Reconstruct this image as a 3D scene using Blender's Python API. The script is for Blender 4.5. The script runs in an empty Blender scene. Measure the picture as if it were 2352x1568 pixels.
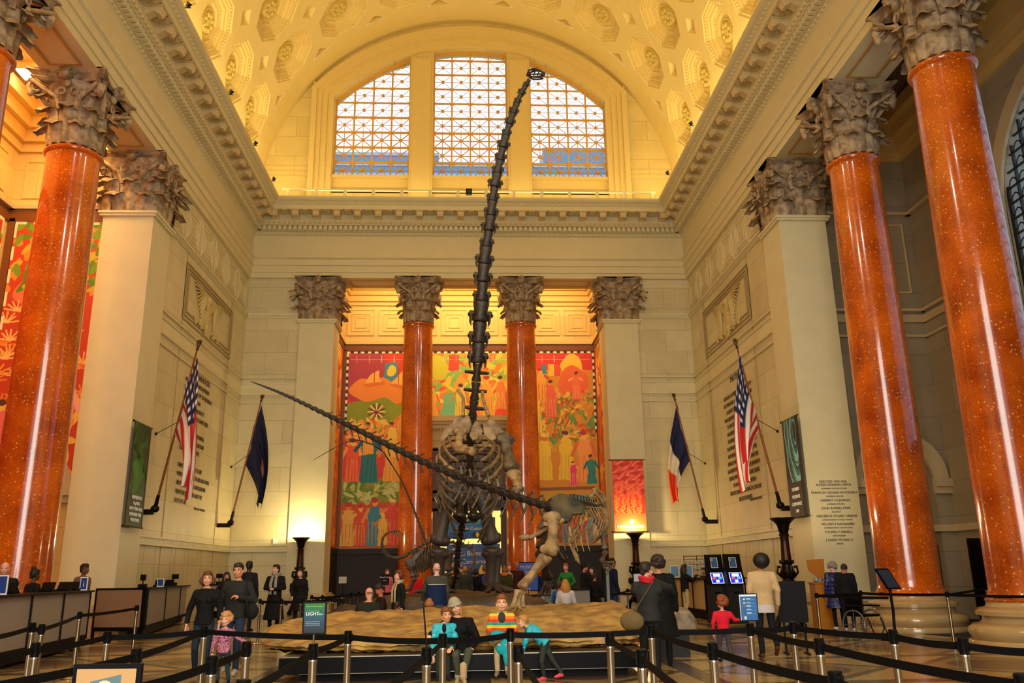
import bpy, math, random
import numpy as np
from math import sin, cos, pi, radians as rad, sqrt, atan2
from mathutils import Vector, Matrix
from mathutils.geometry import tessellate_polygon
random.seed(7)
SC = bpy.context.scene
COL = SC.collection
# ---------------------------------------------------------------- camera
F, PT, YW, RL = 1930.444, .26878579, .05450278, -.01528044
CAMP = Vector((-.1507, 0.0, 1.6)); FL = .1      # floor height
_fw = Vector((sin(YW)*cos(PT), cos(YW)*cos(PT), sin(PT)))
_rt = Vector((cos(YW), -sin(YW), 0)); _up = _rt.cross(_fw)
RT = _rt*cos(RL)+_up*sin(RL); UP = _up*cos(RL)-_rt*sin(RL); FW = _fw
cd = bpy.data.cameras.new('camera'); cam = bpy.data.objects.new('camera', cd); COL.objects.link(cam)
cd.sensor_width = 36; cd.lens = F/2352*36; cd.clip_end = 500; cd.clip_start = .05
m = Matrix((RT, UP, -FW)).transposed().to_4x4(); m.translation = CAMP
cam.matrix_world = m; SC.camera = cam
def at(px, py, Y=None, X=None, Z=None):
    """point of the hall seen at a photo pixel, at a given depth Y (or on a wall X, or at a height Z)"""
    d = RT*((px-1176)/F)-UP*((py-784)/F)+FW
    if Y is not None: t = (Y-CAMP.y)/d.y
    elif X is not None: t = (X-CAMP.x)/d.x
    else: t = (Z-CAMP.z)/d.z
    return CAMP+d*t
# ---------------------------------------------------------------- view, sky, lights
vs = SC.view_settings; vs.view_transform = 'Standard'; vs.look = 'None'; vs.gamma = 1; vs.exposure = 0.52
w = bpy.data.worlds.new('sky'); SC.world = w; w.use_nodes = True
bg = w.node_tree.nodes['Background']; bg.inputs[0].default_value = (.80, .90, 1, 1); bg.inputs[1].default_value = .95
WARM = (1, .83, .44)
def light(name, kind, loc, power, col, size=1, sy=None, rot=(0, 0, 0), **k):
    l = bpy.data.lights.new(name, kind); l.energy = power; l.color = col
    o = bpy.data.objects.new(name, l); COL.objects.link(o); o.location = loc; o.rotation_euler = rot
    if kind == 'AREA':
        l.shape = 'RECTANGLE'; l.size = size; l.size_y = sy or size
    else: l.shadow_soft_size = size
    for a, b in k.items(): setattr(l, a, b)
    return o
# strips hidden on top of the cornice wash the vault (real cove lighting)
for s in (-1, 1):
    light('cove_light', 'AREA', (s*9.2, 20, 18.35), 580, WARM, .35, 32, (0, rad(180-12*s), 0))
light('cove_light', 'AREA', (0, 35.9, 18.35), 110, WARM, 15, .3, (rad(180+8), 0, 0))
# alcove lighting behind the entablature
light('alcove_light', 'AREA', (0, 38.6, 15.85), 420, (1, .66, .26), 11, 1.0, (rad(22), 0, 0))
light('alcove_light', 'AREA', (-12.1, 18.5, 15.85), 800, (1, .62, .24), 1.0, 12, (0, rad(-14), 0))
# floodlights fixed to the cornice, aimed down into the hall
for i, (x, y, tx, ty, tz, p) in enumerate(((-8.5, 6, 5, 22, 3, 900), (8.5, 6, -5, 22, 3, 900), (-8.5, 16, 9.5, 33, 6, 700), (8.5, 16, -9.5, 33, 6, 700), (0, 2, 0, 24, 6, 1500))):
    a = Vector((x, y, 18.6)); d = Vector((tx, ty, tz))-a
    o = light('floodlight', 'SPOT', a, p*1.1, (1, .92, .74), .25, spot_size=rad(75), spot_blend=.9)
    o.rotation_euler = d.to_track_quat('-Z', 'Y').to_euler()
# area fill added behind the camera: entrance daylight, boosted and warmed for the foreground
light('entrance_fill', 'AREA', (0, -3, 8), 1700, (1, .97, .88), 7, 12, (rad(90), 0, 0))
# ---------------------------------------------------------------- materials
def lin(c):
    if isinstance(c, str): c = [int(c[i:i+2], 16)/255 for i in (0, 2, 4)]
    return tuple(x/12.92 if x <= .04045 else ((x+.055)/1.055)**2.4 for x in c)
MATS = {}
def mat(name, col, rough=.6, metal=0, var=0, vs_=3.0, bump=0, bs=30, emit=0, coat=0, spec=.5, col2=None, **k):
    if name in MATS: return MATS[name]
    m = bpy.data.materials.new(name); m.use_nodes = True; nt = m.node_tree; N = nt.nodes; L = nt.links
    b = N['Principled BSDF']; c = lin(col)+(1,)
    b.inputs['Base Color'].default_value = c; b.inputs['Roughness'].default_value = rough
    b.inputs['Metallic'].default_value = metal; b.inputs['Specular IOR Level'].default_value = spec
    if coat: b.inputs['Coat Weight'].default_value = coat; b.inputs['Coat Roughness'].default_value = .06
    tc = N.new('ShaderNodeTexCoord')
    if var or col2:
        n = N.new('ShaderNodeTexNoise'); n.inputs['Scale'].default_value = vs_; n.inputs['Detail'].default_value = 6
        L.new(tc.outputs['Object'], n.inputs['Vector'])
        mx = N.new('ShaderNodeMix'); mx.data_type = 'RGBA'; L.new(n.outputs['Fac'], mx.inputs['Factor'])
        c2 = lin(col2)+(1,) if col2 else tuple(x*(1-var) for x in c[:3])+(1,)
        c1 = c if col2 else tuple(min(1, x*(1+var)) for x in c[:3])+(1,)
        mx.inputs['A'].default_value = c1; mx.inputs['B'].default_value = c2
        if col2:
            r = N.new('ShaderNodeMapRange'); r.inputs[1].default_value = .38; r.inputs[2].default_value = .62
            L.new(n.outputs['Fac'], r.inputs[0]); L.new(r.outputs[0], mx.inputs['Factor'])
        L.new(mx.outputs['Result'], b.inputs['Base Color'])
    if bump:
        n = N.new('ShaderNodeTexNoise'); n.inputs['Scale'].default_value = bs; n.inputs['Detail'].default_value = 5
        L.new(tc.outputs['Object'], n.inputs['Vector'])
        bp = N.new('ShaderNodeBump'); bp.inputs['Strength'].default_value = bump; bp.inputs['Distance'].default_value = .02
        L.new(n.outputs['Fac'], bp.inputs['Height']); L.new(bp.outputs[0], b.inputs['Normal'])
    if emit:
        b.inputs['Emission Color'].default_value = c; b.inputs['Emission Strength'].default_value = emit
    MATS[name] = m; return m
def stone(name, c1, c2, bw=1.9, bh=1.02, mortar=.007, rough=.55, mc=None):
    m = mat(name, c1, rough); nt = m.node_tree; N = nt.nodes; L = nt.links; b = N['Principled BSDF']
    g = N.new('ShaderNodeNewGeometry'); s = N.new('ShaderNodeSeparateXYZ'); L.new(g.outputs['Position'], s.inputs[0])
    ad = N.new('ShaderNodeMath'); L.new(s.outputs[0], ad.inputs[0]); L.new(s.outputs[1], ad.inputs[1])
    cb = N.new('ShaderNodeCombineXYZ'); L.new(ad.outputs[0], cb.inputs[0]); L.new(s.outputs[2], cb.inputs[1])
    br = N.new('ShaderNodeTexBrick'); L.new(cb.outputs[0], br.inputs[0]); br.inputs['Scale'].default_value = 1
    br.inputs['Brick Width'].default_value = bw; br.inputs['Row Height'].default_value = bh; br.inputs['Mortar Size'].default_value = mortar
    br.inputs['Color1'].default_value = lin(c1)+(1,); br.inputs['Color2'].default_value = lin(c2)+(1,)
    br.inputs['Mortar'].default_value = lin(mc or c2)+(1,)
    if mc is None: br.inputs['Mortar'].default_value = tuple(.55*x for x in lin(c2))+(1,)
    n = N.new('ShaderNodeTexNoise'); n.inputs['Scale'].default_value = 1.3; n.inputs['Detail'].default_value = 9; L.new(g.outputs['Position'], n.inputs['Vector'])
    r = N.new('ShaderNodeMapRange'); L.new(n.outputs['Fac'], r.inputs[0]); r.inputs[3].default_value = .84; r.inputs[4].default_value = 1.14
    mx = N.new('ShaderNodeMix'); mx.data_type = 'RGBA'; mx.blend_type = 'MULTIPLY'; mx.inputs['Factor'].default_value = 1
    L.new(br.outputs['Color'], mx.inputs['A']); L.new(r.outputs[0], mx.inputs['B']); L.new(mx.outputs['Result'], b.inputs['Base Color'])
    return m
LIME = stone('limestone_blocks', 'D4C69A', 'C9BA8C')
LIMEP = mat('limestone', 'D6C99C', .55, var=.08, vs_=2)
VAULT = mat('cream_plaster', 'E8CC7A', .6, var=.05, vs_=1)
ALCV = stone('warm_limestone', 'DDBE7A', 'D2B06A')
CAPM = mat('carved_stone', 'B49A74', .6, col2='7E6448', vs_=5, bump=.5, bs=14)
DADO = mat('dark_marble', '2A2218', .5, var=.35, vs_=4, spec=.25)
BRONZE = mat('bronze', '4A2E14', .38, .75, var=.3, vs_=9)
DKMETAL = mat('dark_bronze', '1C120A', .35, .7, bump=.3, bs=25)
BLACK = mat('black_paint', '060505', .5, spec=.15)
BLACKC = mat('black_cloth', '0A0909', .85, var=.4, vs_=8)
CHROME = mat('brushed_steel', 'B8AE9C', .22, 1)
BELT = mat('black_webbing', '060505', .8, spec=.15)
WHITE = mat('white_paint', 'E8E4DA', .6)
GOLD = mat('gilded_grille', 'D9A13A', .45, .0)
BROWNF = mat('brown_frame', '7A4418', .5, var=.1)
def granite():
    m = mat('polished_red_granite', 'B23C0C', .16, coat=.6); nt = m.node_tree; N = nt.nodes; L = nt.links; b = N['Principled BSDF']
    tc = N.new('ShaderNodeTexCoord')
    v = N.new('ShaderNodeTexVoronoi'); v.inputs['Scale'].default_value = 11; L.new(tc.outputs['Object'], v.inputs['Vector'])
    n = N.new('ShaderNodeTexNoise'); n.inputs['Scale'].default_value = 1.1; n.inputs['Detail'].default_value = 7; L.new(tc.outputs['Object'], n.inputs['Vector'])
    mx = N.new('ShaderNodeMix'); mx.data_type = 'RGBA'; mx.inputs['A'].default_value = lin('D6620E')+(1,); mx.inputs['B'].default_value = lin('98380A')+(1,)
    r0 = N.new('ShaderNodeMapRange'); r0.inputs[1].default_value = .35; r0.inputs[2].default_value = .7; L.new(n.outputs['Fac'], r0.inputs[0]); L.new(r0.outputs[0], mx.inputs['Factor'])
    n3 = N.new('ShaderNodeTexNoise'); n3.inputs['Scale'].default_value = 40; n3.inputs['Detail'].default_value = 3; L.new(tc.outputs['Object'], n3.inputs['Vector'])
    m3 = N.new('ShaderNodeMix'); m3.data_type = 'RGBA'; m3.blend_type = 'MULTIPLY'; m3.inputs['Factor'].default_value = 1
    r3 = N.new('ShaderNodeMapRange'); r3.inputs[1].default_value = .3; r3.inputs[2].default_value = .7; r3.inputs[3].default_value = .6; r3.inputs[4].default_value = 1.3; L.new(n3.outputs['Fac'], r3.inputs[0])
    L.new(mx.outputs['Result'], m3.inputs['A']); L.new(r3.outputs[0], m3.inputs['B'])
    r = N.new('ShaderNodeMapRange'); r.inputs[1].default_value = .08; r.inputs[2].default_value = .26; r.inputs[3].default_value = 1; r.inputs[4].default_value = 0; L.new(v.outputs['Distance'], r.inputs[0])
    sc = N.new('ShaderNodeSeparateColor'); L.new(v.outputs['Color'], sc.inputs[0])
    gt = N.new('ShaderNodeMath'); gt.operation = 'GREATER_THAN'; gt.inputs[1].default_value = .3; L.new(sc.outputs[0], gt.inputs[0])
    ml = N.new('ShaderNodeMath'); ml.operation = 'MULTIPLY'; L.new(gt.outputs[0], ml.inputs[0]); L.new(r.outputs[0], ml.inputs[1])
    m2 = N.new('ShaderNodeMix'); m2.data_type = 'RGBA'; m2.inputs['B'].default_value = lin('F0A860')+(1,)
    L.new(m3.outputs['Result'], m2.inputs['A']); L.new(ml.outputs[0], m2.inputs['Factor']); L.new(m2.outputs['Result'], b.inputs['Base Color'])
    return m
GRAN = granite()
def paintmat(name, rough=.6, emit=0):
    m = bpy.data.materials.new(name); m.use_nodes = True; N = m.node_tree.nodes; b = N['Principled BSDF']; b.inputs['Roughness'].default_value = rough
    a = N.new('ShaderNodeAttribute'); a.attribute_name = 'Col'; m.node_tree.links.new(a.outputs['Color'], b.inputs['Base Color'])
    if emit: m.node_tree.links.new(a.outputs['Color'], b.inputs['Emission Color']); b.inputs['Emission Strength'].default_value = emit
    return m
PAINT = paintmat('painted_pattern'); SCREEN = paintmat('lit_screen', .3, 1.0)
# ---------------------------------------------------------------- mesh builder
def V3(p): return np.array(p, float)
def frame(d):
    d = V3(d); d = d/(np.linalg.norm(d)+1e-12); a = V3((0, 0, 1)) if abs(d[2]) < .9 else V3((0, 1, 0))
    x = np.cross(a, d); x /= np.linalg.norm(x); return x, np.cross(d, x), d
class MB:
    def __init__(s): s.v = []; s.f = []; s.mi = []; s.cm = 0; s.c = []
    def add(s, vs, fs):
        o = len(s.v); s.v.extend([tuple(map(float, p)) for p in vs]); s.f.extend([tuple(i+o for i in f) for f in fs]); s.mi.extend([s.cm]*len(fs)); return s
    def box(s, lo, hi):
        x0, y0, z0 = lo; x1, y1, z1 = hi
        return s.add([(x, y, z) for z in (z0, z1) for y in (y0, y1) for x in (x0, x1)], [(0, 2, 3, 1), (4, 5, 7, 6), (0, 1, 5, 4), (2, 6, 7, 3), (0, 4, 6, 2), (1, 3, 7, 5)])
    def cbox(s, c, d, rz=0):
        a = [(sx*d[0]/2, sy*d[1]/2, sz*d[2]/2) for sz in (-1, 1) for sy in (-1, 1) for sx in (-1, 1)]
        return s.add([(c[0]+x*cos(rz)-y*sin(rz), c[1]+x*sin(rz)+y*cos(rz), c[2]+z) for x, y, z in a], [(0, 2, 3, 1), (4, 5, 7, 6), (0, 1, 5, 4), (2, 6, 7, 3), (0, 4, 6, 2), (1, 3, 7, 5)])
    def grid(s, P, wu=False, wv=False, caps=False):
        nu, nv = len(P), len(P[0]); fs = []
        for i in range(nu if wu else nu-1):
            for j in range(nv if wv else nv-1):
                a, b = i, (i+1) % nu; c, d = j, (j+1) % nv
                fs.append((a*nv+c, a*nv+d, b*nv+d, b*nv+c))
        if caps: fs += [tuple(range(nv)), tuple((nu-1)*nv+k for k in reversed(range(nv)))]
        return s.add([p for r in P for p in r], fs)
    def lathe(s, prof, n=24, c=(0, 0, 0), caps=True, ax=None, mod=None):
        X, Y, Z = (V3((1, 0, 0)), V3((0, 1, 0)), V3((0, 0, 1))) if ax is None else frame(ax)
        c = V3(c); P = []
        for r, z in prof:
            P.append([c+Z*z+(X*cos(2*pi*k/n)+Y*sin(2*pi*k/n))*(r*(mod(2*pi*k/n, z) if mod else 1)) for k in range(n)])
        return s.grid(P, wv=True, caps=caps)
    def tube(s, pts, r, n=8, flat=1, caps=True, up=None):
        pts = [V3(p) for p in pts]; m_ = len(pts); P = []; px = None
        rr = r if hasattr(r, '__len__') else [r]*m_
        for i in range(m_):
            d = pts[min(i+1, m_-1)]-pts[max(i-1, 0)]
            x, y, d = frame(d)
            if up is not None:
                x = np.cross(V3(up), d); q = np.linalg.norm(x)
                x = x/q if q > 1e-6 else frame(d)[0]; y = np.cross(d, x)
            elif px is not None:
                x = px-d*(px@d); q = np.linalg.norm(x)
                x = x/q if q > 1e-6 else frame(d)[0]; y = np.cross(d, x)
            px = x
            P.append([pts[i]+x*cos(2*pi*k/n)*rr[i]+y*sin(2*pi*k/n)*rr[i]*flat for k in range(n)])
        return s.grid(P, wv=True, caps=caps)
    def cap(s, a, b, ra, rb=None, n=10):
        a, b = V3(a), V3(b); rb = ra if rb is None else rb; d = b-a; L = np.linalg.norm(d)
        if L < 1e-6: d = V3((0, 0, 1)); L = 1e-6
        x, y, d = frame(d); prof = []
        for t in (-80, -45, -15): prof.append((ra*cos(rad(t)), ra*sin(rad(t))))
        for t in (15, 45, 80): prof.append((rb*cos(rad(t)), L+rb*sin(rad(t))))
        P = [[a+d*z+(x*cos(2*pi*k/n)+y*sin(2*pi*k/n))*r for k in range(n)] for r, z in prof]
        return s.grid(P, wv=True, caps=True)
    def ell(s, c, r, R=None, n=10, m_=7):
        c = V3(c); R = np.eye(3) if R is None else R; P = []
        for i in range(m_):
            t = -pi/2+pi*(i+.35)/(m_-.3)
            P.append([c+R@V3((r[0]*cos(t)*cos(2*pi*k/n), r[1]*cos(t)*sin(2*pi*k/n), r[2]*sin(t))) for k in range(n)])
        return s.grid(P, wv=True, caps=True)
    def plate(s, polys, fn, d0, d1):
        """2-D region (outer loop and holes) extruded between depths d0 and d1; fn(u, v, depth) -> point"""
        tri = tessellate_polygon([[Vector((u, v, 0)) for u, v in p] for p in polys]); fl = [q for p in polys for q in p]; n = len(fl)
        vs = [fn(u, v, d0) for u, v in fl]+[fn(u, v, d1) for u, v in fl]; fs = [t for t in tri]+[tuple(i+n for i in reversed(t)) for t in tri]; o = 0
        for p in polys:
            k = len(p); fs += [(o+i, o+(i+1) % k, o+(i+1) % k+n, o+i+n) for i in range(k)]; o += k
        return s.add(vs, fs)
    def xf(s, M, i0=0):
        for i in range(i0, len(s.v)): s.v[i] = tuple(M @ Vector(s.v[i]))
        return s
    def build(s, name, mats, parent=None, smooth=None, **k):
        me = bpy.data.meshes.new(name); me.from_pydata(s.v, [], s.f); me.update()
        return link(name, me, mats, parent, smooth, s.mi if s.cm else None, **k)
def link(name, me, mats, parent=None, smooth=None, mi=None, fix=True, **k):
    import bmesh
    if fix:
        bm = bmesh.new(); bm.from_mesh(me); bmesh.ops.recalc_face_normals(bm, faces=bm.faces); bm.to_mesh(me); bm.free()
    for m_ in (mats if isinstance(mats, (list, tuple)) else [mats]): me.materials.append(m_)
    if mi: me.polygons.foreach_set('material_index', mi)
    if smooth:
        me.polygons.foreach_set('use_smooth', [True]*len(me.polygons))
        if smooth < 180:
            try: me.set_sharp_from_angle(angle=rad(smooth))
            except Exception: pass
    o = bpy.data.objects.new(name, me); COL.objects.link(o)
    if parent: o.parent = parent
    return props(o, **k)
def props(o, label=None, cat=None, group=None, kind=None):
    if label: o['label'] = label
    if cat: o['category'] = cat
    if group: o['group'] = group
    if kind: o['kind'] = kind
    return o
def thing(name, label, cat, loc=(0, 0, 0), rz=0, group=None):
    o = bpy.data.objects.new(name, None); COL.objects.link(o); o.location = loc; o.rotation_euler = (0, 0, rz); o.empty_display_size = .2
    return props(o, label, cat, group)
def dup(root, loc=None, rz=None, label=None, group=None, parent=None, sc=None):
    c = root.copy(); COL.objects.link(c)
    if parent is not None: c.parent = parent
    if loc is not None: c.location = loc
    if rz is not None: c.rotation_euler = (0, 0, rz)
    if sc is not None: c.scale = sc
    if label: c['label'] = label
    if group: c['group'] = group
    for ch in list(root.children): dup(ch, parent=c)
    return c
STR = dict(kind='structure')
def text(body, size, m_, loc, rot, parent=None, name='lettering', ext=.006, align='CENTER', sx=1, ls=1, **k):
    cu = bpy.data.curves.new('t', 'FONT'); cu.body = body; cu.size = size; cu.extrude = ext; cu.align_x = align; cu.space_line = ls; cu.resolution_u = 2
    o = bpy.data.objects.new('t', cu); me = bpy.data.meshes.new_from_object(o); bpy.data.objects.remove(o)
    me.name = name
    R = Matrix.Translation(loc) @ (rot if isinstance(rot, Matrix) else Matrix.Rotation(rot[2], 4, 'Z') @ Matrix.Rotation(rot[0], 4, 'X')) @ Matrix.Diagonal((sx, 1, 1, 1))
    me.transform(R)
    return link(name, me, m_, parent, fix=False, **k)
# ---------------------------------------------------------------- painter (flat coloured patterns, one colour per grid vertex)
class Pic:
    def __init__(s, nx, ny, w_, h_, base):
        s.nx, s.ny, s.w, s.h = nx, ny, w_, h_; s.a = np.zeros((ny, nx, 3)); s.a[:] = lin(base)
        s.U, s.V = np.meshgrid(np.linspace(0, w_, nx), np.linspace(0, h_, ny)); s.rs = np.random.RandomState(3); s.ju = s.jv = 0
    def wob(s, amp, sc):
        s.ju = amp*(np.sin(s.U*sc+2*np.sin(s.V*sc*.7))+.5*np.sin(s.V*sc*2.3+1)); s.jv = amp*(np.sin(s.V*sc*1.1+1.7*np.sin(s.U*sc*.8))+.5*np.sin(s.U*sc*2.1+2)); return s
    def put(s, m_, c): s.a[m_] = lin(c)
    def ell(s, u, v, ru, rv, c, ang=0):
        x = s.U+s.ju-u; y = s.V+s.jv-v; X = x*cos(ang)+y*sin(ang); Y = -x*sin(ang)+y*cos(ang); s.put((X/ru)**2+(Y/rv)**2 < 1, c)
    def rect(s, u0, v0, u1, v1, c): s.put((s.U >= u0) & (s.U <= u1) & (s.V >= v0) & (s.V <= v1), c)
    def poly(s, pts, c):
        x = s.U+s.ju; y = s.V+s.jv; ins = np.zeros(x.shape, bool); n = len(pts)
        for i in range(n):
            x0, y0 = pts[i]; x1, y1 = pts[(i+1) % n]
            if y0 == y1: continue
            ins ^= ((y0 > y) != (y1 > y)) & (x < (x1-x0)*(y-y0)/(y1-y0)+x0)
        s.put(ins, c)
    def line(s, u0, v0, u1, v1, r, c):
        du, dv = u1-u0, v1-v0; L = du*du+dv*dv+1e-9; t = np.clip(((s.U-u0)*du+(s.V-v0)*dv)/L, 0, 1); s.put(np.hypot(s.U-u0-t*du, s.V-v0-t*dv) < r, c)
    def mesh(s, name, fn, m_, parent=None, **k):
        vs = [fn(u, v) for v, u in zip(s.V.ravel(), s.U.ravel())]
        me = bpy.data.meshes.new(name); nx, ny = s.nx, s.ny
        idx = np.arange(nx*ny).reshape(ny, nx); q = np.stack([idx[:-1, :-1], idx[:-1, 1:], idx[1:, 1:], idx[1:, :-1]], -1).reshape(-1, 4)
        me.from_pydata([tuple(p) for p in vs], [], q.tolist()); me.update()
        ca = me.color_attributes.new('Col', 'FLOAT_COLOR', 'POINT'); c = np.ones((nx*ny, 4), np.float32); c[:, :3] = s.a.reshape(-1, 3); ca.data.foreach_set('color', c.ravel())
        return link(name, me, m_, parent, fix=False, **k)
# ================================================================ the hall
DB, ZA, ZC, ZV, RV = 36.57, 14.71, 18.1, 18.6, 9.95
# ---- floor: terrazzo with bands, diamonds and discs
def floormat():
    m = mat('terrazzo_floor', 'C9A35C', .24, coat=.12); nt = m.node_tree; N = nt.nodes; L = nt.links; b = N['Principled BSDF']
    g = N.new('ShaderNodeNewGeometry'); s = N.new('ShaderNodeSeparateXYZ'); L.new(g.outputs['Position'], s.inputs[0])
    def mth(op, a, b_=None, c=None):
        n = N.new('ShaderNodeMath'); n.operation = op
        for i, x in enumerate((a, b_, c)):
            if x is None: continue
            if isinstance(x, (int, float)): n.inputs[i].default_value = x
            else: L.new(x, n.inputs[i])
        return n.outputs[0]
    T = 3.3
    u = mth('SUBTRACT', mth('FRACT', mth('MULTIPLY_ADD', s.outputs[0], 1/T, 50.0)), .5); v = mth('SUBTRACT', mth('FRACT', mth('MULTIPLY_ADD', s.outputs[1], 1/T, 50.35)), .5)
    au, av = mth('ABSOLUTE', u), mth('ABSOLUTE', v)
    band = mth('GREATER_THAN', mth('MAXIMUM', au, av), .445)
    dd = mth('ADD', au, av); dia = mth('MULTIPLY', mth('GREATER_THAN', dd, .40), mth('LESS_THAN', dd, .47))
    rr = mth('SQRT', mth('ADD', mth('MULTIPLY', u, u), mth('MULTIPLY', v, v))); disc = mth('LESS_THAN', rr, .24)
    def mix(f_, a, c):
        n = N.new('ShaderNodeMix'); n.data_type = 'RGBA'; L.new(f_, n.inputs['Factor'])
        if isinstance(a, str): n.inputs['A'].default_value = lin(a)+(1,)
        else: L.new(a, n.inputs['A'])
        n.inputs['B'].default_value = lin(c)+(1,); return n.outputs['Result']
    c = mix(mth('LESS_THAN', dd, .40), 'AE9056', '8E7850'); c = mix(disc, c, '644634'); c = mix(dia, c, '544838'); c = mix(band, c, '4C4234')
    n = N.new('ShaderNodeTexNoise'); n.inputs['Scale'].default_value = 55; L.new(g.outputs['Position'], n.inputs['Vector'])
    r = N.new('ShaderNodeMapRange'); L.new(n.outputs['Fac'], r.inputs[0]); r.inputs[1].default_value = .3; r.inputs[2].default_value = .7; r.inputs[3].default_value = .72; r.inputs[4].default_value = 1.2
    mx = N.new('ShaderNodeMix'); mx.data_type = 'RGBA'; mx.blend_type = 'MULTIPLY'; mx.inputs['Factor'].default_value = 1; L.new(c, mx.inputs['A']); L.new(r.outputs[0], mx.inputs['B'])
    L.new(mx.outputs['Result'], b.inputs['Base Color']); return m
MB().box((-20, -8, -.2), (20, 46, FL)).build('floor', floormat(), **STR)

# ---- entablature: profile swept round the hall
PR = [(-1.5, 14.71), (0, 14.71), (0, 14.95), (.045, 14.965), (.045, 15.27), (.10, 15.285), (.10, 15.56), (.17, 15.61), (.17, 15.70), (.03, 15.74), (.03, 16.72), (.10, 16.78), (.14, 16.88),
      (.22, 16.88), (.22, 17.12), (.42, 17.13), (.44, 17.17), (.54, 17.28), (.54, 17.34), (.50, 17.34), (.50, 17.62), (1.08, 17.62), (1.08, 17.83), (1.13, 17.86), (1.16, 17.92), (1.28, 17.99), (1.34, 18.06), (1.36, 18.14), (-.3, 18.16)]
def ring(p, z): return [(-10+p, -1, z), (-10+p, DB-p, z), (10-p, DB-p, z), (10-p, -1, z)]
b = MB(); b.grid([ring(p, z) for p, z in PR])
SEG = [((-10, 0), (-10, DB), (1, 0)), ((-10, DB), (10, DB), (0, -1)), ((10, 0), (10, DB), (-1, 0))]
orn = MB()
for (x0, y0), (x1, y1), (nx, ny) in SEG:
    L = abs(x1-x0)+abs(y1-y0); dx, dy = (x1-x0)/L, (y1-y0)/L; side = dx == 0
    def pt(s, p, z): return (x0+dx*s+nx*p, y0+dy*s+ny*p, z)
    def bx(s, w, p0, p1, z0, z1, mb=b):
        a = pt(s-w/2, p0, z0); c = pt(s+w/2, p1, z1); mb.box([min(a[i], c[i]) for i in range(3)], [max(a[i], c[i]) for i in range(3)])
    n = int(L/.228); st = L/n; k0 = int(10/st) if side else 0
    for k in range(k0, n):
        s = st*(k+.5)
        if s < .3 or L-s < .3: 
            if not side or s > L/2: continue
        bx(s, st*.6, .2, .40, 16.9, 17.11)
        c = pt(s, .49, 17.22); orn.ell(c, (.06, .075, .075) if side else (.075, .06, .075), n=6, m_=5)
        if k % 2 == 0: bx(s, .03, .1, .19, 15.60, 15.69)
        bx(s, st*.25, 1.10, 1.19, 17.87, 17.95)
        bx(s, st*.55, .10, .165, 16.78, 16.87)
        for q in (0, .5): bx(s+q*st, st*.28, .12, .185, 15.615, 15.69)
    n = int((L-2.2)/.914); st = (L-2.2)/n
    for k in range(int(11/st) if side else 0, n+1):
        s = 1.1+st*k; P = []
        for w in (-.14, .14):       # scroll bracket
            P.append([pt(s+w, p, z) for p, z in ((.5, 17.62), (1.0, 17.62), (1.03, 17.52), (1.0, 17.42), (.93, 17.36), (.85, 17.38), (.8, 17.45), (.7, 17.42), (.6, 17.34), (.5, 17.34))])
        orn.grid(P, wv=True, caps=True)
        for w in (-.1, 0, .1):
            a = pt(s+w, .95, 17.4); orn.ell(a, (.05, .05, .055), n=6, m_=5)
        bx(s, .36, .5, 1.04, 17.58, 17.625, orn)
        if k < n:                    # coffer panel between brackets
            for w, p0, p1 in ((.36, .62, .66), (.36, .98, 1.02)): bx(s+st/2, w, p0, p1, 17.585, 17.625, orn)
            for w in (-.17, .17): bx(s+st/2+w, .04, .62, 1.02, 17.585, 17.625, orn)
            c = pt(s+st/2, .82, 17.6); orn.ell(c, (.07, .07, .03), n=8, m_=5)
E0 = b.build('trim_1', mat('entablature_stone', 'D4C698', .6, var=.06, vs_=1.5), smooth=None, **STR)
orn.build('cornice_ornament', mat('ornament_stone', 'CFB680', .6), E0, smooth=40)
# soffit panels of the architrave and inner (alcove) face
b = MB()
b.box((-11.49, -.9, 14.74), (-10.03, DB+1.45, ZC)); b.box((10.03, -.9, 14.74), (11.49, DB+1.45, ZC))
b.box((-10.03, DB+.03, 14.74), (10.03, DB+1.45, ZC)); b.build('trim_2', ALCV, **STR)
b = MB()
def frame_strip(b, fn, u0, v0, u1, v1, w, d):
    for a in ((u0, v0, u1, v0+w), (u0, v1-w, u1, v1), (u0, v0+w, u0+w, v1-w), (u1-w, v0+w, u1, v1-w)):
        p = [fn(a[0], a[1], 0), fn(a[2], a[3], d)]; b.box([min(p[0][i], p[1][i]) for i in range(3)], [max(p[0][i], p[1][i]) for i in range(3)])
for s in (-1, 1):
    for y0, y1 in ((12.7, 15.4), (17.6, 20.0), (22.2, 24.4)):
        frame_strip(b, lambda u, v, d: (s*u, v, 14.71-d), 10.3, y0, 11.2, y1, .07, .03)
for x0, x1 in ((-5.6, -3.4), (-1.3, 1.2), (3.3, 5.6)): frame_strip(b, lambda u, v, d: (u, v, 14.71-d), x0, DB+.3, x1, DB+1.2, .07, .03)
b.build('trim_3', mat('soffit_moulding', 'B98A48', .6), **STR)

# ---- walls
wl = MB(); wr = MB(); wb = MB()
wl.box((-11.6, 26.5, 0), (-10.12, DB+.1, 14.71)); wr.box((10.12, 26.5, 0), (11.6, DB+.1, 14.71)); wc = MB()
wb.box((-11.5, DB+.12, 0), (-7.69, DB+1.5, 14.71)); wc.box((7.62, DB+.12, 0), (11.5, DB+1.5, 14.71))
WL = wl.build('wall_left', LIME, **STR); WR = wr.build('wall_right', LIME, **STR); WB = wb.build('wall_back_left', LIME, **STR); WC = wc.build('wall_back_right', LIME, **STR)
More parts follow.
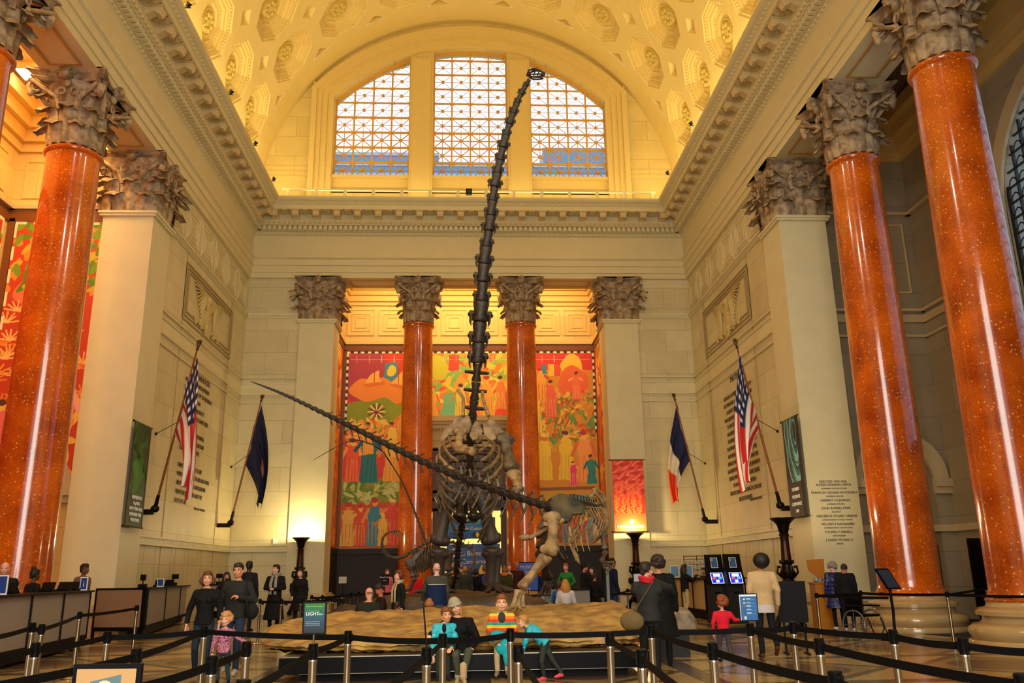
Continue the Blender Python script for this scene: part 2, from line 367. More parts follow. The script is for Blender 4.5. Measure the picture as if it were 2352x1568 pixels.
# string courses, nested panels and bands on the solid walls
def strips(fn, u0, u1, par, big):
    b = MB()
    def bar(v0, v1, d, a=u0, c=u1):
        p = [fn(a, v0, -.02), fn(c, v1, d)]; b.box([min(p[0][i], p[1][i]) for i in range(3)], [max(p[0][i], p[1][i]) for i in range(3)])
    bar(12.92, 13.0, .14); bar(12.86, 12.92, .09); bar(12.80, 12.86, .05)
    for z in (10.02, 9.78, 9.28, 8.92): bar(z, z+.05, .07)
    bar(9.33, 9.78, .03)
    bar(2.60, 2.66, .10); bar(2.83, 2.88, .09); bar(2.66, 2.83, .04)
    n = int((u1-u0)/.16)
    for k in range(n): bar(2.69, 2.80, .06, u0+.16*k+.03, u0+.16*k+.12)
    w = 1.55; n = max(1, int((u1-u0)/w)); w = (u1-u0)/n
    for k in range(n):
        c = u0+w*(k+.5)
        for h, t in ((.66, .02), (.50, .02), (.32, .02)): frame_strip(b, fn, c-h*w/1.6, 13.85-h, c+h*w/1.6, 13.85+h, .03, .02)
    b.build('moulding', LIMEP, par)
strips(lambda u, v, d: (-10.12+d, u, v), 26.4, DB+.1, WL, 1)
strips(lambda u, v, d: (10.12-d, u, v), 26.4, DB+.1, WR, 1)
strips(lambda u, v, d: (u, DB+.12-d, v), -10.1, -7.7, WB, 0); strips(lambda u, v, d: (u, DB+.12-d, v), 7.65, 10.1, WC, 0)
# raised borders around the eagle panel and the text panel, vertical joints
for s, W in ((-1, WL), (1, WR)):
    b = MB(); fn = lambda u, v, d: (s*(10.12-d), u, v)
    for k in range(3): frame_strip(b, fn, 28.6+.16*k, 10.35+.16*k, 34.6-.16*k, 12.45-.14*k, .05, .04)
    for y in (28.6, 34.4):
        p = [fn(y, FL, 0), fn(y+.03, 12.8, .02)]; b.box([min(p[0][i], p[1][i]) for i in range(3)], [max(p[0][i], p[1][i]) for i in range(3)])
    for k in range(9):
        y = 27.2+k*.72+.3*(k % 2); b.box(*[sorted((s*10.12, s*10.125)) and (min(s*10.115, s*10.13), y, FL), (max(s*10.115, s*10.13), y+.015, 2.6)])
    b.build('panel_border', mat('joint_stone', 'A08A58', .6), W)
    # eagle relief
    e = MB(); c = (s*10.12, 31.3, 11.35)
    def q(y, z, d=.05): return (s*(10.12-d), 31.3+y, 11.35+z)
    e.ell(q(0, -.05, .02), (.10, .28, .55)); e.ell(q(0, .5, .05), (.10, .16, .17)); e.cap(q(.05, .52, .1), q(.22, .45, .12), .06, .03)
    for sg in (-1, 1):
        for k in range(11):
            t = k/10; y0 = sg*(.25+.55*t); z0 = .35+.3*t
            e.tube([q(sg*(.22+.15*t), .35-.3*(1-t), .05), q(y0+sg*.35, z0, .07), q(y0+sg*(.5+.5*t), -.55+1.25*t, .05)], [.05, .07, .03], 6, flat=.8)
        e.tube([q(sg*.12, -.5), q(sg*.2, -.75), q(sg*.3, -.85)], [.08, .06, .03], 6)
        for k in range(6): e.cap(q(sg*(.35+.2*k), -.72+.07*sin(k*2.1)), q(sg*(.5+.2*k), -.62-.1*cos(k*1.7)), .06, .05)
    for k in range(5): e.tube([q(0, -.5), q(-.2+.1*k, -.95)], [.06, .04], 6)
    e.build('eagle_relief', mat('relief_stone', 'C8B070', .55), W, smooth=60)
# ---- alcoves
al = MB()
YR = 41.18; XR = 14.6
al.box((-14.9, 25.3, 0), (-11.55, 26.6, 17)); al.build('wall_left_alcove_end', ALCV, **STR)
MB().box((-15, -2, 0), (-XR, 25.4, 17)).build('wall_left_alcove_rear', ALCV, **STR)
MB().box((-7.5, YR, 0), (7.5, YR+.3, 17)).build('wall_back_alcove_rear', ALCV, **STR)
MB().box((-7.6, DB+.2, 0), (-6.38, YR+.2, 17)).build('wall_back_alcove_left', ALCV, **STR)
MB().box((6.28, DB+.2, 0), (7.6, YR+.2, 17)).build('wall_back_alcove_right', ALCV, **STR)
RSTONE = stone('shaded_limestone', 'A09278', '94866C')  # same limestone coloured darker to stand for the unlit right alcove
# right alcove: end wall with arched doorway, rear wall with a tall arched window
def arch(cu, w, z0, zs, n=16): return [(cu-w, z0)]+[(cu-w*cos(pi*k/n), zs+w*sin(pi*k/n)) for k in range(n+1)]+[(cu+w, z0)]
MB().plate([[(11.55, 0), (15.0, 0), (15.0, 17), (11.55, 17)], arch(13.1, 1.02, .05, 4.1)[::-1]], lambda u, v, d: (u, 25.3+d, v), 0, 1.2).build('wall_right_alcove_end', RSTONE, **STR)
MB().box((11.9, 26.4, FL), (14.3, 26.5, 5.4)).build('door_1', mat('door_wood', '4A2A14', .5, var=.2), **STR)
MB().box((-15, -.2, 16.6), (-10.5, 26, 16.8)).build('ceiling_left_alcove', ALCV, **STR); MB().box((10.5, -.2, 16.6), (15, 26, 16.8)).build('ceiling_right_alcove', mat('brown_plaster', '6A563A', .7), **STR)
MB().box((-7.5, DB+1.4, 16.6), (7.5, YR+.2, 16.8)).build('ceiling_back_alcove', ALCV, **STR)
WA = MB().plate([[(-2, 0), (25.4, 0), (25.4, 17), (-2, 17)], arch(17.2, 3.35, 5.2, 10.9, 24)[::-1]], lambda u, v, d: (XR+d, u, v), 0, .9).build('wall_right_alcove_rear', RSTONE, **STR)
MB().box((-15, -1, 0), (-10.12, 11.6, 14.71)).build('wall_left_front', LIME, **STR); MB().box((10.12, -1, 0), (15, 11.6, 14.71)).build('wall_right_front', LIME, **STR)
MB().plate([[(-15, 0), (15, 0), (15, 30), (-15, 30)]]+[arch(c, 1.7, 1.2, 9.5)[::-1] for c in (-5, 0, 5)], lambda u, v, d: (u, -4-d, v), 0, .6).build('wall_front', LIME, **STR)
MB().box((-20, -4.2, 30), (20, 37.5, 30.3)).build('ceiling_roof', BLACK, **STR)
b = MB()      # archivolt mouldings
def arc_band(b, fn, cu, zs, r0, r1, d, z0, n=24):
    lo = [(cu-r1, z0)]+[(cu-r1*cos(pi*k/n), zs+r1*sin(pi*k/n)) for k in range(n+1)]+[(cu+r1, z0), (cu+r0, z0)]+[(cu+r0*cos(pi*k/n), zs+r0*sin(pi*k/n)) for k in range(n+1)]+[(cu-r0, z0)]
    b.plate([lo], fn, 0, d)
arc_band(b, lambda u, v, d: (u, 25.32-d, v), 13.1, 4.2, 1.02, 1.42, .08, 4.2, 16); arc_band(b, lambda u, v, d: (u, 25.32-d, v), 13.1, 4.2, 1.25, 1.46, .13, 4.2, 16)
arc_band(b, lambda u, v, d: (XR+.02-d, u, v), 17.2, 10.9, 3.35, 3.8, .12, 5.2)
arc_band(b, lambda u, v, d: (-u, 25.32-d, v), 13.1, 4.2, 1.1, 1.42, .08, 4.2, 16); arc_band(b, lambda u, v, d: (-u, 25.32-d, v), 13.1, 4.2, .0001, 1.0, .03, 4.2, 16)
for s in (-1, 1):
    for x0, x1 in ((11.45, 12.1), (14.1, 14.6)): b.box((min(s*x0, s*x1), 25.1, 3.95), (max(s*x0, s*x1), 25.35, 4.2)); b.box((min(s*x0, s*x1), 25.18, 3.75), (max(s*x0, s*x1), 25.35, 3.95))
for z, h, d in ((2.62, .2, .12), (9.55, .1, .12), (9.2, .25, .06), (8.7, .08, .08), (12.9, .1, .16)):
    b.box((XR-d, -2, z), (XR+.1, 13.4, z+h)); b.box((XR-d, 21.0, z), (XR+.1, 25.3, z+h))
    b.box((11.5, 25.3-d, z), (XR, 25.35, z+h)); 
for s in (-1,): b.box((-XR, 25.16, 12.9), (-11.4, 25.32, 13.02)); b.box((-XR-.1, -2, 12.9), (-XR+.16, 25.3, 13.02))
b.build('alcove_moulding', mat('alcove_moulding_stone', 'C0AC84', .6), None, name_=None) if False else b.build('trim_4', mat('alcove_moulding_stone', 'C0AC84', .6), **STR)
# window grille + glass on the right rear wall
W1 = MB().plate([arch(17.2, 3.33, 5.25, 10.9, 24)], lambda u, v, d: (XR+.22+d, u, v), 0, .02).build('window_1', mat('frosted_glass', 'D8ECFF', .3, emit=0), **STR)
gm = bpy.data.materials['frosted_glass']; gm.node_tree.nodes['Principled BSDF'].inputs['Transmission Weight'].default_value = 1; gm.node_tree.nodes['Principled BSDF'].inputs['Roughness'].default_value = .02; gm.node_tree.nodes['Principled BSDF'].inputs['IOR'].default_value = 1.02
b = MB()
for k in range(16):
    y = 14+k*.43; h = sqrt(max(0, 3.33**2-(y-17.2)**2)); b.box((XR+.06, y-(.06 if k % 4 == 3 else .02), 5.2), (XR+.14, y+(.06 if k % 4 == 3 else .02), 10.9+h))
for k in range(21):
    z = 5.4+k*.44; hw = 3.33 if z < 10.9 else sqrt(max(.01, 3.33**2-(z-10.9)**2)); 
    b.box((XR+.07, 17.2-hw, z-.02), (XR+.13, 17.2+hw, z+.02))
    for j in range(15):
        y = 14.2+j*.43
        if abs(y-17.2) < hw-.15:
            b.tube([(XR+.1, y-.2, z), (XR+.1, y-.1, z+.2), (XR+.1, y, z+.25), (XR+.1, y+.1, z+.2), (XR+.1, y+.2, z)], .02, 5)
b.build('grille', mat('iron_grille', '060606', .5), W1)

# ---- vault with coffers
def vp(u, th, d): return ((RV+d)*cos(th), u, ZV+(RV+d)*sin(th))
CU, CT = 3.07, rad(18.25)
def cell(b, uc, tc, ur=(1, 1), tr=(0, 0)):
    f = lambda u, v, d=0: vp(uc+u, tc+v/RV, d)
    hu, hv, a = CU/2, CT*RV/2, .42
    out = [(-hu+a, -hv), (0, -hv), (hu-a, -hv), (hu, -hv+a), (hu, 0), (hu, hv-a), (hu-a, hv), (0, hv), (-hu+a, hv), (-hu, hv-a), (-hu, 0), (-hu, -hv+a)]
    def oct_(r): k = r*math.tan(pi/8); return [(-k, -r), (k, -r), (r, -k), (r, k), (k, r), (-k, r), (-r, k), (-r, -k)]
    o = oct_(1.24); tri = tessellate_polygon([[Vector((u, v, 0)) for u, v in p] for p in (out, o[::-1])]); fl = out+o[::-1]
    b.add([f(u, v) for u, v in fl], tri)
    rings = [(1.24, 0), (1.22, .05), (1.10, .12), (1.04, .12), (1.03, .2), (.92, .2), (.90, .3), (.80, .34), (.66, .34), (.65, .42)]
    b.grid([[f(u, v, d) for u, v in oct_(r)] for r, d in rings], wv=True); b.add([f(u, v, .42) for u, v in oct_(.65)], [tuple(range(8))])
    for su in (-1, 1):
        for sv in (-1, 1):
            c = (su*hu, sv*hv); A = (su*(hu-a), sv*hv); B = (su*hu, sv*(hv-a)); A2 = (su*(hu-.27), sv*hv); B2 = (su*hu, sv*(hv-.27))
            b.add([f(*A), f(*B), f(*B2, .22), f(*A2, .22), f(*c, .22)], [(0, 1, 2, 3), (3, 2, 4)])
            if tr[sv > 0]: b.add([f(*A), f(*c), f(*c, .22), f(*A2, .22)], [(0, 1, 2, 3)])
            if ur[su > 0]: b.add([f(*B), f(*c), f(*c, .22), f(*B2, .22)], [(0, 1, 2, 3)])
    return f, oct_
b = MB(); og = MB(); ros = []
yc = [33.8-CU*i for i in range(6)]; tcs = [rad(17+18.25*k) for k in range(9)]
for y in yc:
    for t in tcs:
        f, oct_ = cell(b, y, t, (y == yc[-1], y == yc[0]), (t == tcs[0], t == tcs[-1])); ros.append((y, t))
        o = oct_(1.16); o2 = oct_(.97); o3 = oct_(.84)
        for ring_, n_, r_, dd_ in ((o, 7, .045, .07), (o3, 5, .03, .31)):
            for i in range(8):
                p, q = ring_[i], ring_[(i+1) % 8]
                for k in range(n_):
                    s_ = (k+.5)/n_; og.ell(f(p[0]+(q[0]-p[0])*s_, p[1]+(q[1]-p[1])*s_, dd_), (r_*1.1, r_*1.5, r_), n=5, m_=4)
tb = tcs[0]-CT/2
for sgn in (0, 1):
    tt = [tb*k/3-rad(6)*(1-k/3) for k in range(4)]; tt = tt if not sgn else [pi-t for t in tt]
    for k in range(3): b.add([vp(yc[-1]-CU/2, tt[k], 0), vp(37, tt[k], 0), vp(37, tt[k+1], 0), vp(yc[-1]-CU/2, tt[k+1], 0)], [(0, 1, 2, 3)])
NT = 36
for y0, y1, t0, t1 in ((yc[0]+CU/2, 37.3, tb, pi-tb), (-1, yc[-1]-CU/2, -rad(6), pi+rad(6))):
    b.grid([[vp(y, t0+(t1-t0)*k/NT, 0) for k in range(NT+1)] for y in (y0, y1)])
CE = b.build('ceiling', VAULT, fix=False, **STR); og.build('egg_moulding', VAULT, CE, smooth=60)
r = MB(); r.lathe([(.0, .10), (.12, .12), (.16, .06), (.22, .09), (.36, .10), (.42, .02), (.47, .07), (.52, .07), (.55, 0)], 20)
for k in range(8): r.ell((.29*cos(pi*k/4), .29*sin(pi*k/4), .1), (.11, .09, .06), Matrix.Rotation(pi*k/4, 3, 'Z') and np.array(Matrix.Rotation(pi*k/4, 3, 'Z')), 8, 5)
R0 = None
for y, t in ros:
    if R0 is None: R0 = r.build('rosette', mat('rosette_plaster', 'D8BC5C', .55), CE, smooth=50); o = R0
    else: o = R0.copy(); COL.objects.link(o)
    n = Vector((-cos(t), 0, -sin(t))); x = Vector((0, 1, 0)); yv = n.cross(x); M = Matrix((x, yv, n)).transposed().to_4x4(); M.translation = vp(y, t, .42); o.matrix_world = M

# ---- lunette wall and its three windows
YL = 36.9; ZW0, zc_, rw = 20.05, 18.05, 9.03
def wtop(x, r=rw): return zc_+sqrt(r*r-x*x)
def wloop(x0, x1, z0=ZW0, r=rw, n=12): return [(x0, z0)]+[(x1, z0)]+[(x1+(x0-x1)*k/n, wtop(x1+(x0-x1)*k/n, r)) for k in range(n+1)]
WX = [(-6.62, -2.97), (-1.84, 1.81), (2.94, 6.68)]
out = [(-10.4, 17.9), (10.4, 17.9)]+[(10.2*cos(pi*k/40), ZV+10.2*sin(pi*k/40)) for k in range(41)]
LW = MB().plate([out]+[wloop(a, c, 19.15)[::-1] for a, c in WX], lambda u, v, d: (u, YL+d, v), 0, .8).build('wall_back_lunette', stone('lunette_stone', 'E2C878', 'D8BC6C', 1.9, 1.05, .008), **STR)
b = MB()
def seg_band(r0, r1, d, xm, z0=18.15, n=30):
    a1, a0 = [math.acos(min(1, x/r)) for x, r in ((xm+(r1-rw), r1), (xm+(r0-rw), r0))]
    lo = [(-(xm+r1-rw), z0)]+[(-r1*cos(a1+(pi-2*a1)*k/n), zc_+r1*sin(a1+(pi-2*a1)*k/n)) for k in range(n+1)]+[((xm+r1-rw), z0), ((xm+r0-rw), z0)]+[(r0*cos(a0+(pi-2*a0)*k/n), zc_+r0*sin(a0+(pi-2*a0)*k/n)) for k in range(n+1)]+[(-(xm+r0-rw), z0)]
    b.plate([lo], lambda u, v, d_: (u, YL+.02-d_, v), 0, d)
for r0, r1, d in ((9.05, 10.1, .10), (9.35, 10.1, .17), (9.62, 10.1, .24), (9.85, 10.1, .34)): seg_band(r0, r1, d, 6.64)
for k in range(9):
    a = rad(43+11.75*k); 
for x0, x1 in ((-2.97, -1.84), (1.81, 2.94)):
    b.box((x0, YL-.12, 18.15), (x1, YL+.05, 26.4)); b.box((x0+.12, YL-.17, 18.15), (x1-.12, YL, 26.3))
for x0, x1 in WX:
    b.box((x0, YL-.02, ZW0-.14), (x1, YL+.5, ZW0)); b.box((x0, YL+.2, 19.1), (x1, YL+.6, ZW0-.1)); b.box((x0, YL, 19.1), (x1, YL+.3, 19.3))
for s in (-1, 1):
    for z in (19.9, 20.15, 20.4): b.box((min(s*7.8, s*9.8), YL-.04, z), (max(s*7.8, s*9.8), YL+.05, z+.05))
b.build('window_surround', mat('surround_stone', 'DEC070', .6, var=.05), LW)
b = MB()
for k in range(60):
    for r_, w_ in ((9.98, .05), (9.48, .03)):
        a = pi*(.25+.5*k/59); b.ell((-r_*cos(a), YL-.28 if r_ > 9.8 else YL-.18, zc_+r_*sin(a)), (w_*1.5, w_, w_*1.5), n=5, m_=4)
for s in (-1, 1):
    for k in range(26):
        for x_ in (7.6, 7.1): b.ell((s*x_, YL-.28 if x_ > 7.5 else YL-.12, 18.3+k*.26), (.05, .05, .09), n=5, m_=4)
b.build('bead_moulding', mat('surround_stone', 'DEC070'), LW)
GLS = mat('window_glass', 'FFFFFF', .0); g_ = GLS.node_tree.nodes['Principled BSDF']; g_.inputs['Transmission Weight'].default_value = 1; g_.inputs['IOR'].default_value = 1.01
for wi, (x0, x1) in enumerate(WX):
    gl = MB(); cw = (x1-x0)/4; ch = .815
    gl.plate([wloop(x0, x1)], lambda u, v, d: (u, YL+.45+d, v), 0, .01); W = gl.build('window_%d' % (wi+2), GLS, **STR)
    fr = MB(); th = MB()
    nrow = int((27.1-ZW0)/ch)+1
    def seg(mb, xa, za, xb, zb, w, y=YL+.36, t=.05):
        n = max(1, int(math.hypot(xb-xa, zb-za)/.2)); pa = None
        # clip to the arched opening
        pts = [(xa+(xb-xa)*k/n, za+(zb-za)*k/n) for k in range(n+1)]; pts = [p for p in pts if p[1] <= wtop(p[0])]
        if len(pts) < 2: return
        (xa, za), (xb, zb) = pts[0], pts[-1]; L = math.hypot(xb-xa, zb-za)
        if L < .05: return
        dx, dz = (xb-xa)/L, (zb-za)/L; nx, nz = -dz*w/2, dx*w/2
        mb.add([(xa+nx, y-t, za+nz), (xa-nx, y-t, za-nz), (xb-nx, y-t, zb-nz), (xb+nx, y-t, zb+nz), (xa+nx, y+t, za+nz), (xa-nx, y+t, za-nz), (xb-nx, y+t, zb-nz), (xb+nx, y+t, zb+nz)], [(0, 1, 2, 3), (4, 7, 6, 5), (0, 4, 5, 1), (1, 5, 6, 2), (2, 6, 7, 3), (3, 7, 4, 0)])
    for i in range(5): seg(fr, x0+cw*i, ZW0, x0+cw*i, 27.2, .08 if 0 < i < 4 else .14)
    for j in range(nrow+1): seg(fr, x0, ZW0+ch*j, x1, ZW0+ch*j, .08 if j < 5 else .06, YL+.36, .043)  # upper cross bars narrowed as if eaten by window glare
    lp = wloop(x0, x1)[1:]
    for k in range(1, len(lp)-1): 
        xa, za = lp[k]; xb, zb = lp[k+1]; seg(fr, xa, za-.07, xb, zb-.07, .14, YL+.36, .056+.002*(k % 2))
    for i in range(4):
        for j in range(nrow):
            cx, cz = x0+cw*(i+.5), ZW0+ch*(j+.5)
            if cz > wtop(cx): continue
            w_ = .035 if j < 3 else .018 if j == 3 else .006  # upper rows thinned so the tracery looks lost in glare
            for dx, dz in ((cw/2, ch/2), (cw/2, -ch/2), (cw/2, 0), (0, ch/2)): tq = .02+.003*dx+.002*dz; seg(th, cx-dx, cz-dz, cx, cz, w_, YL+.38, tq); seg(th, cx, cz, cx+dx, cz+dz, w_, YL+.38, tq)
            th.lathe([(.075, -.05), (.075, .05)], 10, (cx, YL+.36, cz), ax=(0, 1, 0))
    fr.build('mullion', GOLD, W); th.build('star_tracery', GOLD, W)
# catwalk rail on the back cornice, little floodlights on the ledge
t = thing('ledge_rail', 'long pale metal guard rail standing on the back cornice ledge below the arched windows', 'railing', (0, 35.6, 18.15))
MB().box((-8.6, -.03, .44), (8.6, .03, .52)).build('rail', mat('rail_paint', 'E8DCA8', .4), t)
p0 = None
for k in range(14): MB().box((-8.4+k*1.29, -.04, 0), (-8.26+k*1.29, .04, .44)).build('post', mat('rail_paint', 'E8DCA8'), t)
t = thing('loudspeaker', 'small black box loudspeaker on the back cornice ledge beside the long neck', 'speaker', at(1077, 441, Y=35.5))
MB().box((-.14, -.1, -.13), (.14, .1, .13)).build('cabinet', BLACK, t); MB().box((-.09, -.11, -.07), (.09, -.095, .07)).build('speaker_grille', mat('dark_grey', '3A3430', .6), t)
def spotfix(label, p, s):
    t = thing('cornice_floodlight', label, 'lamp', p, group='floodlights on the cornice')
    b = MB(); b.cap((0, 0, -.08), (0, 0, .0), .02); b.box((-.12, -.03, -.12), (.12, .03, -.08)); b.build('bracket', BLACK, t)
    MB().lathe([(.06, -.08), (.09, 0), (.13, .12)], 12, (0, 0, .03), ax=(s*.5, -.2, .5)).build('lamp_head', BLACK, t, smooth=40); t.scale = (.7,)*3
for n, (x, y) in enumerate(((432, 13), (530, 213), (586, 330), (628, 412))): spotfix('small black floodlight on the left cornice edge, %s from the top of the photo' % ['first', 'second', 'third', 'fourth'][n], at(x, y, X=-8.75), 1)
for n, (x, y) in enumerate(((1588, 285), (1534, 398))): spotfix('small black floodlight on the right cornice edge, the %s of two' % ['upper', 'lower'][n], at(x, y, X=8.75), -1)
# building outside, seen through the lower panes
BD = thing('office_building', 'blue grey building outside the arched windows, behind their lower panes', 'building', (0, 62, 0))
BM_ = mat('blue_facade', '6F8FB4', .35, var=.15)
b = MB(); b.box((-16, 0, 0), (-2.5, 12, 34.6)); b.box((-2.5, 0, 0), (6, 12, 33.8)); b.box((6, 0, 0), (12, 12, 35.2)); b.box((12, 0, 0), (14.5, 12, 31.5)); b.build('facade', BM_, BD)
b = MB()
for k in range(12): b.box((-16, -.1, 30.8+k*.9-.12), (12 if 30.8+k*.9 < 34 else -2.5, .02, 30.8+k*.9+.12)) if 30.8+k*.9 < 34.6 else None
b.build('window_band', mat('pale_band', '9CBCCC', .4), BD)

# ---- piers, pilasters, columns with carved capitals
def radm(sq):
    if not sq: return lambda a: 1.0
    return lambda a: 1/((abs(cos(a))**9+abs(sin(a))**9)**(1/9))
def capital(sq):
    b = MB(); rm = radm(sq); R0 = .80 if sq else .64
    def P(a, r, z): q = rm(a)*r; return (q*cos(a), q*sin(a), z)
    n = 48
    b.grid([[P(2*pi*k/n, r*(R0/.64 if sq else 1) if not sq else R0+(r-.64), z) for k in range(n)] for r, z in ((.60, 0), (.60, .3), (.61, 1.1), (.68, 1.5), (.84, 1.78))], wv=True)
    angs = [2*pi*(k+.5)/8 for k in range(8)] if not sq else None
    def leaf(a, z0, h, w, out, sa=1.0):
        G = []
        for t in (0, .15, .3, .45, .6, .7, .78, .85, .91, .96, 1.0):
            if t < .61: z = z0+h*t/.66; o = .04+.09*t
            else:
                q = (t-.6)/.4; z = z0+h*.91+.10*sin(q*pi*.85)-.17*q*q; o = .095+out*(1-cos(q*pi*.62))*1.05
            ww = w*1.22*(1-.18*t)*(.80+.22*abs(sin(t*11)))*(1 if t < .95 else .7); row = []
            for s_ in (-1, -.55, -.2, .2, .55, 1):
                rr = R0+(.1 if z > 1.4 else 0)+o-.07*abs(s_)+(.035 if abs(s_) == .2 else 0)
                if sq == 0:
                    aa = a+ww*s_/rr; row.append((rr*cos(aa), rr*sin(aa), z-.04*abs(s_)*(t > .75)))
                else:
                    q0 = P(a, rr, z); k4 = round(a/(pi/2)) if abs(a/(pi/4) % 2-1) > .2 else None
                    if k4 is None: tx, ty = -sin(a), cos(a)
                    else: tx, ty = -sin(k4*pi/2), cos(k4*pi/2)
                    row.append((q0[0]+tx*ww*s_, q0[1]+ty*ww*s_, z))
            G.append(row)
        b.grid(G)
    if not sq:
        for k in range(8): leaf(pi/4*k+pi/8, 0, .62, .235, .2); leaf(pi/4*k, 0, 1.12, .22, .24)
    else:
        for k in range(4):
            for o in (-.38, .38): leaf(pi/2*k+math.atan(o/.8), 0, .62, .24, .2)
            leaf(pi/2*k, 0, 1.12, .24, .24); leaf(pi/2*k+pi/4, 0, .65, .26, .2); leaf(pi/2*k+pi/4, .3, .85, .24, .26)
            for o in (-.55, .55): leaf(pi/2*k+math.atan(o/.8), .3, .8, .16, .18)
    RC = 1.36
    for k in range(4):
        a = pi/2*k+pi/4; ca, sa = cos(a), sin(a); r1 = 1.22
        for sgn in (-1, 1):    # stalk and volute spiral
            a0 = a+sgn*.5; pts = [P(a0, R0+.08, .95), P(a0-sgn*.1, R0+.16, 1.3)]
            rr = (R0+.1)*(1 if not sq else 1)
            cx, cy, cz = r1*ca, r1*sa, 1.52; tx, ty = -sa*sgn, ca*sgn
            m_ = 14; sp = []
            for j in range(m_+1):
                q = j/m_; ph = pi*.75-q*pi*3.1; R_ = .20*(1-.72*q); sp.append((cx-ca*R_*cos(ph)*-1*-1-0*ca+tx*.06, cy-sa*R_*cos(ph)+ty*.06, cz+R_*sin(ph)))
            pts += sp; b.tube(pts, [.07, .065]+[.055-.002*j for j in range(m_+1)], 6)
            # inner helix
            c0 = pi/2*k+(0 if sgn < 0 else pi/2); ah = c0-sgn*.18*-1
            hx = P(c0+(.22 if sgn < 0 else -.22), R0+.16, 1.45); b.tube([P(a0, R0+.09, 1.0), P(a0+sgn*-.02, R0+.14, 1.25)]+[(hx[0]+cos(c0+pi/2)*.1*cos(t_)*(1 if sgn < 0 else -1), hx[1]+sin(c0+pi/2)*.1*cos(t_)*(1 if sgn < 0 else -1), hx[2]+.1*sin(t_)) for t_ in (0, .8, 1.6, 2.4, 3.2, 4, 4.8, 5.6)], .035, 5)
        b.ell((1.27*ca, 1.27*sa, 1.42), (.1, .1, .22), n=8); leaf(a, .5, 1.0 if not sq else .9, .17, .3)
        c0 = pi/2*k; b.ell(((.98)*cos(c0), (.98)*sin(c0), 1.86), (.17, .17, .19), n=8); b.ell((.86*cos(c0), .86*sin(c0), 1.68), (.1, .1, .14), n=8)
        for j in range(8): b.ell((cos(c0)*1.05-sin(c0)*.15*cos(j*pi/4), sin(c0)*1.05+cos(c0)*.15*cos(j*pi/4), 1.86+.15*sin(j*pi/4)), (.05, .05, .05), n=5, m_=4)
    # abacus with concave sides
    def aring(r, z):
        o = []
        for k in range(4):
            a = pi/2*k
            for t in (-.96, -.9, -.6, -.3, 0, .3, .6, .9, .96):
                d = r-.26*(1-t*t) if abs(t) < .95 else r-.06; 
                o.append((d*cos(a)-t*r*sin(a), d*sin(a)+t*r*cos(a), z))
        return o
    b.grid([aring(r, z) for r, z in ((.95, 1.76), (1.0, 1.82), (.97, 1.86), (1.06, 1.95), (1.1, 1.96), (1.1, 2.02))], wv=True, caps=True)
    return b
shaft = MB(); prof = [(.80, .9), (.84, .96), (.80, 1.02), (.745, 1.15)]
for k in range(13): t = k/12; prof.append((.74-.085*t**1.8, 1.3+t*(12.4-1.3)))
prof += [(.67, 12.5), (.72, 12.54), (.74, 12.58), (.74, 12.62), (.70, 12.66), (.65, 12.70)]
shaft.lathe(prof, 48)
base = MB(); base.lathe([(r_, z_*.82) for r_, z_ in [(1.22, 0), (1.24, .06), (1.2, .16), (1.12, .17), (1.16, .22), (1.2, .30), (1.2, .40), (1.12, .50), (1.0, .53), (.94, .58), (.92, .66), (.97, .69), (1.02, .71), (1.03, .80), (.97, .87), (.87, .89), (.83, .93), (.82, 1.0)]], 48)
bp = MB()
for z0, z1, d in ((0, .18, 1.16), (.18, .46, 1.1), (.46, .54, .98), (.54, .66, .92), (.66, .86, 1.0), (.86, .96, .9)):
    bp.box((-d, -d, z0*.85), (d, d, z1*.85))
pil = MB(); pil.box((-.775, -.775, .8), (.775, .775, 12.72)); pil.box((-.86, -.86, 12.56), (.86, .86, 12.64)); pil.box((-.9, -.9, 12.64), (.9, .9, 12.72))
CAPI = (capital(0), capital(1)); first = {}
BST = mat('polished_tan_stone', 'B89A68', .15, coat=.5, var=.15, vs_=3)
def column(label, x, y, grp):
    if 'c' not in first:
        t = thing('column', label, 'column', (x, y, FL), 0, grp); first['c'] = t
        shaft.build('shaft', GRAN, t, smooth=40, ).location = (0, 0, -FL); base.build('base', BST, t, smooth=50); CAPI[0].build('capital', CAPM, t, smooth=50).location = (0, 0, 12.70-FL)
    else: dup(first['c'], (x, y, FL), 0, label, grp)
def pier(label, x, y, grp, rz=0):
    if 'p' not in first:
        t = thing('pilaster', label, 'pilaster', (x, y, FL), 0, grp); first['p'] = t
        pil.build('shaft', LIMEP, t).location = (0, 0, -FL); bp.build('base', mat('pale_base_stone', 'C8B28A', .35, var=.1), t); CAPI[1].build('capital', CAPM, t, smooth=50).location = (0, 0, 12.70-FL)
    else: dup(first['p'], (x, y, FL), 0, label, grp)
G1, G2 = 'red granite columns', 'square stone pilasters'
column('red granite column before the back mural, left of the long neck', -2.42, DB+.75, G1)
column('red granite column before the back mural, right of the long neck', 2.30, DB+.75, G1)
column('orange granite column on the left with its whole capital in view', -10.78, 21.15, G1)
column('granite column at the far upper left corner, mostly cut off by the frame', -10.78, 16.5, G1)
column('big orange granite column on the right, second from the right edge', 10.78, 21.15, G1)
column('nearest orange granite column at the far right edge', 10.78, 16.5, G1)
pier('pale square pilaster left of the back mural, behind the glowing floor lamp', -6.92, DB+.775, G2)
pier('pale square pilaster right of the back mural, behind the red information banner', 6.85, DB+.775, G2)
pier('large pale corner pilaster on the left with the green banner', -10.775, 25.72, G2)
pier('large pale corner pilaster on the right carrying the incised inscription', 10.775, 25.72, G2)
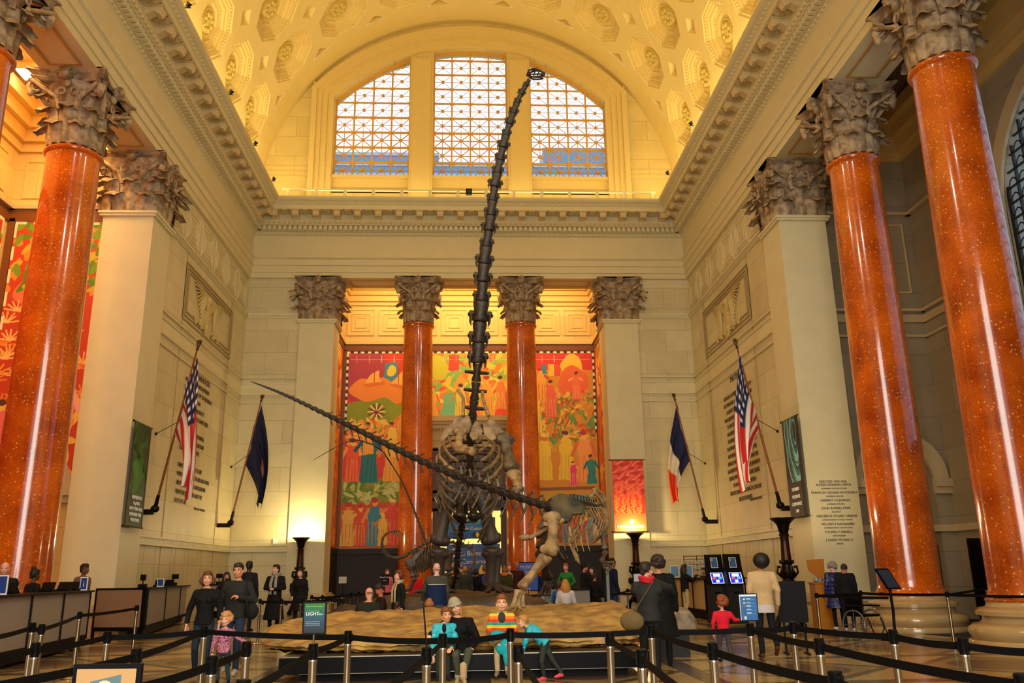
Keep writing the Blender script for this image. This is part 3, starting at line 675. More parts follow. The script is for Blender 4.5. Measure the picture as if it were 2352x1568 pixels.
# ================================================================ murals (flat painted walls with plain invented figures)
SK = ['F2A050', 'E88830', 'F6C050', 'D8703A', 'F0B890']
def figure(p, u, v, h, c1, c2, rs, hat=None):
    w = h*.17
    p.poly([(u-w, v), (u+w, v), (u+w*.8, v+h*.55), (u+w*.9, v+h*.78), (u+w*.3, v+h*.84), (u-w*.3, v+h*.84), (u-w*.9, v+h*.78), (u-w*.8, v+h*.5)], c1)
    p.line(u-w*.8, v+h*.76, u-w*1.5, v+h*(.5+.2*rs.rand()), h*.035, c2); p.line(u+w*.8, v+h*.76, u+w*1.3, v+h*(.45+.3*rs.rand()), h*.035, c2)
    for k in range(4): x = u-w*.7+k*w*.45; p.line(x, v+.02*h, x+w*.1*rs.randn(), v+h*.5, h*.007, c2)
    p.ell(u, v+h*.91, h*.062, h*.08, SK[rs.randint(5)]); p.ell(u-h*.01, v+h*.955, h*.07, h*.05, hat or ['5A3A20', 'F2D060', 'C03020'][rs.randint(3)])
def foliage(p, u0, v0, u1, v1, n, cols, rs, r=.12):
    for k in range(n):
        u, v = u0+(u1-u0)*rs.rand(), v0+(v1-v0)*rs.rand(); a = rs.rand()*pi; p.ell(u, v, r*(.6+.8*rs.rand()), r*.42, cols[rs.randint(len(cols))], a)
def dashes(p, w_, h_, b=.1):
    p.rect(0, 0, w_, h_, 'D84838') if False else None
    n = int(w_/.34)
    for k in range(n): p.rect(k*w_/n, h_-b, (k+.5)*w_/n, h_, 'F4ECC8'); p.rect((k+.5)*w_/n, h_-b, (k+1)*w_/n, h_, '402020')
    n = int(h_*.45/.34)
    for k in range(n):
        v = h_-.1-k*.34
        for a in (0, w_-b): p.rect(a, v-.17, a+b, v, 'F4ECC8'); p.rect(a, v-.34, a+b, v-.17, '402020')
MW, MH = 12.46, 9.58
p = Pic(700, 540, MW, MH, 'D8402C'); rs = np.random.RandomState(5)
p.wob(.12, 2.2)
p.rect(0, 0, MW, 3.3, 'C8501E'); p.ell(1.0, 8.0, 1.2, 1.6, 'B04050'); p.ell(1.6, 7.6, 1.5, .7, 'F09030')
p.ell(1.7, 6.3, 2.3, .75, '8A9A1E'); p.ell(3.0, 6.6, .9, .5, '93A020')
foliage(p, .3, 4.3, 2.8, 6.1, 150, ['F2A038', 'F0C048', 'E87820', 'F8D060'], rs, .17)
p.rect(0, 2.1, 3.2, 3.2, '8C9424'); foliage(p, 0, 2.1, 3.2, 3.1, 90, ['B8C060', '70901C', 'C8CE80', '5A8020'], rs, .2)
p.wob(.05, 3)
# ships and shield at the top left
for u, v in ((1.4, 8.3), (2.6, 8.2)):
    p.ell(u, v-.35, .5, .18, 'E07828'); p.poly([(u-.45, v-.3), (u+.35, v-.3), (u+.2, v+.35), (u-.1, v+.1)], 'F8B850'); p.line(u, v-.3, u, v+.5, .02, '9A3A18')
p.poly([(1.85, 9.0), (2.55, 9.0), (2.55, 8.3), (2.2, 8.0), (1.85, 8.3)], '4A90A0'); p.ell(2.2, 8.6, .24, .28, 'E8D040')
for k in range(16):
    a = pi*k/8; p.line(1.55, 6.5, 1.55+.42*cos(a), 6.5+.42*sin(a), .03, ['F4E090', '7A1E30'][k % 2])
p.ell(1.55, 6.5, .1, .1, '8A2028')
p.wob(.02, 6)
for a in ((.45, 3.1, 2.1, 'E85A30', 'F8A040'), (1.25, 3.05, 2.6, '1E7A80', '145A66'), (2.35, 3.1, 2.4, 'F0A838', 'E08828'), (2.95, 4.2, 2.6, 'F4A030', 'E88020'), (2.35, 4.3, 1.7, 'F4C848', 'E0A030'), (1.2, 4.4, 1.6, 'F0B040', 'E89030'),
          (.35, .1, 2.0, 'E8B048', 'C06A28'), (.95, .1, 1.9, 'D85028', 'F0B848'), (1.6, .1, 2.2, '3A8AA0', 'E89038'), (2.45, .1, 2.2, 'E04A34', 'F08858'), (2.0, .1, 1.5, 'F2C040', 'D88020')): figure(p, *a, rs)
p.wob(.08, 3)
# centre field (above the door): yellow green landscape
p.rect(3.9, 5.9, 8.6, MH, 'F0A830'); foliage(p, 4.0, 6.0, 8.5, 9.3, 260, ['F4D040', 'A8C038', 'F08830', '8AC060', 'F6E060', 'E86030'], rs, .28)
p.ell(4.6, 8.7, .5, .6, 'D0C830'); p.rect(5.1, 8.6, 5.6, 9.4, 'D84838'); p.ell(6.4, 8.0, .35, 1.0, 'F4C848'); p.ell(5.2, 6.7, .5, .7, '7CC088'); p.poly([(7.2, 6.0), (8.6, 6.0), (8.6, 7.5), (7.9, 7.9)], 'E85038')
p.wob(.02, 6)
for a in ((4.3, 6.2, 1.5, 'F2B038', 'E87030'), (5.7, 6.1, 1.8, 'E8D048', 'D09028'), (7.0, 6.1, 2.2, 'F4B040', 'E88828'), (7.7, 6.6, 1.7, 'F08838', 'F4C860')): figure(p, *a, rs)
# right field
p.wob(.1, 2.5)
p.rect(8.9, 0, MW, MH, 'D89020'); p.rect(8.9, 8.6, MW, MH, 'D83A30'); p.ell(11.3, 8.5, .5, .9, 'F6C838'); p.ell(11.4, 8.0, .8, .7, 'E86838'); p.poly([(9.8, 8.9), (10.1, 8.9), (10.1, 8.3), (9.8, 8.3)], '3A90A8'); p.rect(10.1, 8.3, 10.4, 8.9, 'F4C040'); p.rect(10.4, 8.3, 10.7, 8.9, 'E05038')
foliage(p, 9.6, 4.9, 12.3, 7.6, 240, ['8C9A24', 'E0A030', 'D85828', '5A9A50', 'F0C040', '9A6A20'], rs, .17)
p.wob(.02, 6)
for a in ((9.3, 5.4, 2.6, 'F4D050', 'D8A030'), (10.2, 6.2, 1.9, 'E86848', 'F0A050'), (9.7, 7.0, 1.7, 'F0A838', 'C84028'), (11.5, 7.1, 1.4, 'EE7040', 'F4B060'), (9.8, 3.1, 2.3, 'F0CC38', 'D8B028'), (10.9, 3.1, 2.4, 'F0C830', 'D0A020'), (11.8, 3.0, 2.5, 'F4A048', 'E07030'), (12.1, 2.9, 1.4, '2E8A80', '1E6A60'), (11.2, 2.8, 1.2, 'E8387A', 'F4C040')): figure(p, *a, rs)
for k in range(5): p.line(9.1, 2.7-k*.03, 12.2, 2.75-k*.03, .02, '8A5A18')
p.rect(9.3, 2.2, 10.9, 2.5, 'C8A028'); p.ell(11.3, 1.9, 1.0, .5, '5AA0A0'); foliage(p, 9.0, 1.5, 12.3, 2.0, 60, ['F0C040', '8AA040', 'E88030'], rs, .12)
for k in range(14): figure(p, 9.2+k*.23, .1, 1.0+.5*rs.rand(), ['F0B080', 'E04838', '60A0B0', 'F4D8B0', 'D86838'][k % 5], 'B05028', rs)
for u in np.arange(.5, 12.2, .62): p.line(u, 9.0, u, 9.35, .012, 'F8C8B0')
p.line(.2, 9.15, 12.2, 9.15, .012, 'F8C8B0'); dashes(p, MW, MH)
MUR = p
for nm, (u0, u1, v0, v1) in {'mural_left': (0, 4.1, 0, MH), 'x': (0, 0, 0, 0)}.items(): pass
p.mesh('mural', lambda u, v: (-6.20+u, YR-.03, 2.86+v), PAINT, None, label='wide red and yellow painted mural filling the wall behind the two middle columns', cat='mural')
for s in (-1, 1):      # narrow murals on the side walls of the back alcove
    q = Pic(60, 150, 4.0, 9.6, 'D06018'); q.wob(.2, 1.6); foliage(q, .1, .2, 3.9, 9.3, 160, ['F09A28', 'E8721C', 'F4B83C', 'C8481C', '9A8A20'], rs, .4)
    for k in range(5): figure(q, .6+.7*k, .5+k*1.6, 2.2, SK[k], 'B04818', rs)
    dashes(q, 4.0, 9.6); X = -6.38+.03 if s < 0 else 6.28-.03
    q.mesh('mural', lambda u, v: (X, 37.0+u, 2.86+v), PAINT, None, label='narrow orange painted mural on the %s side wall of the back alcove' % ('left' if s < 0 else 'right'), cat='mural')
b = MB()
b.box((-6.36, YR-.06, 12.46), (6.27, YR, 12.8)); b.box((-6.36, YR-.06, 2.8), (-6.22, YR, 12.5)); b.box((6.25, YR-.06, 2.8), (6.27, YR, 12.5)); b.box((-6.37, 37, 12.5), (-6.33, YR, 12.8)); b.box((6.23, 37, 12.5), (6.27, YR, 12.8)); b.box((-6.37, YR-.5, 2.8), (-6.34, YR, 12.5)); b.box((6.24, YR-.5, 2.8), (6.27, YR, 12.5))
b.build('trim_5', BROWNF, **STR)
b = MB()
for x0, x1 in ((-6.37, -1.93), (1.76, 6.27)): b.box((x0, YR-.10, FL), (x1, YR+.02, 2.55)); b.box((x0, YR-.16, 2.55), (x1, YR, 2.82)); b.box((x0, YR-.2, 2.55), (x1, YR, 2.6)); b.box((x0, YR-.14, FL), (x1, YR, .4))
for x0, x1 in ((-6.38, -6.28), (6.18, 6.28)): b.box((x0, DB+1.5, FL), (x1, YR, 2.55)); b.box((x0-.02, DB+1.5, 2.55), (x1+.02, YR, 2.82))
b.build('baseboard_back', DADO, **STR)
# alcove frieze panels and cornice
b = MB(); fn = lambda u, v, d: (u, YR-d, v)
b.box((-6.4, YR-.12, 12.8), (6.3, YR, 12.98)); b.box((-6.4, YR-.06, 12.98), (6.3, YR, 13.05))
for k in range(8):
    c = -5.55+1.57*k
    for h, t in ((.68, .04), (.46, .03), (.28, .03)): frame_strip(b, fn, c-h, 13.95-h, c+h, 13.95+h, .035, t)
for i, (z, d) in enumerate(((14.85, .08), (15.05, .18), (15.35, .28), (15.6, .4), (15.95, .6))): b.box((-6.4, YR-d, z), (6.3, YR, z+.33)); b.box((-6.38, DB+1.5, z+.004), (-6.38+d, YR-d-.002, z+.326)); b.box((6.28-d, DB+1.5, z+.004), (6.28, YR-d-.002, z+.326))
b.box((-6.4, DB+1.5, 12.8), (-6.26, YR, 12.98)); b.box((6.16, DB+1.5, 12.8), (6.28, YR, 12.98))
for k in range(75): b.box((-6.1+k*.163, YR-.3, 15.36), (-6.02+k*.163, YR-.26, 15.5))
for i, (z, d) in enumerate(((14.9, .1), (15.2, .25), (15.6, .45), (16.0, .7))):
    [b.box(*q) for q in (((-XR, 25.3-d, z), (-11.4, 25.3, z+.46)), ((-XR, -1, z+.004), (-XR+d, 25.298-d, z+.456)), ((XR-d, -1, z+.004), (XR, 25.298-d, z+.456)), ((11.4, 25.3-d, z), (XR, 25.3, z+.46)))]
for k in range(3): c = -13.9+k*1.05; frame_strip(b, lambda u, v, d: (u, 25.3-d, v), c-.4, 13.3, c+.4, 14.6, .04, .03)
for k in range(2): c = 12.5+k*1.3; frame_strip(b, lambda u, v, d: (u, 25.3-d, v), c-.5, 10.2, c+.5, 12.6, .04, .03)
for k in range(8): c = 24.2-k*1.5; frame_strip(b, lambda u, v, d: (-XR+d, u, v), c-.55, 13.3, c+.55, 14.6, .04, .03)
b.build('trim_6', mat('warm_moulding', 'D8B870', .6), **STR)
# central doorway of the back alcove
b = MB()
for z, h, d in ((7.55, .35, .1), (7.9, .3, .16), (8.2, .25, .12), (8.45, .2, .3), (8.65, .15, .4), (8.8, .25, .5)): b.box((-2.05-d*.3, YR-.1-d, z), (1.9+d*.3, YR, z+h))
b.box((-2.25, YR-.14, FL), (-1.86, YR, 7.6)); b.box((1.68, YR-.14, FL), (2.05, YR, 7.6))
for k in range(28): b.box((-1.95+k*.14, YR-.34, 8.36), (-1.88+k*.14, YR-.2, 8.45))
b.build('trim_7', mat('door_surround_stone', 'B89C64', .6), **STR)
D = MB(); D.box((-1.86, YR-.06, FL), (1.68, YR-.04, 7.55)); D = D.build('door_2', mat('dark_wood', '1C0E08', .5), **STR)
b = MB(); wood = mat('door_frame_wood', '4A2410', .45, var=.2)
for x in (-1.86, -.72, .42, 1.5): b.box((x, YR-.14, 5.1), (x+.16, YR-.05, 7.5))
for z in (5.0, 5.35, 6.9+.5, 4.5): b.box((-1.86, YR-.16, z), (1.68, YR-.05, z+.14))
b.box((-1.86, YR-.16, FL), (-1.6, YR-.05, 7.5)); b.box((1.44, YR-.16, FL), (1.68, YR-.05, 7.5)); b.build('door_frame', wood, D)
b = MB()
for k in range(26):
    for sgn in (-1, 1):
        x = -1.7+k*.24
        pts = [(x+sgn*t*.3, z) for t, z in [(j*.25, 5.5+j*.25*.62) for j in range(13)]]
        pts = [q for q in pts if -1.6 < q[0] < 1.44]
        if len(pts) > 1: b.tube([(q[0], YR-.1, q[1]) for q in pts], .014, 4, caps=False)
b.build('lattice', mat('lattice_metal', 'A08A60', .5), D)
# glowing passage beyond the open doorway with the blue banners
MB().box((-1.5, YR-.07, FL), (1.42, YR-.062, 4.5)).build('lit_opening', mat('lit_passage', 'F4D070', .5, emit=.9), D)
PW = Pic(120, 90, 2.5, 1.75, '3A5EA8'); PW.ell(.5, .4, .35, .25, 'F0A060'); PW.ell(.4, 1.35, .3, .2, 'C8C8E8'); PW.poly([(1.3, .05), (1.8, .05), (1.75, .75), (1.62, .8)], 'F0C860')
for k in range(14): PW.ell(.28+.1*(k % 5), .75+.05*(k//5), .07, .025, 'F08868', k)
PW.rect(.85, .05, 1.2, .7, '1A2860')
t = thing('banner_display', 'blue butterfly exhibition display standing in the back doorway, lower of the two blue signs', 'sign', (0, 0, 0))
MB().box((-1.15, YR-.52, 1.2), (1.35, YR-.45, 2.95)).build('board', mat('blue_board', '3A5EA8', .5), t)
PW.mesh('printed_panel', lambda u, v: (-1.15+u, YR-.525, 1.2+v), PAINT, t)
text('The Butterfly', .30, WHITE, (.05, YR-.535, 2.42), (pi/2, 0, 0), t); text('Conservatory', .30, WHITE, (.38, YR-.535, 2.05), (pi/2, 0, 0), t)
MB().box((-1.1, YR-.55, FL), (1.3, YR-.45, 1.2)).build('stand', BLACK, t)
PU = Pic(120, 40, 2.3, .95, '2A70B8'); PU.rect(0, 0, 2.3, .3, '2050A0'); PU.ell(1.5, .18, .28, .14, '181408'); PU.ell(1.45, .18, .08, .12, 'F0C020'); PU.ell(1.25, .8, .35, .14, '58A0B0'); PU.ell(1.25, .8, .22, .1, '102820'); PU.ell(2.1, .2, .16, .14, 'C8D8F0')
t = thing('hanging_banner', 'blue hanging banner with white lettering high in the back doorway', 'banner', (0, 0, 0))
MB().box((-1.15, YR-.3, 3.2), (1.15, YR-.27, 4.15)).build('panel', mat('blue_board', '3A5EA8'), t)
PU.mesh('print', lambda u, v: (-1.15+u, YR-.305, 3.2+v), PAINT, t); text('Butterfly Conservatory', .22, WHITE, (.15, YR-.315, 3.6), (pi/2, 0, 0), t)
b = MB(); b.tube([(-1.15, YR-.28, 4.17), (1.15, YR-.28, 4.17)], .02, 6); b.build('rod', DKMETAL, t)
# left alcove mural on the end wall and rear wall
def palms(p, W_, H_, rs):
    p.wob(.06, 2); p.rect(0, 0, W_, H_, 'C8401C'); p.ell(W_*.4, H_*.72, W_*.3, .5, 'F07850'); foliage(p, 0, H_*.72, W_, H_, 130, ['7A9A20', 'C8B030', 'F09030', '5E8A18'], rs, .24)
    for k in range(46):
        u, v = rs.rand()*W_, H_*(.25+.45*rs.rand())
        for j in range(7): a = pi*(.1+.13*j); p.line(u, v, u+.45*cos(a)*(.7+.5*rs.rand()), v+.42*sin(a)-.08, .022, ['F6B048', 'F8C870', 'F09038'][k % 3])
    foliage(p, 0, 0, W_, H_*.3, 60, ['F0A030', 'E86028', 'F4C050'], rs, .25)
    for k in range(3): figure(p, W_*(.15+.3*k), .3+.4*k, 2.3, ['F07070', 'E85048', 'F49080'][k], 'F8B0A0', rs)
    n = int(W_/.55)
    for k in range(n): p.rect(k*W_/n, H_-.1, (k+.6)*W_/n, H_, 'F4E8C0')
    for k in range(int(H_*.5/.75)):
        for a in (0, W_-.08): p.rect(a, H_-.1-k*.75-.45, a+.08, H_-.1-k*.75, 'F4E8C0')
p = Pic(160, 400, 2.8, 8.3, 'C8401C'); palms(p, 2.8, 8.3, rs)
p.mesh('mural', lambda u, v: (-14.36+u, 25.26, 4.2+v), PAINT, None, label='tall red mural of palms and plants behind the big left granite column', cat='mural')
p = Pic(260, 180, 12, 8.3, 'C8401C'); palms(p, 12, 8.3, rs)
p.mesh('mural', lambda u, v: (-XR+.04, 25.0-u, 4.2+v), PAINT, None, label='red mural on the rear wall of the left alcove, at the extreme left edge', cat='mural')
b = MB()
for a in ((-14.6, 25.24, 12.5, -11.4, 25.3, 12.85), (-14.6, 25.24, 4.0, -14.38, 25.3, 12.6), (-11.56, 25.24, 4.2, -11.4, 25.3, 12.6), (-14.6, 12, 12.5, -14.55, 25.3, 12.85)): b.box(a[:3], a[3:])
b.build('trim_8', BROWNF, **STR)
# ---- ceiling fixture in the left alcove
lf = at(68, 170, Z=16.4); t = thing('ceiling_light', 'bright square ceiling light in the left alcove beside the column capital', 'lamp', lf)
MB().box((-.3, -.3, 0), (.3, .3, .2)).build('housing', WHITE, t); MB().box((-.26, -.26, -.05), (.26, .26, 0)).build('diffuser', mat('lamp_glow', 'FFF4DC', .5, emit=9), t)
# ---- inscriptions on the side walls
INK = mat('bronze_letters', '4E3A1C', .5); INK2 = mat('incised_letters', '4A4640', .7)
LEFT = [("MANHOOD", .42, 32, 8.72), ("A MAN'S USEFULNESS DEPENDS", .27, 31.7, 8.1), ("UPON HIS LIVING UP TO HIS IDEALS", .27, 31.5, 7.65), ("INSOFAR AS HE CAN", .27, 31.2, 7.2), ("IT IS HARD TO FAIL BUT IT", .27, 31.5, 6.62), ("IS WORSE NEVER TO HAVE TRIED", .27, 31.5, 6.2), ("TO SUCCEED", .27, 31.3, 5.75),
        ("ALL DARING AND COURAGE", .27, 31.6, 5.55-.0), ("ALL IRON ENDURANCE OF MISFORTUNE", .27, 31.5, 5.1), ("MAKE FOR A FINER NOBLER TYPE", .27, 31.5, 4.65+.05)]
Rl = Matrix(((0, 0, 1, 0), (1, 0, 0, 0), (0, 1, 0, 0), (0, 0, 0, 1)))      # lettering reads along +Y on the left wall
Rr = Matrix(((0, 0, -1, 0), (-1, 0, 0, 0), (0, 1, 0, 0), (0, 0, 0, 1)))
LT = ["MANHOOD", "A MAN'S USEFULNESS DEPENDS", "UPON HIS LIVING UP TO HIS IDEALS", "INSOFAR AS HE CAN", "IT IS HARD TO FAIL BUT IT", "IS WORSE NEVER TO HAVE TRIED", "", "ALL DARING AND COURAGE", "IN THE FACE OF MISFORTUNE", "CREATE A NOBLER TYPE", "", "ONLY THOSE ARE FIT TO LIVE", "WHO DO NOT FEAR TO DIE AND NONE", "ARE FIT TO DIE WHO HAVE SHRUNK", "FROM THE JOY OF LIFE AND THE", "DUTY OF LIFE"]
RTX = ["THE STATE", "", "OURS IS A GOVERNMENT OF LIBERTY", "BY THROUGH AND UNDER THE LAW", "A GREAT DEMOCRACY MUST BE", "PROGRESSIVE OR IT WILL SOON CEASE", "TO BE GREAT OR A DEMOCRACY", "AGGRESSIVE FIGHTING FOR SPORT", "THE RIGHT IS THE NOBLEST SPORT", "THE WORLD AFFORDS  GOVERNMENT", "IN POPULAR GOVERNMENT ONLY BE", "RESULTS WORTH WHILE CAN ONLY BE", "ACHIEVED BY MEN WHO UNITE WORTHY", "IDEALS WITH PRACTICAL GOOD SENSE", "IF I MUST CHOOSE BETWEEN", "RIGHTEOUSNESS AND PEACE I CHOOSE", "RIGHTEOUSNESS"]
for i, s_ in enumerate(LT):
    if s_: text(s_, .30 if i == 0 else .215, INK, Vector((-10.10, 31.4 if i == 0 else 29.5, 8.65-i*.303)), Rl, WL, align='CENTER' if i == 0 else 'LEFT', sx=1.15 if i == 0 else .92)
for i, s_ in enumerate(RTX):
    if s_: text(s_, .30 if i == 0 else .215, INK, Vector((10.10, 31.0, 8.65-i*.285)), Rr, WR, sx=.92)
text("THEODORE ROOSEVELT", .12, INK, Vector((-10.10, 32.3, 4.0)), Rl, WL); text("THEODORE ROOSEVELT", .12, INK, Vector((10.10, 29.9, 4.0)), Rr, WR)
NM = [("ERECTED 1929-1936", 1), ("ALFRED EMANUEL SMITH", 1), ("GOVERNOR 1919-1920 1923-1928", 0), ("FRANKLIN DELANO ROOSEVELT", 1), ("GOVERNOR 1929-1932", 0), ("HERBERT H LEHMAN", 1), ("GOVERNOR 1933-1942", 0), ("JOHN RUSSELL POPE", 1), ("ARCHITECT", 0), ("FREDERICK STUART GREENE", 1), ("SUPERINTENDENT OF PUBLIC WORKS", 0), ("WILLIAM E HAUGAARD", 1), ("COMMISSIONER OF ARCHITECTURE", 0), ("THOMAS F FARRELL", 1), ("CHIEF ENGINEER", 0), ("J HARRY MCNALLY", 1), ("BUILDER", 0)]
z = at(1912, 1108, Y=24.93).z; pr = [o for o in bpy.data.objects if o.get('label', '').endswith('incised inscription')][0]
for s_, big in NM:
    text(s_, .098 if big else .054, INK2, Vector((10.80-10.775, 24.935-25.72, z-FL)), (pi/2, 0, 0), pr, sx=.98, ext=.004); z -= .135 if not big else .095
# ---- fabric banners on brackets
def banner(label, loc, w_, h_, rz, pic, lines, sx=.9):
    t = thing('wall_banner', label, 'banner', loc, rz)
    MB().box((-w_/2, -.012, 0), (w_/2, .012, h_)).build('cloth', mat('banner_backing', '302A20', .7), t)
    pic.mesh('print', lambda u, v: (-w_/2+u, -.016, v), PAINT, t)
    b = MB()
    for z in (0, h_): b.tube([(-w_/2-.08, 0, z), (w_/2+.08, 0, z)], .022, 8); b.ell((-w_/2-.1, 0, z), (.035, .035, .035))
    b.build('rod', DKMETAL, t)
    for s_, sz, z in lines: text(s_, sz, WHITE, (0, -.03, z), (pi/2, 0, 0), t, sx=sx)
    return t
def facing(p0, p1): return atan2(p1[1]-p0[1], p1[0]-p0[0])
p = Pic(90, 220, 1.15, 3.0, '1E3E14'); p.wob(.08, 5); foliage(p, 0, .9, 1.15, 3, 60, ['2A5A18', '285014', '347020', '1A3A10'], rs, .25); p.ell(.55, 1.5, .38, .42, '3A7A1E'); p.ell(.45, 1.6, .2, .2, '488A28'); p.rect(0, 0, 1.15, .75, '2C3A14')
banner('tall green admissions banner with white lettering on the left corner pilaster', (-9.82, 25.37, 3.05), 1.3, 2.98, rad(90), p, [('ADMISSIONS', .15, .78), ('CityPASS', .14, .62), ('NEW YORK PASS', .14, .46), ('EXPLORER PASS', .14, .30), ('VOUCHERS', .14, .14)])
p = Pic(110, 260, 1.1, 3.0, '4A3E34'); p.a[:] = lin('3E3630'); p.ju = p.jv = 0
for k in range(9):
    r = .25+k*.14; d = np.hypot((p.U-.95)/.75, (p.V-2.5)/1.9)+.03*np.sin(p.V*6+k); p.put((np.abs(d-r*.75) < .018+.012*(k % 3)) & (p.V > 1.05), ['6AB8B0', '3E7A78', '88CCC4'][k % 3])
banner('grey banner with teal wavy lines and white lettering on the right corner pilaster', (9.82, 25.35, 3.1), 1.25, 3.0, rad(-90), p, [('MEMBERS', .15, .78), ('PATRONS', .15, .56), ('CORPORATE', .15, .34), ('2013', .13, .14)])
p = Pic(150, 300, 1.36, 3.0, 'D8321C'); p.wob(.04, 9)
for k in range(14):
    for j in range(6): u, v = .12+j*.24+.1*(k % 2), 2.9-k*.1; p.ell(u, v, .12, .05, ['E85848', 'F07058', 'B82A20'][(k+j) % 3], .4)
for k in range(9):
    for j in range(5): u, v = .15+j*.24, 2.0-k*.15-j*.03; p.ell(u, v, .1, .065, 'F2902C' if k > 3 else 'EE6A40', .5); p.ell(u, v, .07, .04, 'D8321C', .5); p.ell(u, v, .025, .02, 'F8B030')
p.ju = p.jv = 0; p.rect(0, 0, 1.36, .75, 'E85A20'); p.ell(.75, .42, .1, .1, 'FFF0D0'); 
banner('red patterned information banner hanging over the right floor lamp', at(1449, 1222, Y=35.95)+Vector((0, 0, .02)), 1.36, 3.02, 0, p, [('INFORMATION', .17, .16), ('?', .14, .37)], sx=1.0)
# ---- floor lamps (tall bronze torcheres)
def torchere(label, loc, sc=1, lit=True):
    t = thing('floor_lamp', label, 'lamp', loc, 0, 'bronze floor lamps'); t.scale = (sc,)*3
    b = MB()
    for k in range(3):
        a = 2*pi*k/3+.5; b.tube([(.42*cos(a), .42*sin(a), .06), (.34*cos(a), .34*sin(a), .22), (.16*cos(a), .16*sin(a), .34), (.12*cos(a), .12*sin(a), .5)], [.09, .07, .08, .06], 7); b.ell((.44*cos(a), .44*sin(a), .06), (.1, .1, .06))
    b.lathe([(.16, .2), (.26, .3), (.3, .36), (.2, .42), (.13, .5), (.2, .62), (.28, .72), (.33, .78), (.3, .86), (.2, .9), (.15, .98), (.2, 1.04), (.22, 1.1), (.17, 1.16), (.14, 1.26), (.2, 1.3), (.13, 1.36)], 18); b.v = [(x, y, z*1.38) for x, y, z in b.v]; b.build('base', DKMETAL, t, smooth=40)
    b = MB()
    for k in range(8): a = pi*k/4; b.ell((.3*cos(a), .3*sin(a), .82), (.07, .07, .09)); b.tube([(.17*cos(a), .17*sin(a), 1.0), (.3*cos(a), .3*sin(a), 1.1), (.28*cos(a), .28*sin(a), 1.22), (.2*cos(a), .2*sin(a), 1.2)], .03, 5); b.ell((.19*cos(a), .19*sin(a), 1.31), (.03, .03, .04), n=6, m_=5)
    b.v = [(x, y, z*1.38) for x, y, z in b.v]; b.build('ornament', DKMETAL, t, smooth=60)
    MB().lathe([(.145, 1.85), (.135, 1.95), (.12, 2.3), (.115, 2.5), (.15, 2.56), (.11, 2.6)], 24, mod=lambda a, z: 1+.07*cos(8*a)).build('stem', mat('bronze_stem', '3A1E0C', .35, .7), t, smooth=60)
    MB().lathe([(.1, 2.56), (.14, 2.66), (.17, 2.8), (.2, 2.86), (.3, 2.96), (.36, 3.0), (.36, 3.03), (.3, 3.02), (.16, 2.92), (.02, 2.9)], 24, caps=False).build('bowl', DKMETAL, t, smooth=50)
    if lit:
        bw = [c for c in t.children if c.name.startswith('bowl')][0]; MB().lathe([(.02, 2.93), (.13, 2.95), (.12, 2.99), (.02, 3.0)], 12).build('bulb', mat('bulb_glow', 'FFE8B0', .5, emit=8), bw)
    return t
L1 = at(692, 1236, Y=35.6); torchere('bronze floor lamp glowing in front of the left back pilaster', (L1.x, 35.6, FL))
L2 = at(1458, 1229, Y=35.5); torchere('bronze floor lamp under the red information banner', (L2.x, 35.5, FL))
L3 = at(1797, 1190, Y=22.5); torchere('dark bronze floor lamp standing before the right corner pilaster', (L3.x, 22.5, FL), .93)
light('torchere_light', 'POINT', (L1.x, 35.6, 3.16), 260, (1, .80, .42), .05); light('torchere_light', 'POINT', (L2.x, 35.45, 3.2), 150, (1, .78, .40), .05); light('torchere_light', 'POINT', (L3.x, 22.5, 2.98), 110, (1, .75, .38), .05)
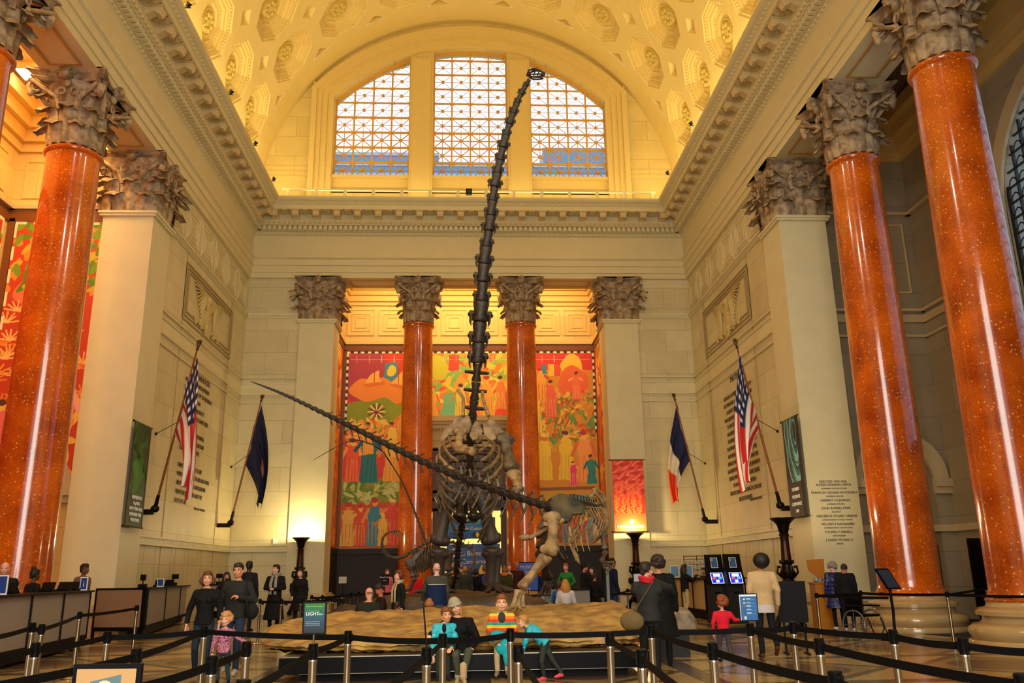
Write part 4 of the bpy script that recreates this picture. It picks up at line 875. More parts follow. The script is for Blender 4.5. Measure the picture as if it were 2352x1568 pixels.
# the same kind of lamp, further forward and out of frame on the left, lights the green banner side
# ---- flags
def flag(label, p0, p1, q0, kind, strut):
    """p0 bracket foot, p1 finial tip"""
    t = thing('flag', label, 'flag', (0, 0, 0)); p0, p1 = V3(p0), V3(p1); d = p1-p0; L = np.linalg.norm(d); d /= L
    MB().tube([p0+d*.35, p1-d*.3], [.042, .03], 8).build('pole', mat('varnished_pole', '8A4A20', .35, var=.15), t, smooth=60)
    b = MB(); b.tube([p0, p0+d*.45], [.07, .055], 10); b.ell(p0, (.14, .14, .12)); b.box((min(p0[0], q0[0]), p0[1]-.09, p0[2]-.18), (max(p0[0], q0[0]), p0[1]+.09, p0[2]-.02)) if abs(q0[0]-p0[0]) > .05 else b.box((p0[0]-.09, min(p0[1], q0[1]), p0[2]-.18), (p0[0]+.09, max(p0[1], q0[1]), p0[2]-.02)); b.build('bracket', DKMETAL, t, smooth=50)
    b = MB(); e = p1-d*.3; b.ell(e+d*.05, (.05, .05, .05)); b.ell(e+d*.18, (.05, .05, .11)); b.ell(e+d*.3, (.045, .03, .05))
    for s in (-1, 1): b.tube([e+d*.14, e+d*.22+V3((.05*s, 0, .0)), e+d*.34+V3((.07*s, 0, .0))], [.03, .035, .01], 5)
    b.build('eagle_finial', mat('gilt_dark', '5A4420', .4, .6), t, smooth=60)
    mdp = p0+d*L*.52; b = MB(); b.tube([mdp, strut], .012, 5); b.ell(strut, (.05, .05, .05)); b.build('wall_stay', DKMETAL, t)
    # cloth hanging from the top of the pole, gathered in folds
    W_, H_ = 1.25 if kind != 'us' else 1.5, 3.0; nu, nv = (44, 60); P = Pic(nu, nv, W_, L*.62, '000000')
    L0 = L*.47
    def fn(u, v):
        # u: along the hoist (pole) 0..L0 from the top; v: fly distance, hanging down with gravity
        return None
    hoist = L0; fly = {'us': 4.5, 'blue': 4.3, 'fr': 4.3}[kind]; me = bpy.data.meshes.new('cloth'); vs = []; cs = []
    for j in range(nv):
        tv = j/(nv-1)
        for i in range(nu):
            tu = i/(nu-1); a = e-d*(.1+tu*hoist)         # point on the pole
            hang = a[2]-0
            # a hanging flag: fly edge falls straight down, hoist folds pile up beneath the top point
            fall = tv*fly; top = e-d*.1
            x = a+(top-a)*(1-(1-tv)**1.6)*V3((.93, .93, 0))+V3((d[0], d[1], 0))/max(.2, math.hypot(d[0], d[1]))*(.55*sin(pi*.75*tv)*(1-.5*tu))
            z = a[2]-fall*(.42+.58*(1-tu)**1.3)
            w_ = .10*sin(tu*16+2*tv)*min(1, tv*3)
            n_ = V3((d[1], -d[0], 0)) if abs(d[1])+abs(d[0]) > .01 else V3((1, 0, 0)); n_ = n_/max(1e-6, np.linalg.norm(n_))
            vs.append((x[0]+n_[0]*w_+.05*sin(tu*9+1+3*tv), x[1]+n_[1]*w_+.12*tv*sin(7*tu), z))
            if kind == 'us':
                c = 'C01818' if int(tu*13) % 2 == 0 else 'E8E0D0'
                if tu < .54 and tv < .42:
                    c = '141A48'
                    if ((i*1.0) % 4 < 1.6) and (j % 5 < 2): c = 'E8E8F0'
            elif kind == 'fr': c = '101848' if tv < .36 else ('E8DCC0' if tv < .64 else 'E8481C')
            else: c = '0C1034' if not (.42 < tv < .58 and .35 < tu < .65) else ('C87030' if (i+j) % 3 else '4060A0')
            cs.append(lin(c)+(1,))
    q = [(j*nu+i, j*nu+i+1, (j+1)*nu+i+1, (j+1)*nu+i) for j in range(nv-1) for i in range(nu-1)]
    me.from_pydata(vs, [], q); me.update(); ca = me.color_attributes.new('Col', 'FLOAT_COLOR', 'POINT'); ca.data.foreach_set('color', np.array(cs, np.float32).ravel())
    c = link('cloth', me, paintmat('flag_cloth', .8) if 'flag_cloth' not in bpy.data.materials else bpy.data.materials['flag_cloth'], t, smooth=180, fix=False)
    return t
flag('striped flag with stars on the left text wall, hanging from a tilted pole', at(356, 1168, X=-9.8), at(458, 783, X=-8.35), (-10.1, 0), 'us', at(358, 996, X=-10.1))
flag('dark navy flag in the left back corner, hanging from a tilted pole', at(530, 1200, X=-9.6), at(603, 908, Y=34.9), (-10.1, 0), 'blue', at(531, 1072, X=-10.1))
flag('blue white and orange flag in the right back corner, hanging from a tilted pole', at(1619, 1192, X=9.6), at(1547, 905, Y=34.9), (10.1, 0), 'fr', at(1620, 1064, X=10.1))
flag('striped flag with stars on the right text wall, hanging from a tilted pole', at(1792, 1160, X=9.8), at(1688, 780, X=8.35), (10.1, 0), 'us', at(1786, 990, X=10.1))
# ================================================================ platforms, rocks and skeletons
def rockmat(name, c1, c2, b_=1.0, sc=2.2, rough=.6): 
    m = mat(name, c1, rough, col2=c2, vs_=sc, bump=b_, bs=7); return m
ROCK1 = rockmat('tan_sandstone', 'C09850', '8E6E40', 1.0, 3.0); ROCK2 = rockmat('brown_rock', '5A4632', '38291C', 1.0, 1.5); ROCK3 = rockmat('grey_rubble', 'A09078', '6A5C4A', 1.0, 5)
def rnd(x, y, s=0): return (sin(x*2.1+s)+sin(y*2.7+1.3*s+1)+.6*sin(x*5.3-y*4.1+s)+.4*sin(x*9.7+y*8.3+2*s)+.25*sin(x*17+y*3+s)+.2*sin(y*19-x*6))/3.4
def slab(loop, z0, ztop, m, name, n=24, s=0, amp=.05, **k):
    """rock slab: outline loop of (x, y, top z) points, rough edge and rolling top"""
    loop = [V3(p) for p in loop]; P = []; N_ = len(loop); pts = []
    sub = 20
    for i in range(N_):
        a, c = loop[i], loop[(i+1) % N_]
        for j in range(sub): t = j/sub; pts.append(a*(1-t)+c*t)
    cen = sum(pts)/len(pts); b = MB(); rings = []
    for kz, (sc, fz) in enumerate(((.97, 0), (1.0, .18), (.985, .38), (1.01, .55), (.99, .75), (.97, .93), (.93, 1.0))):
        rings.append([(cen[0]+(p[0]-cen[0])*sc+.07*rnd(p[0]*1.5, p[1]*1.5+kz, s), cen[1]+(p[1]-cen[1])*sc+.07*rnd(p[1]*1.4, p[0]*1.3+kz*2, s+2), z0+(p[2]-z0)*fz+(.03*rnd(p[0]*3, p[1]*3, s) if fz > .1 else 0)) for p in pts])
    for q in range(1, n+1):
        sc = .93*(1-q/n); rings.append([(cen[0]+(p[0]-cen[0])*sc, cen[1]+(p[1]-cen[1])*sc, p[2]*sc/.93+cen[2]*(1-sc/.93)+amp*rnd((cen[0]+(p[0]-cen[0])*sc)*1.3, (cen[1]+(p[1]-cen[1])*sc)*1.3, s)) for p in pts])
    b.grid(rings, wv=True); b.add([p for p in rings[0]], [tuple(range(len(pts)))]); o = b.build(name, m, smooth=60, **k)
    for sc_, st_, tp in ((.5, .16, 'CLOUDS'), (.12, .05, 'CLOUDS')):
        tx = bpy.data.textures.new('crag', tp); tx.noise_scale = sc_; d = o.modifiers.new('d', 'DISPLACE'); d.texture = tx; d.strength = st_; d.texture_coords = 'LOCAL'
    return o
def A(px, py, Y, dz=0): p = at(px, py, Y=Y); return (p.x, p.y, p.z+dz)
# black bench in front
BY = 13.2; bp0, bp1 = at(641, 1506, Y=BY), at(1492, 1496, Y=BY); zt = (bp0.z+bp1.z)/2
t = thing('display_bench', 'long black platform bench carrying the tan rock slab, family seated on its front edge', 'bench', (0, 0, FL))
x0, x1 = bp0.x, bp1.x
GL = mat('gloss_black', '060505', .35, spec=.12)
b = MB(); b.box((x0, BY, zt-.24-FL), (x1, 18.6, zt-FL)); b.build('seat', GL, t)
b = MB(); b.box((x0+.28, BY+.25, 0), (x1-.3, 18.4, zt-.24-FL)); b.build('plinth', BLACK, t)
b = MB(); b.box((x0, BY-.006, zt-.012-FL), (x1, BY+.01, zt-FL+.002)); b.box((x0+.3, BY-.002, zt-.24-FL), (x1-.1, BY, zt-.235-FL)); b.build('edge_trim', CHROME, t)
fr = [A(604, 1482, 14.6), A(700, 1490, 13.9), A(860, 1491, 13.75), A(960, 1492, 13.8), A(1120, 1486, 13.85), A(1300, 1482, 13.85), A(1420, 1470, 14.0), A(1478, 1452, 14.6), A(1470, 1445, 16.5), A(1440, 1440, 18.2), A(1200, 1440, 18.5), A(900, 1440, 18.5), A(700, 1436, 18.3), A(612, 1450, 17)]
zs = [.60, .60, .62, .62, .64, .62, .62, .66, .86, .98, .94, .90, .84, .70]
SLAB = slab([(p[0], p[1], z) for p, z in zip(fr, zs)], zt+.01, 1, ROCK1, 'rock_slab', s=1, amp=.07, label='wide tan cast rock slab lying on the black bench in front', cat='rock')
# large back platform with brown rocks
def mound(name, label, cx, cy, z0, rx, ry, h, m, s=0, n=26):
    b = MB(); rings = []
    for i in range(9):
        t = i/8; r = cos(t*pi/2)**.7; rings.append([(cx+rx*r*cos(2*pi*k/n)*(1+.12*rnd(3*cos(2*pi*k/n), 3*sin(2*pi*k/n)+t, s)), cy+ry*r*sin(2*pi*k/n)*(1+.12*rnd(3*sin(2*pi*k/n), 3*cos(2*pi*k/n)+t, s+1)), z0+h*sin(t*pi/2)*(1+.10*rnd(4*cos(2*pi*k/n)*r, 4*sin(2*pi*k/n)*r, s))) for k in range(n)])
    b.grid(rings, wv=True, caps=True); return b.build(name, m, smooth=50, label=label, cat='rock')
PB = slab([(-2.6, 21.3, .95), (-1, 21.0, 1.08), (.6, 20.9, 1.10), (1.7, 21.0, 1.0), (1.95, 22.2, .9), (2.0, 26, .9), (1.8, 29, 1.0), (-.5, 30, 1.05), (-2.8, 29, 1.0), (-3.2, 25, .95)], FL+.01, 1, ROCK2, 'rock_platform', s=4, amp=.05, label='broad dark brown rock platform under the rearing skeleton', cat='rock')
mound('boulder', 'brown boulder at the left end of the rock platform', at(800, 1400, Y=24).x, 24.2, FL, .75, .9, .72, ROCK2, 3)
mound('boulder', 'dark rough boulder beside the platform, under the right end of the skeletons', at(1372, 1400, Y=20.0).x, 20.0, FL, .75, .45, .62, ROCK2, 5)
mound('boulder', 'low dark rock between the rainbow jacket girl and the platform', at(1050, 1400, Y=20.0).x, 20.15, FL, 1.1, .4, .62, ROCK2, 8)
mound('rubble_rock', 'pale grey broken rock right of the bench behind the man in the long black coat', at(1548, 1420, Y=16.5).x, 16.5, FL+.42, .42, .5, .42, ROCK3, 9)
t = thing('pedestal', 'dark box pedestal under the pale grey broken rock', 'pedestal', at(1540, 1500, Y=16.3)*1.0); t.location = (at(1535, 1500, Y=16.3).x, 16.4, FL)
MB().box((-.3, -.55, 0), (.3, .5, .42)).build('body', mat('charcoal_panel', '1A1A1E', .4), t); MB().box((-.33, -.58, .40), (.33, .53, .43)).build('top', mat('charcoal_panel', '1A1A1E'), t)
# ---- bones
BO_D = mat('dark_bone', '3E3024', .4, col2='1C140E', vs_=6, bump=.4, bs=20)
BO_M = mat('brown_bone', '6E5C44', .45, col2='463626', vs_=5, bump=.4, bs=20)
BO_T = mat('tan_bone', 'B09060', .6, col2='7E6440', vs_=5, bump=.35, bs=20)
def bone(name, m, par, p0, p1, r0, rm, r1, flat=.8, curve=None, n=10):
    p0, p1 = V3(p0), V3(p1); c = V3(curve) if curve is not None else 0; P = []; R = []; L = np.linalg.norm(p1-p0)
    for t, q in ((0, .35), (.03, .85), (.09, 1.0), (.2, .55), (.35, .12), (.5, 0), (.65, .1), (.8, .5), (.91, 1.0), (.97, .85), (1, .35)):
        P.append(p0+(p1-p0)*t+c*(4*t*(1-t))); e = r0 if t < .5 else r1
        R.append(rm+(e-rm)*q if q > .36 or .1 < t < .9 else e*q*1.6)
    b = MB(); b.tube(P, R, n, flat=flat); d = (p1-p0)/L; x, y, _ = frame(d)
    for e, r in ((p0+d*r0*.6, r0), (p1-d*r1*.6, r1)):
        for s in (-1, 1): b.ell(e+x*s*r*.55, (r*.62, r*.62, r*.6), n=8, m_=6)
    return b.build(name, m, par, smooth=60)
def vert_proto(kind):
    b = MB()   # axis along +Z (length 1), +Y is up (neural side)
    b.tube([(0, 0, 0), (0, 0, .08), (0, 0, .5), (0, 0, .92), (0, 0, 1)], [.46, .5, .36, .44, .4] if kind == 'neck' else [.30, .33, .2, .33, .30], 10)
    b.tube([(0, .22, .1), (0, .3, .5), (0, .24, .9)], [.16, .2, .16], 8)
    if kind == 'neck':
        b.tube([(0, .3, .25), (0, .5, .5), (0, .55, .75)], [.2, .22, .1], 6)
        for s in (-1, 1):
            b.tube([(s*.1, .28, .8), (s*.24, .36, 1.05), (s*.26, .32, 1.2)], [.1, .1, .05], 6); b.tube([(s*.1, .28, .2), (s*.24, .34, -.04), (s*.25, .3, -.14)], [.1, .09, .04], 6)
            b.tube([(s*.2, 0, .3), (s*.52, -.12, .35), (s*.58, -.22, .25)], [.2, .2, .12], 6); b.tube([(s*.5, -.2, .35), (s*.5, -.3, -.1), (s*.44, -.36, -.3)], [.1, .07, .02], 5)
    if kind == 'back':
        b.tube([(0, .3, .5), (0, .9, .4), (0, 1.25, .35)], [.14, .1, .16], 6, flat=.6)
        for s in (-1, 1): b.tube([(s*.15, .3, .5), (s*.65, .45, .5), (s*.8, .42, .5)], [.13, .1, .1], 6)
    if kind == 'tail':
        b.tube([(0, .3, .5), (0, .62, .2), (0, .85, .0)], [.13, .1, .12], 6, flat=.6)
        for s in (-1, 1): b.tube([(s*.15, .05, .45), (s*.5, .02, .35), (s*.62, 0, .3)], [.12, .09, .06], 6)
        b.tube([(0, -.25, .0), (0, -.62, -.2), (0, -1.0, -.5)], [.1, .075, .1], 6)
    if kind == 'whip': b.tube([(0, .18, .3), (0, .3, .0)], [.07, .04], 5); b.tube([(0, -.2, .1), (0, -.42, -.25)], [.07, .04], 5)
    return b
VP = {}
def chain(par, pts, n, r0, r1, kind, m, up=(0, 0, 1), name='vertebra', rfun=None, ratio=1.0, gap=.96, kinds=None):
    """vertebrae along a smooth path; sizes run from r0 to r1; returns vertex frames"""
    pts = [V3(p) for p in pts]; M_ = len(pts); dense = []
    for i in range(M_-1):
        p0, p1, p2, p3 = pts[max(0, i-1)], pts[i], pts[i+1], pts[min(M_-1, i+2)]
        for j in range(20):
            t = j/20; dense.append(.5*((2*p1)+(-p0+p2)*t+(2*p0-5*p1+4*p2-p3)*t*t+(-p0+3*p1-3*p2+p3)*t**3))
    dense.append(pts[-1]); dense = np.array(dense); s = np.concatenate([[0], np.cumsum(np.linalg.norm(np.diff(dense, axis=0), axis=1))])
    w_ = np.array([(r0+(r1-r0)*k/(n-1))**.8 if rfun is None else rfun(k/(n-1))**.8 for k in range(n)]); ed = np.concatenate([[0], np.cumsum(w_)])/w_.sum()*s[-1]
    P = np.stack([np.interp(ed, s, dense[:, i]) for i in range(3)], 1); out = []
    for k in range(n):
        kd = kinds(k/(n-1)) if kinds else kind; key = (kd, m.name)
        a, c = P[k], P[k+1]; d = c-a; L = np.linalg.norm(d); d /= L; u = V3(up); y = u-d*(u@d); y /= np.linalg.norm(y)+1e-9; x = np.cross(y, d)
        r = (r0+(r1-r0)*k/(n-1)) if rfun is None else rfun(k/(n-1))
        if kd == 'neck': r *= 1+.13*sin(k*2.3)
        if key not in VP: o = vert_proto(kd).build(name, m, par, smooth=50); VP[key] = o.data
        else:
            o = bpy.data.objects.new(name, VP[key]); COL.objects.link(o); o.parent = par
        o.matrix_local = Matrix([[x[i]*r, y[i]*r, d[i]*L*gap, a[i]] for i in range(3)]+[[0, 0, 0, 1]]); out.append((a, c, x, y, d, r))
    return out
def rib(par, m, pts, r, up=None):
    MB().tube(pts, [r*.9]+[r]*(len(pts)-2)+[r*.7], 6, flat=.55).build('rib', m, par, smooth=60)
def skull(par, c, fwd, up, L, m, kind):
    f = V3(fwd); f /= np.linalg.norm(f); u = V3(up); u = u-f*(u@f); u /= np.linalg.norm(u); s_ = np.cross(f, u); c = V3(c)
    q = lambda x, y, z: c+f*x*L+s_*y*L+u*z*L
    b = MB(); h = .34 if kind == 's' else .3; w_ = .17 if kind == 's' else .14
    b.ell(q(-.02, 0, .05), (w_*L*.75,)*3, n=9); 
    for s in (-1, 1):
        b.tube([q(-.05, s*w_*.7, .18), q(.2, s*w_*.8, .26), q(.45, s*w_*.7, .24), q(.75, s*w_*.6, .12), q(.95, s*w_*.3, .0)], [.05*L, .05*L, .05*L, .045*L, .05*L], 6)
        b.tube([q(-.08, s*w_, -.08), q(.2, s*w_, -.06), q(.55, s*w_*.9, -.07), q(.9, s*w_*.5, -.07)], [.04*L, .035*L, .045*L, .05*L], 6)
        for x, z0, z1 in ((-.06, -.08, .18), (.17, -.05, .25), (.42, -.05, .22), (.66, -.05, .14)): b.tube([q(x, s*w_, z0), q(x+.04, s*w_*.85, z1)], .03*L, 5)
        for k in range(6 if kind == 's' else 9): x = .5+.07*k if kind == 's' else .15+.085*k; b.cap(q(x, s*w_*.8, -.08), q(x, s*w_*.8, -.15 if kind == 's' else -.17), .018*L, .006*L, n=5)
    b.tube([q(.9, -w_*.4, -.02), q(.98, 0, -.02), q(.9, w_*.4, -.02)], .05*L, 6); b.tube([q(.15, 0, .27), q(.5, 0, .25), q(.85, 0, .07)], .05*L, 6)
    b.build('skull', m, par, smooth=60)
    b = MB(); g = .12 if kind == 's' else .3
    for s in (-1, 1): b.tube([q(-.06, s*w_, -.1), q(.15, s*w_, -.14-g*.3), q(.5, s*w_*.9, -.16-g*.6), q(.85, s*w_*.4, -.14-g)], [.03*L, .045*L, .04*L, .035*L], 6)
    b.tube([q(.85, -w_*.4, -.14-g), q(.88, 0, -.14-g), q(.85, w_*.4, -.14-g)], .04*L, 6); b.build('jaw', m, par, smooth=60)
def foot(par, m, p, fwd, r, n=3, claw=True, name='foot_bone'):
    p = V3(p); f = V3(fwd); f /= np.linalg.norm(f); s_ = np.cross(f, (0, 0, 1)); 
    for k in range(n):
        a = (k-(n-1)/2)*.55; d = f*cos(a)+s_*sin(a); b = MB()
        b.tube([p+V3((0, 0, r*1.4)), p+d*r*1.6+V3((0, 0, r*.9)), p+d*r*2.7+V3((0, 0, r*.55))], [r*.5, r*.42, r*.38], 7); b.ell(p+d*r*2.8+V3((0, 0, r*.5)), (r*.45,)*3, n=7)
        b.tube([p+d*r*2.9+V3((0, 0, r*.5)), p+d*r*3.8+V3((0, 0, r*.35))], [r*.36, r*.3], 7)
        b.tube([p+d*r*3.8+V3((0, 0, r*.42)), p+d*r*4.5+V3((0, 0, r*.38)), p+d*r*5.0+V3((0, 0, r*.08))], [r*.3, r*.2, r*.04], 6); b.build('toe', m, par, smooth=60)
# ---------------- the rearing long-necked skeleton
T = thing('sauropod_skeleton', 'huge rearing long-necked dinosaur skeleton, its head up before the arched windows', 'skeleton')
YF = 25.0
neck = [A(1078, 1120, 24.9), A(1080, 1050, 24.6), A(1082, 985, 24.2), A(1088, 930, 23.9), A(1096, 850, 23.6), A(1100, 770, 23.4), A(1106, 690, 23.2), A(1112, 600, 23.0), A(1124, 520, 22.8), A(1134, 440, 22.6), A(1150, 360, 22.4), A(1168, 290, 22.2), A(1192, 225, 22.0), A(1216, 182, 21.8)]
fw = Vector((0, -1, .1))
VP.clear()
def nr(t): return np.interp(t, [0, .12, .22, .3, .4, .55, .75, .9, 1], [.42, .42, .42, .52, .44, .34, .28, .22, .15])
ch = chain(T, neck, 27, 0, 0, 'neck', BO_D, up=(0, 1, .15), rfun=nr, kinds=lambda t: 'back' if t < .26 else 'neck')
skull(T, A(1216, 172, 21.8), (.75, -.5, -.22), (.1, -.2, 1), .55, BO_D, 's')
# ribs of the chest, hanging forward from the upright spine
for k in range(10):
    t = k/9; cy = 1135-148*t; c = V3(A(1078, cy, 24.9-.3*t)); w_ = np.interp(t, [0, .3, .7, 1], [.55, .85, .95, .6]); dp = np.interp(t, [0, .4, .8, 1], [.8, 1.25, 1.35, .8]); dr = np.interp(t, [0, .5, 1], [1.0, .85, .55])
    for s in (-1, 1):
        pts = [c+V3((s*.15, 0, .15)), c+V3((s*w_*.65, .12, .12)), c+V3((s*w_*1.0, -dp*.3, -dr*.25)), c+V3((s*w_*.98, -dp*.65, -dr*.7)), c+V3((s*w_*.72, -dp*.95, -dr*1.15)), c+V3((s*w_*.42, -dp*1.05, -dr*1.4))]
        rib(T, BO_T if k > 5 else BO_M, pts, .055)
def blob(name, m, par, pts, thick, n=14):
    """flat plate bone: closed outline of 3-D points thickened with a rounded rim"""
    pts = [V3(p) for p in pts]; c = sum(pts)/len(pts); nrm = np.zeros(3)
    for i in range(len(pts)): nrm += np.cross(pts[i]-c, pts[(i+1) % len(pts)]-c)
    nrm /= np.linalg.norm(nrm); b = MB(); R = []
    for sc, h in ((.0, .9), (.45, .8), (.8, .75), (.95, .9), (1.0, .3), (1.0, -.3), (.95, -.9), (.8, -.75), (.45, -.8), (0, -.9)):
        R.append([c+(p-c)*max(sc, .02)+nrm*h*thick for p in pts])
    b.grid(R, wv=True); return b.build(name, m, par, smooth=80)
# shoulder girdle: pale plates on the chest front
S = lambda px, py, Y=23.2: A(px, py, Y)
blob('shoulder_blade', BO_T, T, [S(1062, 952), S(1078, 955), S(1084, 975), S(1078, 995), S(1050, 1000), S(1030, 1000), S(1012, 1018), S(1010, 1005), S(1020, 985), S(1040, 970), S(1045, 958)], .05)
blob('shoulder_blade', BO_T, T, [S(1122, 955, 23.3), S(1135, 965, 23.3), S(1160, 995, 23.3), S(1165, 1010, 23.3), S(1150, 1010, 23.3), S(1130, 990, 23.3), S(1118, 972, 23.3)], .05)
blob('breast_plate', BO_T, T, [S(1084, 978, 22.9), S(1092, 966, 22.9), S(1102, 972, 22.9), S(1108, 990, 22.9), S(1104, 1008, 22.9), S(1085, 1012, 22.9), S(1078, 1000, 22.9)], .05)
blob('breast_plate', BO_T, T, [S(1108, 970, 22.9), S(1122, 972, 22.9), S(1136, 990, 22.9), S(1140, 1008, 22.9), S(1128, 1014, 22.9), S(1112, 1000, 22.9)], .05)
for (a, c_) in (((1052, 895), (1064, 955)), ((1108, 900), (1122, 955))):
    MB().tube([A(a[0], a[1], 23.4), A((a[0]+c_[0])/2+6*(1 if a[0] > 1080 else -1)*-1, (a[1]+c_[1])/2-12, 23.2), A(c_[0], c_[1], 23.1)], [.05, .045, .06], 6).build('neck_rib', BO_T, T, smooth=60)
bone('humerus', BO_T, T, S(1058, 985, 23.0), S(1052, 1030, 22.5), .17, .10, .14)
bone('radius', BO_T, T, S(1050, 1033, 22.5), S(1088, 1040, 22.0), .13, .085, .11)
bone('ulna', BO_T, T, S(1054, 1027, 22.5), S(1090, 1032, 22.05), .11, .07, .09)
foot(T, BO_T, S(1092, 1036, 21.9), (.6, -.75, .3), .085, 3)
foot(T, BO_T, S(1096, 1024, 21.9), (.3, -.6, .7), .07, 2)
bone('humerus', BO_M, T, S(1156, 1000, 23.2), S(1177, 1080, 22.6), .26, .15, .22)
bone('radius', BO_T, T, S(1176, 1084, 22.5), S(1192, 1128, 22.0), .17, .10, .15)
bone('ulna', BO_T, T, S(1184, 1082, 22.6), S(1197, 1126, 22.1), .12, .07, .1)
foot(T, BO_T, S(1194, 1140, 21.9), (.1, -.5, -.7), .09, 3)
# pelvis, hind legs
P0 = V3(A(1072, 1135, 24.9))
blob('hip_bone', BO_M, T, [P0+V3(v) for v in ((-.2, 0, .35), (-.75, .1, .3), (-.95, 0, -.1), (-.75, -.1, -.45), (-.3, -.1, -.35), (-.1, 0, 0))], .12)
blob('hip_bone', BO_M, T, [P0+V3(v) for v in ((.3, 0, .35), (.8, .1, .3), (1.0, 0, -.1), (.75, -.1, -.45), (.35, -.1, -.35), (.15, 0, 0))], .12)
for s, px in ((-1, 1052), (1, 1092)): bone('pubis', BO_D, T, A(1070+s*12, 1150, 24.6), A(px-2*s, 1190, 24.0), .14, .1, .17)
LEGM = mat('dark_leg_bone', '40342A', .5, var=.3, vs_=4, bump=.35, bs=15)
bone('femur', LEGM, T, A(1036, 1128, 24.7), A(1007, 1252, 24.5), .29, .17, .27, flat=.75)
bone('tibia', LEGM, T, A(1008, 1258, 24.5), A(1008, 1352, 24.7), .27, .17, .2, flat=.8); bone('fibula', LEGM, T, A(994, 1262, 24.5), A(1000, 1352, 24.6), .14, .09, .12)
bone('femur', LEGM, T, A(1105, 1130, 24.7), A(1131, 1250, 24.5), .29, .17, .27, flat=.75)
bone('tibia', LEGM, T, A(1131, 1256, 24.5), A(1128, 1352, 24.7), .27, .17, .2, flat=.8); bone('fibula', LEGM, T, A(1146, 1260, 24.5), A(1140, 1350, 24.6), .14, .09, .12)
foot(T, LEGM, A(1008, 1362, 24.5), (-.2, -1, 0), .17, 4); foot(T, LEGM, A(1132, 1362, 24.5), (.6, -1, 0), .17, 4)
# tail: down behind the legs, along the rock, then whipping up at the back left
tail = [A(1070, 1150, 25.1), A(1062, 1200, 25.4), A(1052, 1265, 25.8), A(1048, 1325, 26.3), A(1040, 1350, 27.2)]
VP.clear(); ch = chain(T, tail, 15, .40, .22, 'tail', BO_D, up=(-.15, 1, .5), gap=.98)
wh = [A(1040, 1350, 27.2), A(1020, 1345, 28.4), A(995, 1300, 28.8), A(976, 1240, 28.6), A(950, 1170, 28.2), A(925, 1110, 27.6), A(900, 1068, 27.0)]
VP.clear(); chain(T, wh, 34, .17, .05, 'whip', BO_M, up=(.8, 0, .5), gap=1.0)
MB().tube([A(900, 1068, 27.0), A(880, 1038, 26.8), A(855, 1020, 26.5), A(825, 1011, 26.2), A(795, 1015, 26), A(765, 1030, 26), A(720, 1056, 26)], [.03, .024, .02, .018, .016, .013, .008], 6).build('tail_tip', BO_D, T, smooth=60)
for px, py in ((1120, 1350), (1008, 1350)):
    pass
# ---------------- young sauropod behind
T = thing('young_sauropod_skeleton', 'small long-necked dinosaur skeleton at back left, its head turned on a looped neck', 'skeleton')
VP.clear(); chain(T, [A(1085, 1262, 27.2), A(1060, 1250, 27.4), A(1030, 1245, 27.4), A(1000, 1243, 27.2), A(975, 1250, 27), A(955, 1262, 26.8), A(935, 1274, 26.6)], 16, .14, .12, 'back', BO_M, gap=.98)
VP.clear(); chain(T, [A(935, 1274, 26.6), A(912, 1282, 26.4), A(890, 1275, 26.2), A(878, 1255, 26.0), A(880, 1235, 25.9), A(892, 1223, 25.8), A(906, 1220, 25.8)], 22, .115, .055, 'neck', BO_M, up=(-.5, 0, .6), gap=1.0)
skull(T, A(905, 1222, 25.8), (1, -.1, -.25), (0, 0, 1), .30, BO_M, 's')
for k in range(11):
    t = k/10; c = V3(A(950+62*t, 1266-22*t, 26.9+.3*t)); w_ = .22+.16*sin(t*pi); d_ = .38+.3*sin(min(1, t*1.3)*pi*.7)
    for s in (-1, 1): rib(T, BO_M, [c+V3((0, s*.06, 0)), c+V3((-.02, s*w_*.9, -.02)), c+V3((-.05, s*w_*1.1, -d_*.45)), c+V3((-.12, s*w_*.7, -d_)), c+V3((-.16, s*w_*.4, -d_*1.15))], .024)
blob('shoulder_blade', BO_M, T, [A(970, 1258, 26.4), A(975, 1262, 26.4), A(955, 1285, 26.4), A(945, 1300, 26.4), A(932, 1300, 26.4), A(930, 1288, 26.4), A(945, 1278, 26.4)], .03)
for x, x2, Y in ((940, 950, 26.3), (950, 955, 27.0)):
    bone('humerus', BO_M, T, A(x, 1298, Y), A(x2, 1325, Y), .1, .055, .09); bone('radius', BO_M, T, A(x2, 1327, Y), A(x2-14, 1356, Y), .075, .04, .06); foot(T, BO_M, A(x2-16, 1360, Y), (-1, -.5, 0), .055)
for x, Y in ((1030, 26.7), (1036, 27.8)):
    bone('femur', BO_M, T, A(x, 1262, Y), A(x-6, 1312, Y), .12, .07, .11); bone('tibia', BO_M, T, A(x-6, 1315, Y), A(x, 1356, Y), .1, .06, .08); foot(T, BO_M, A(x, 1360, Y), (-1, -.4, 0), .07)
VP.clear(); chain(T, [A(1085, 1262, 27.2), A(1092, 1280, 27.3), A(1085, 1300, 27.6), A(1070, 1312, 28), A(1050, 1318, 28.4)], 14, .13, .06, 'tail', BO_T, gap=1.0)
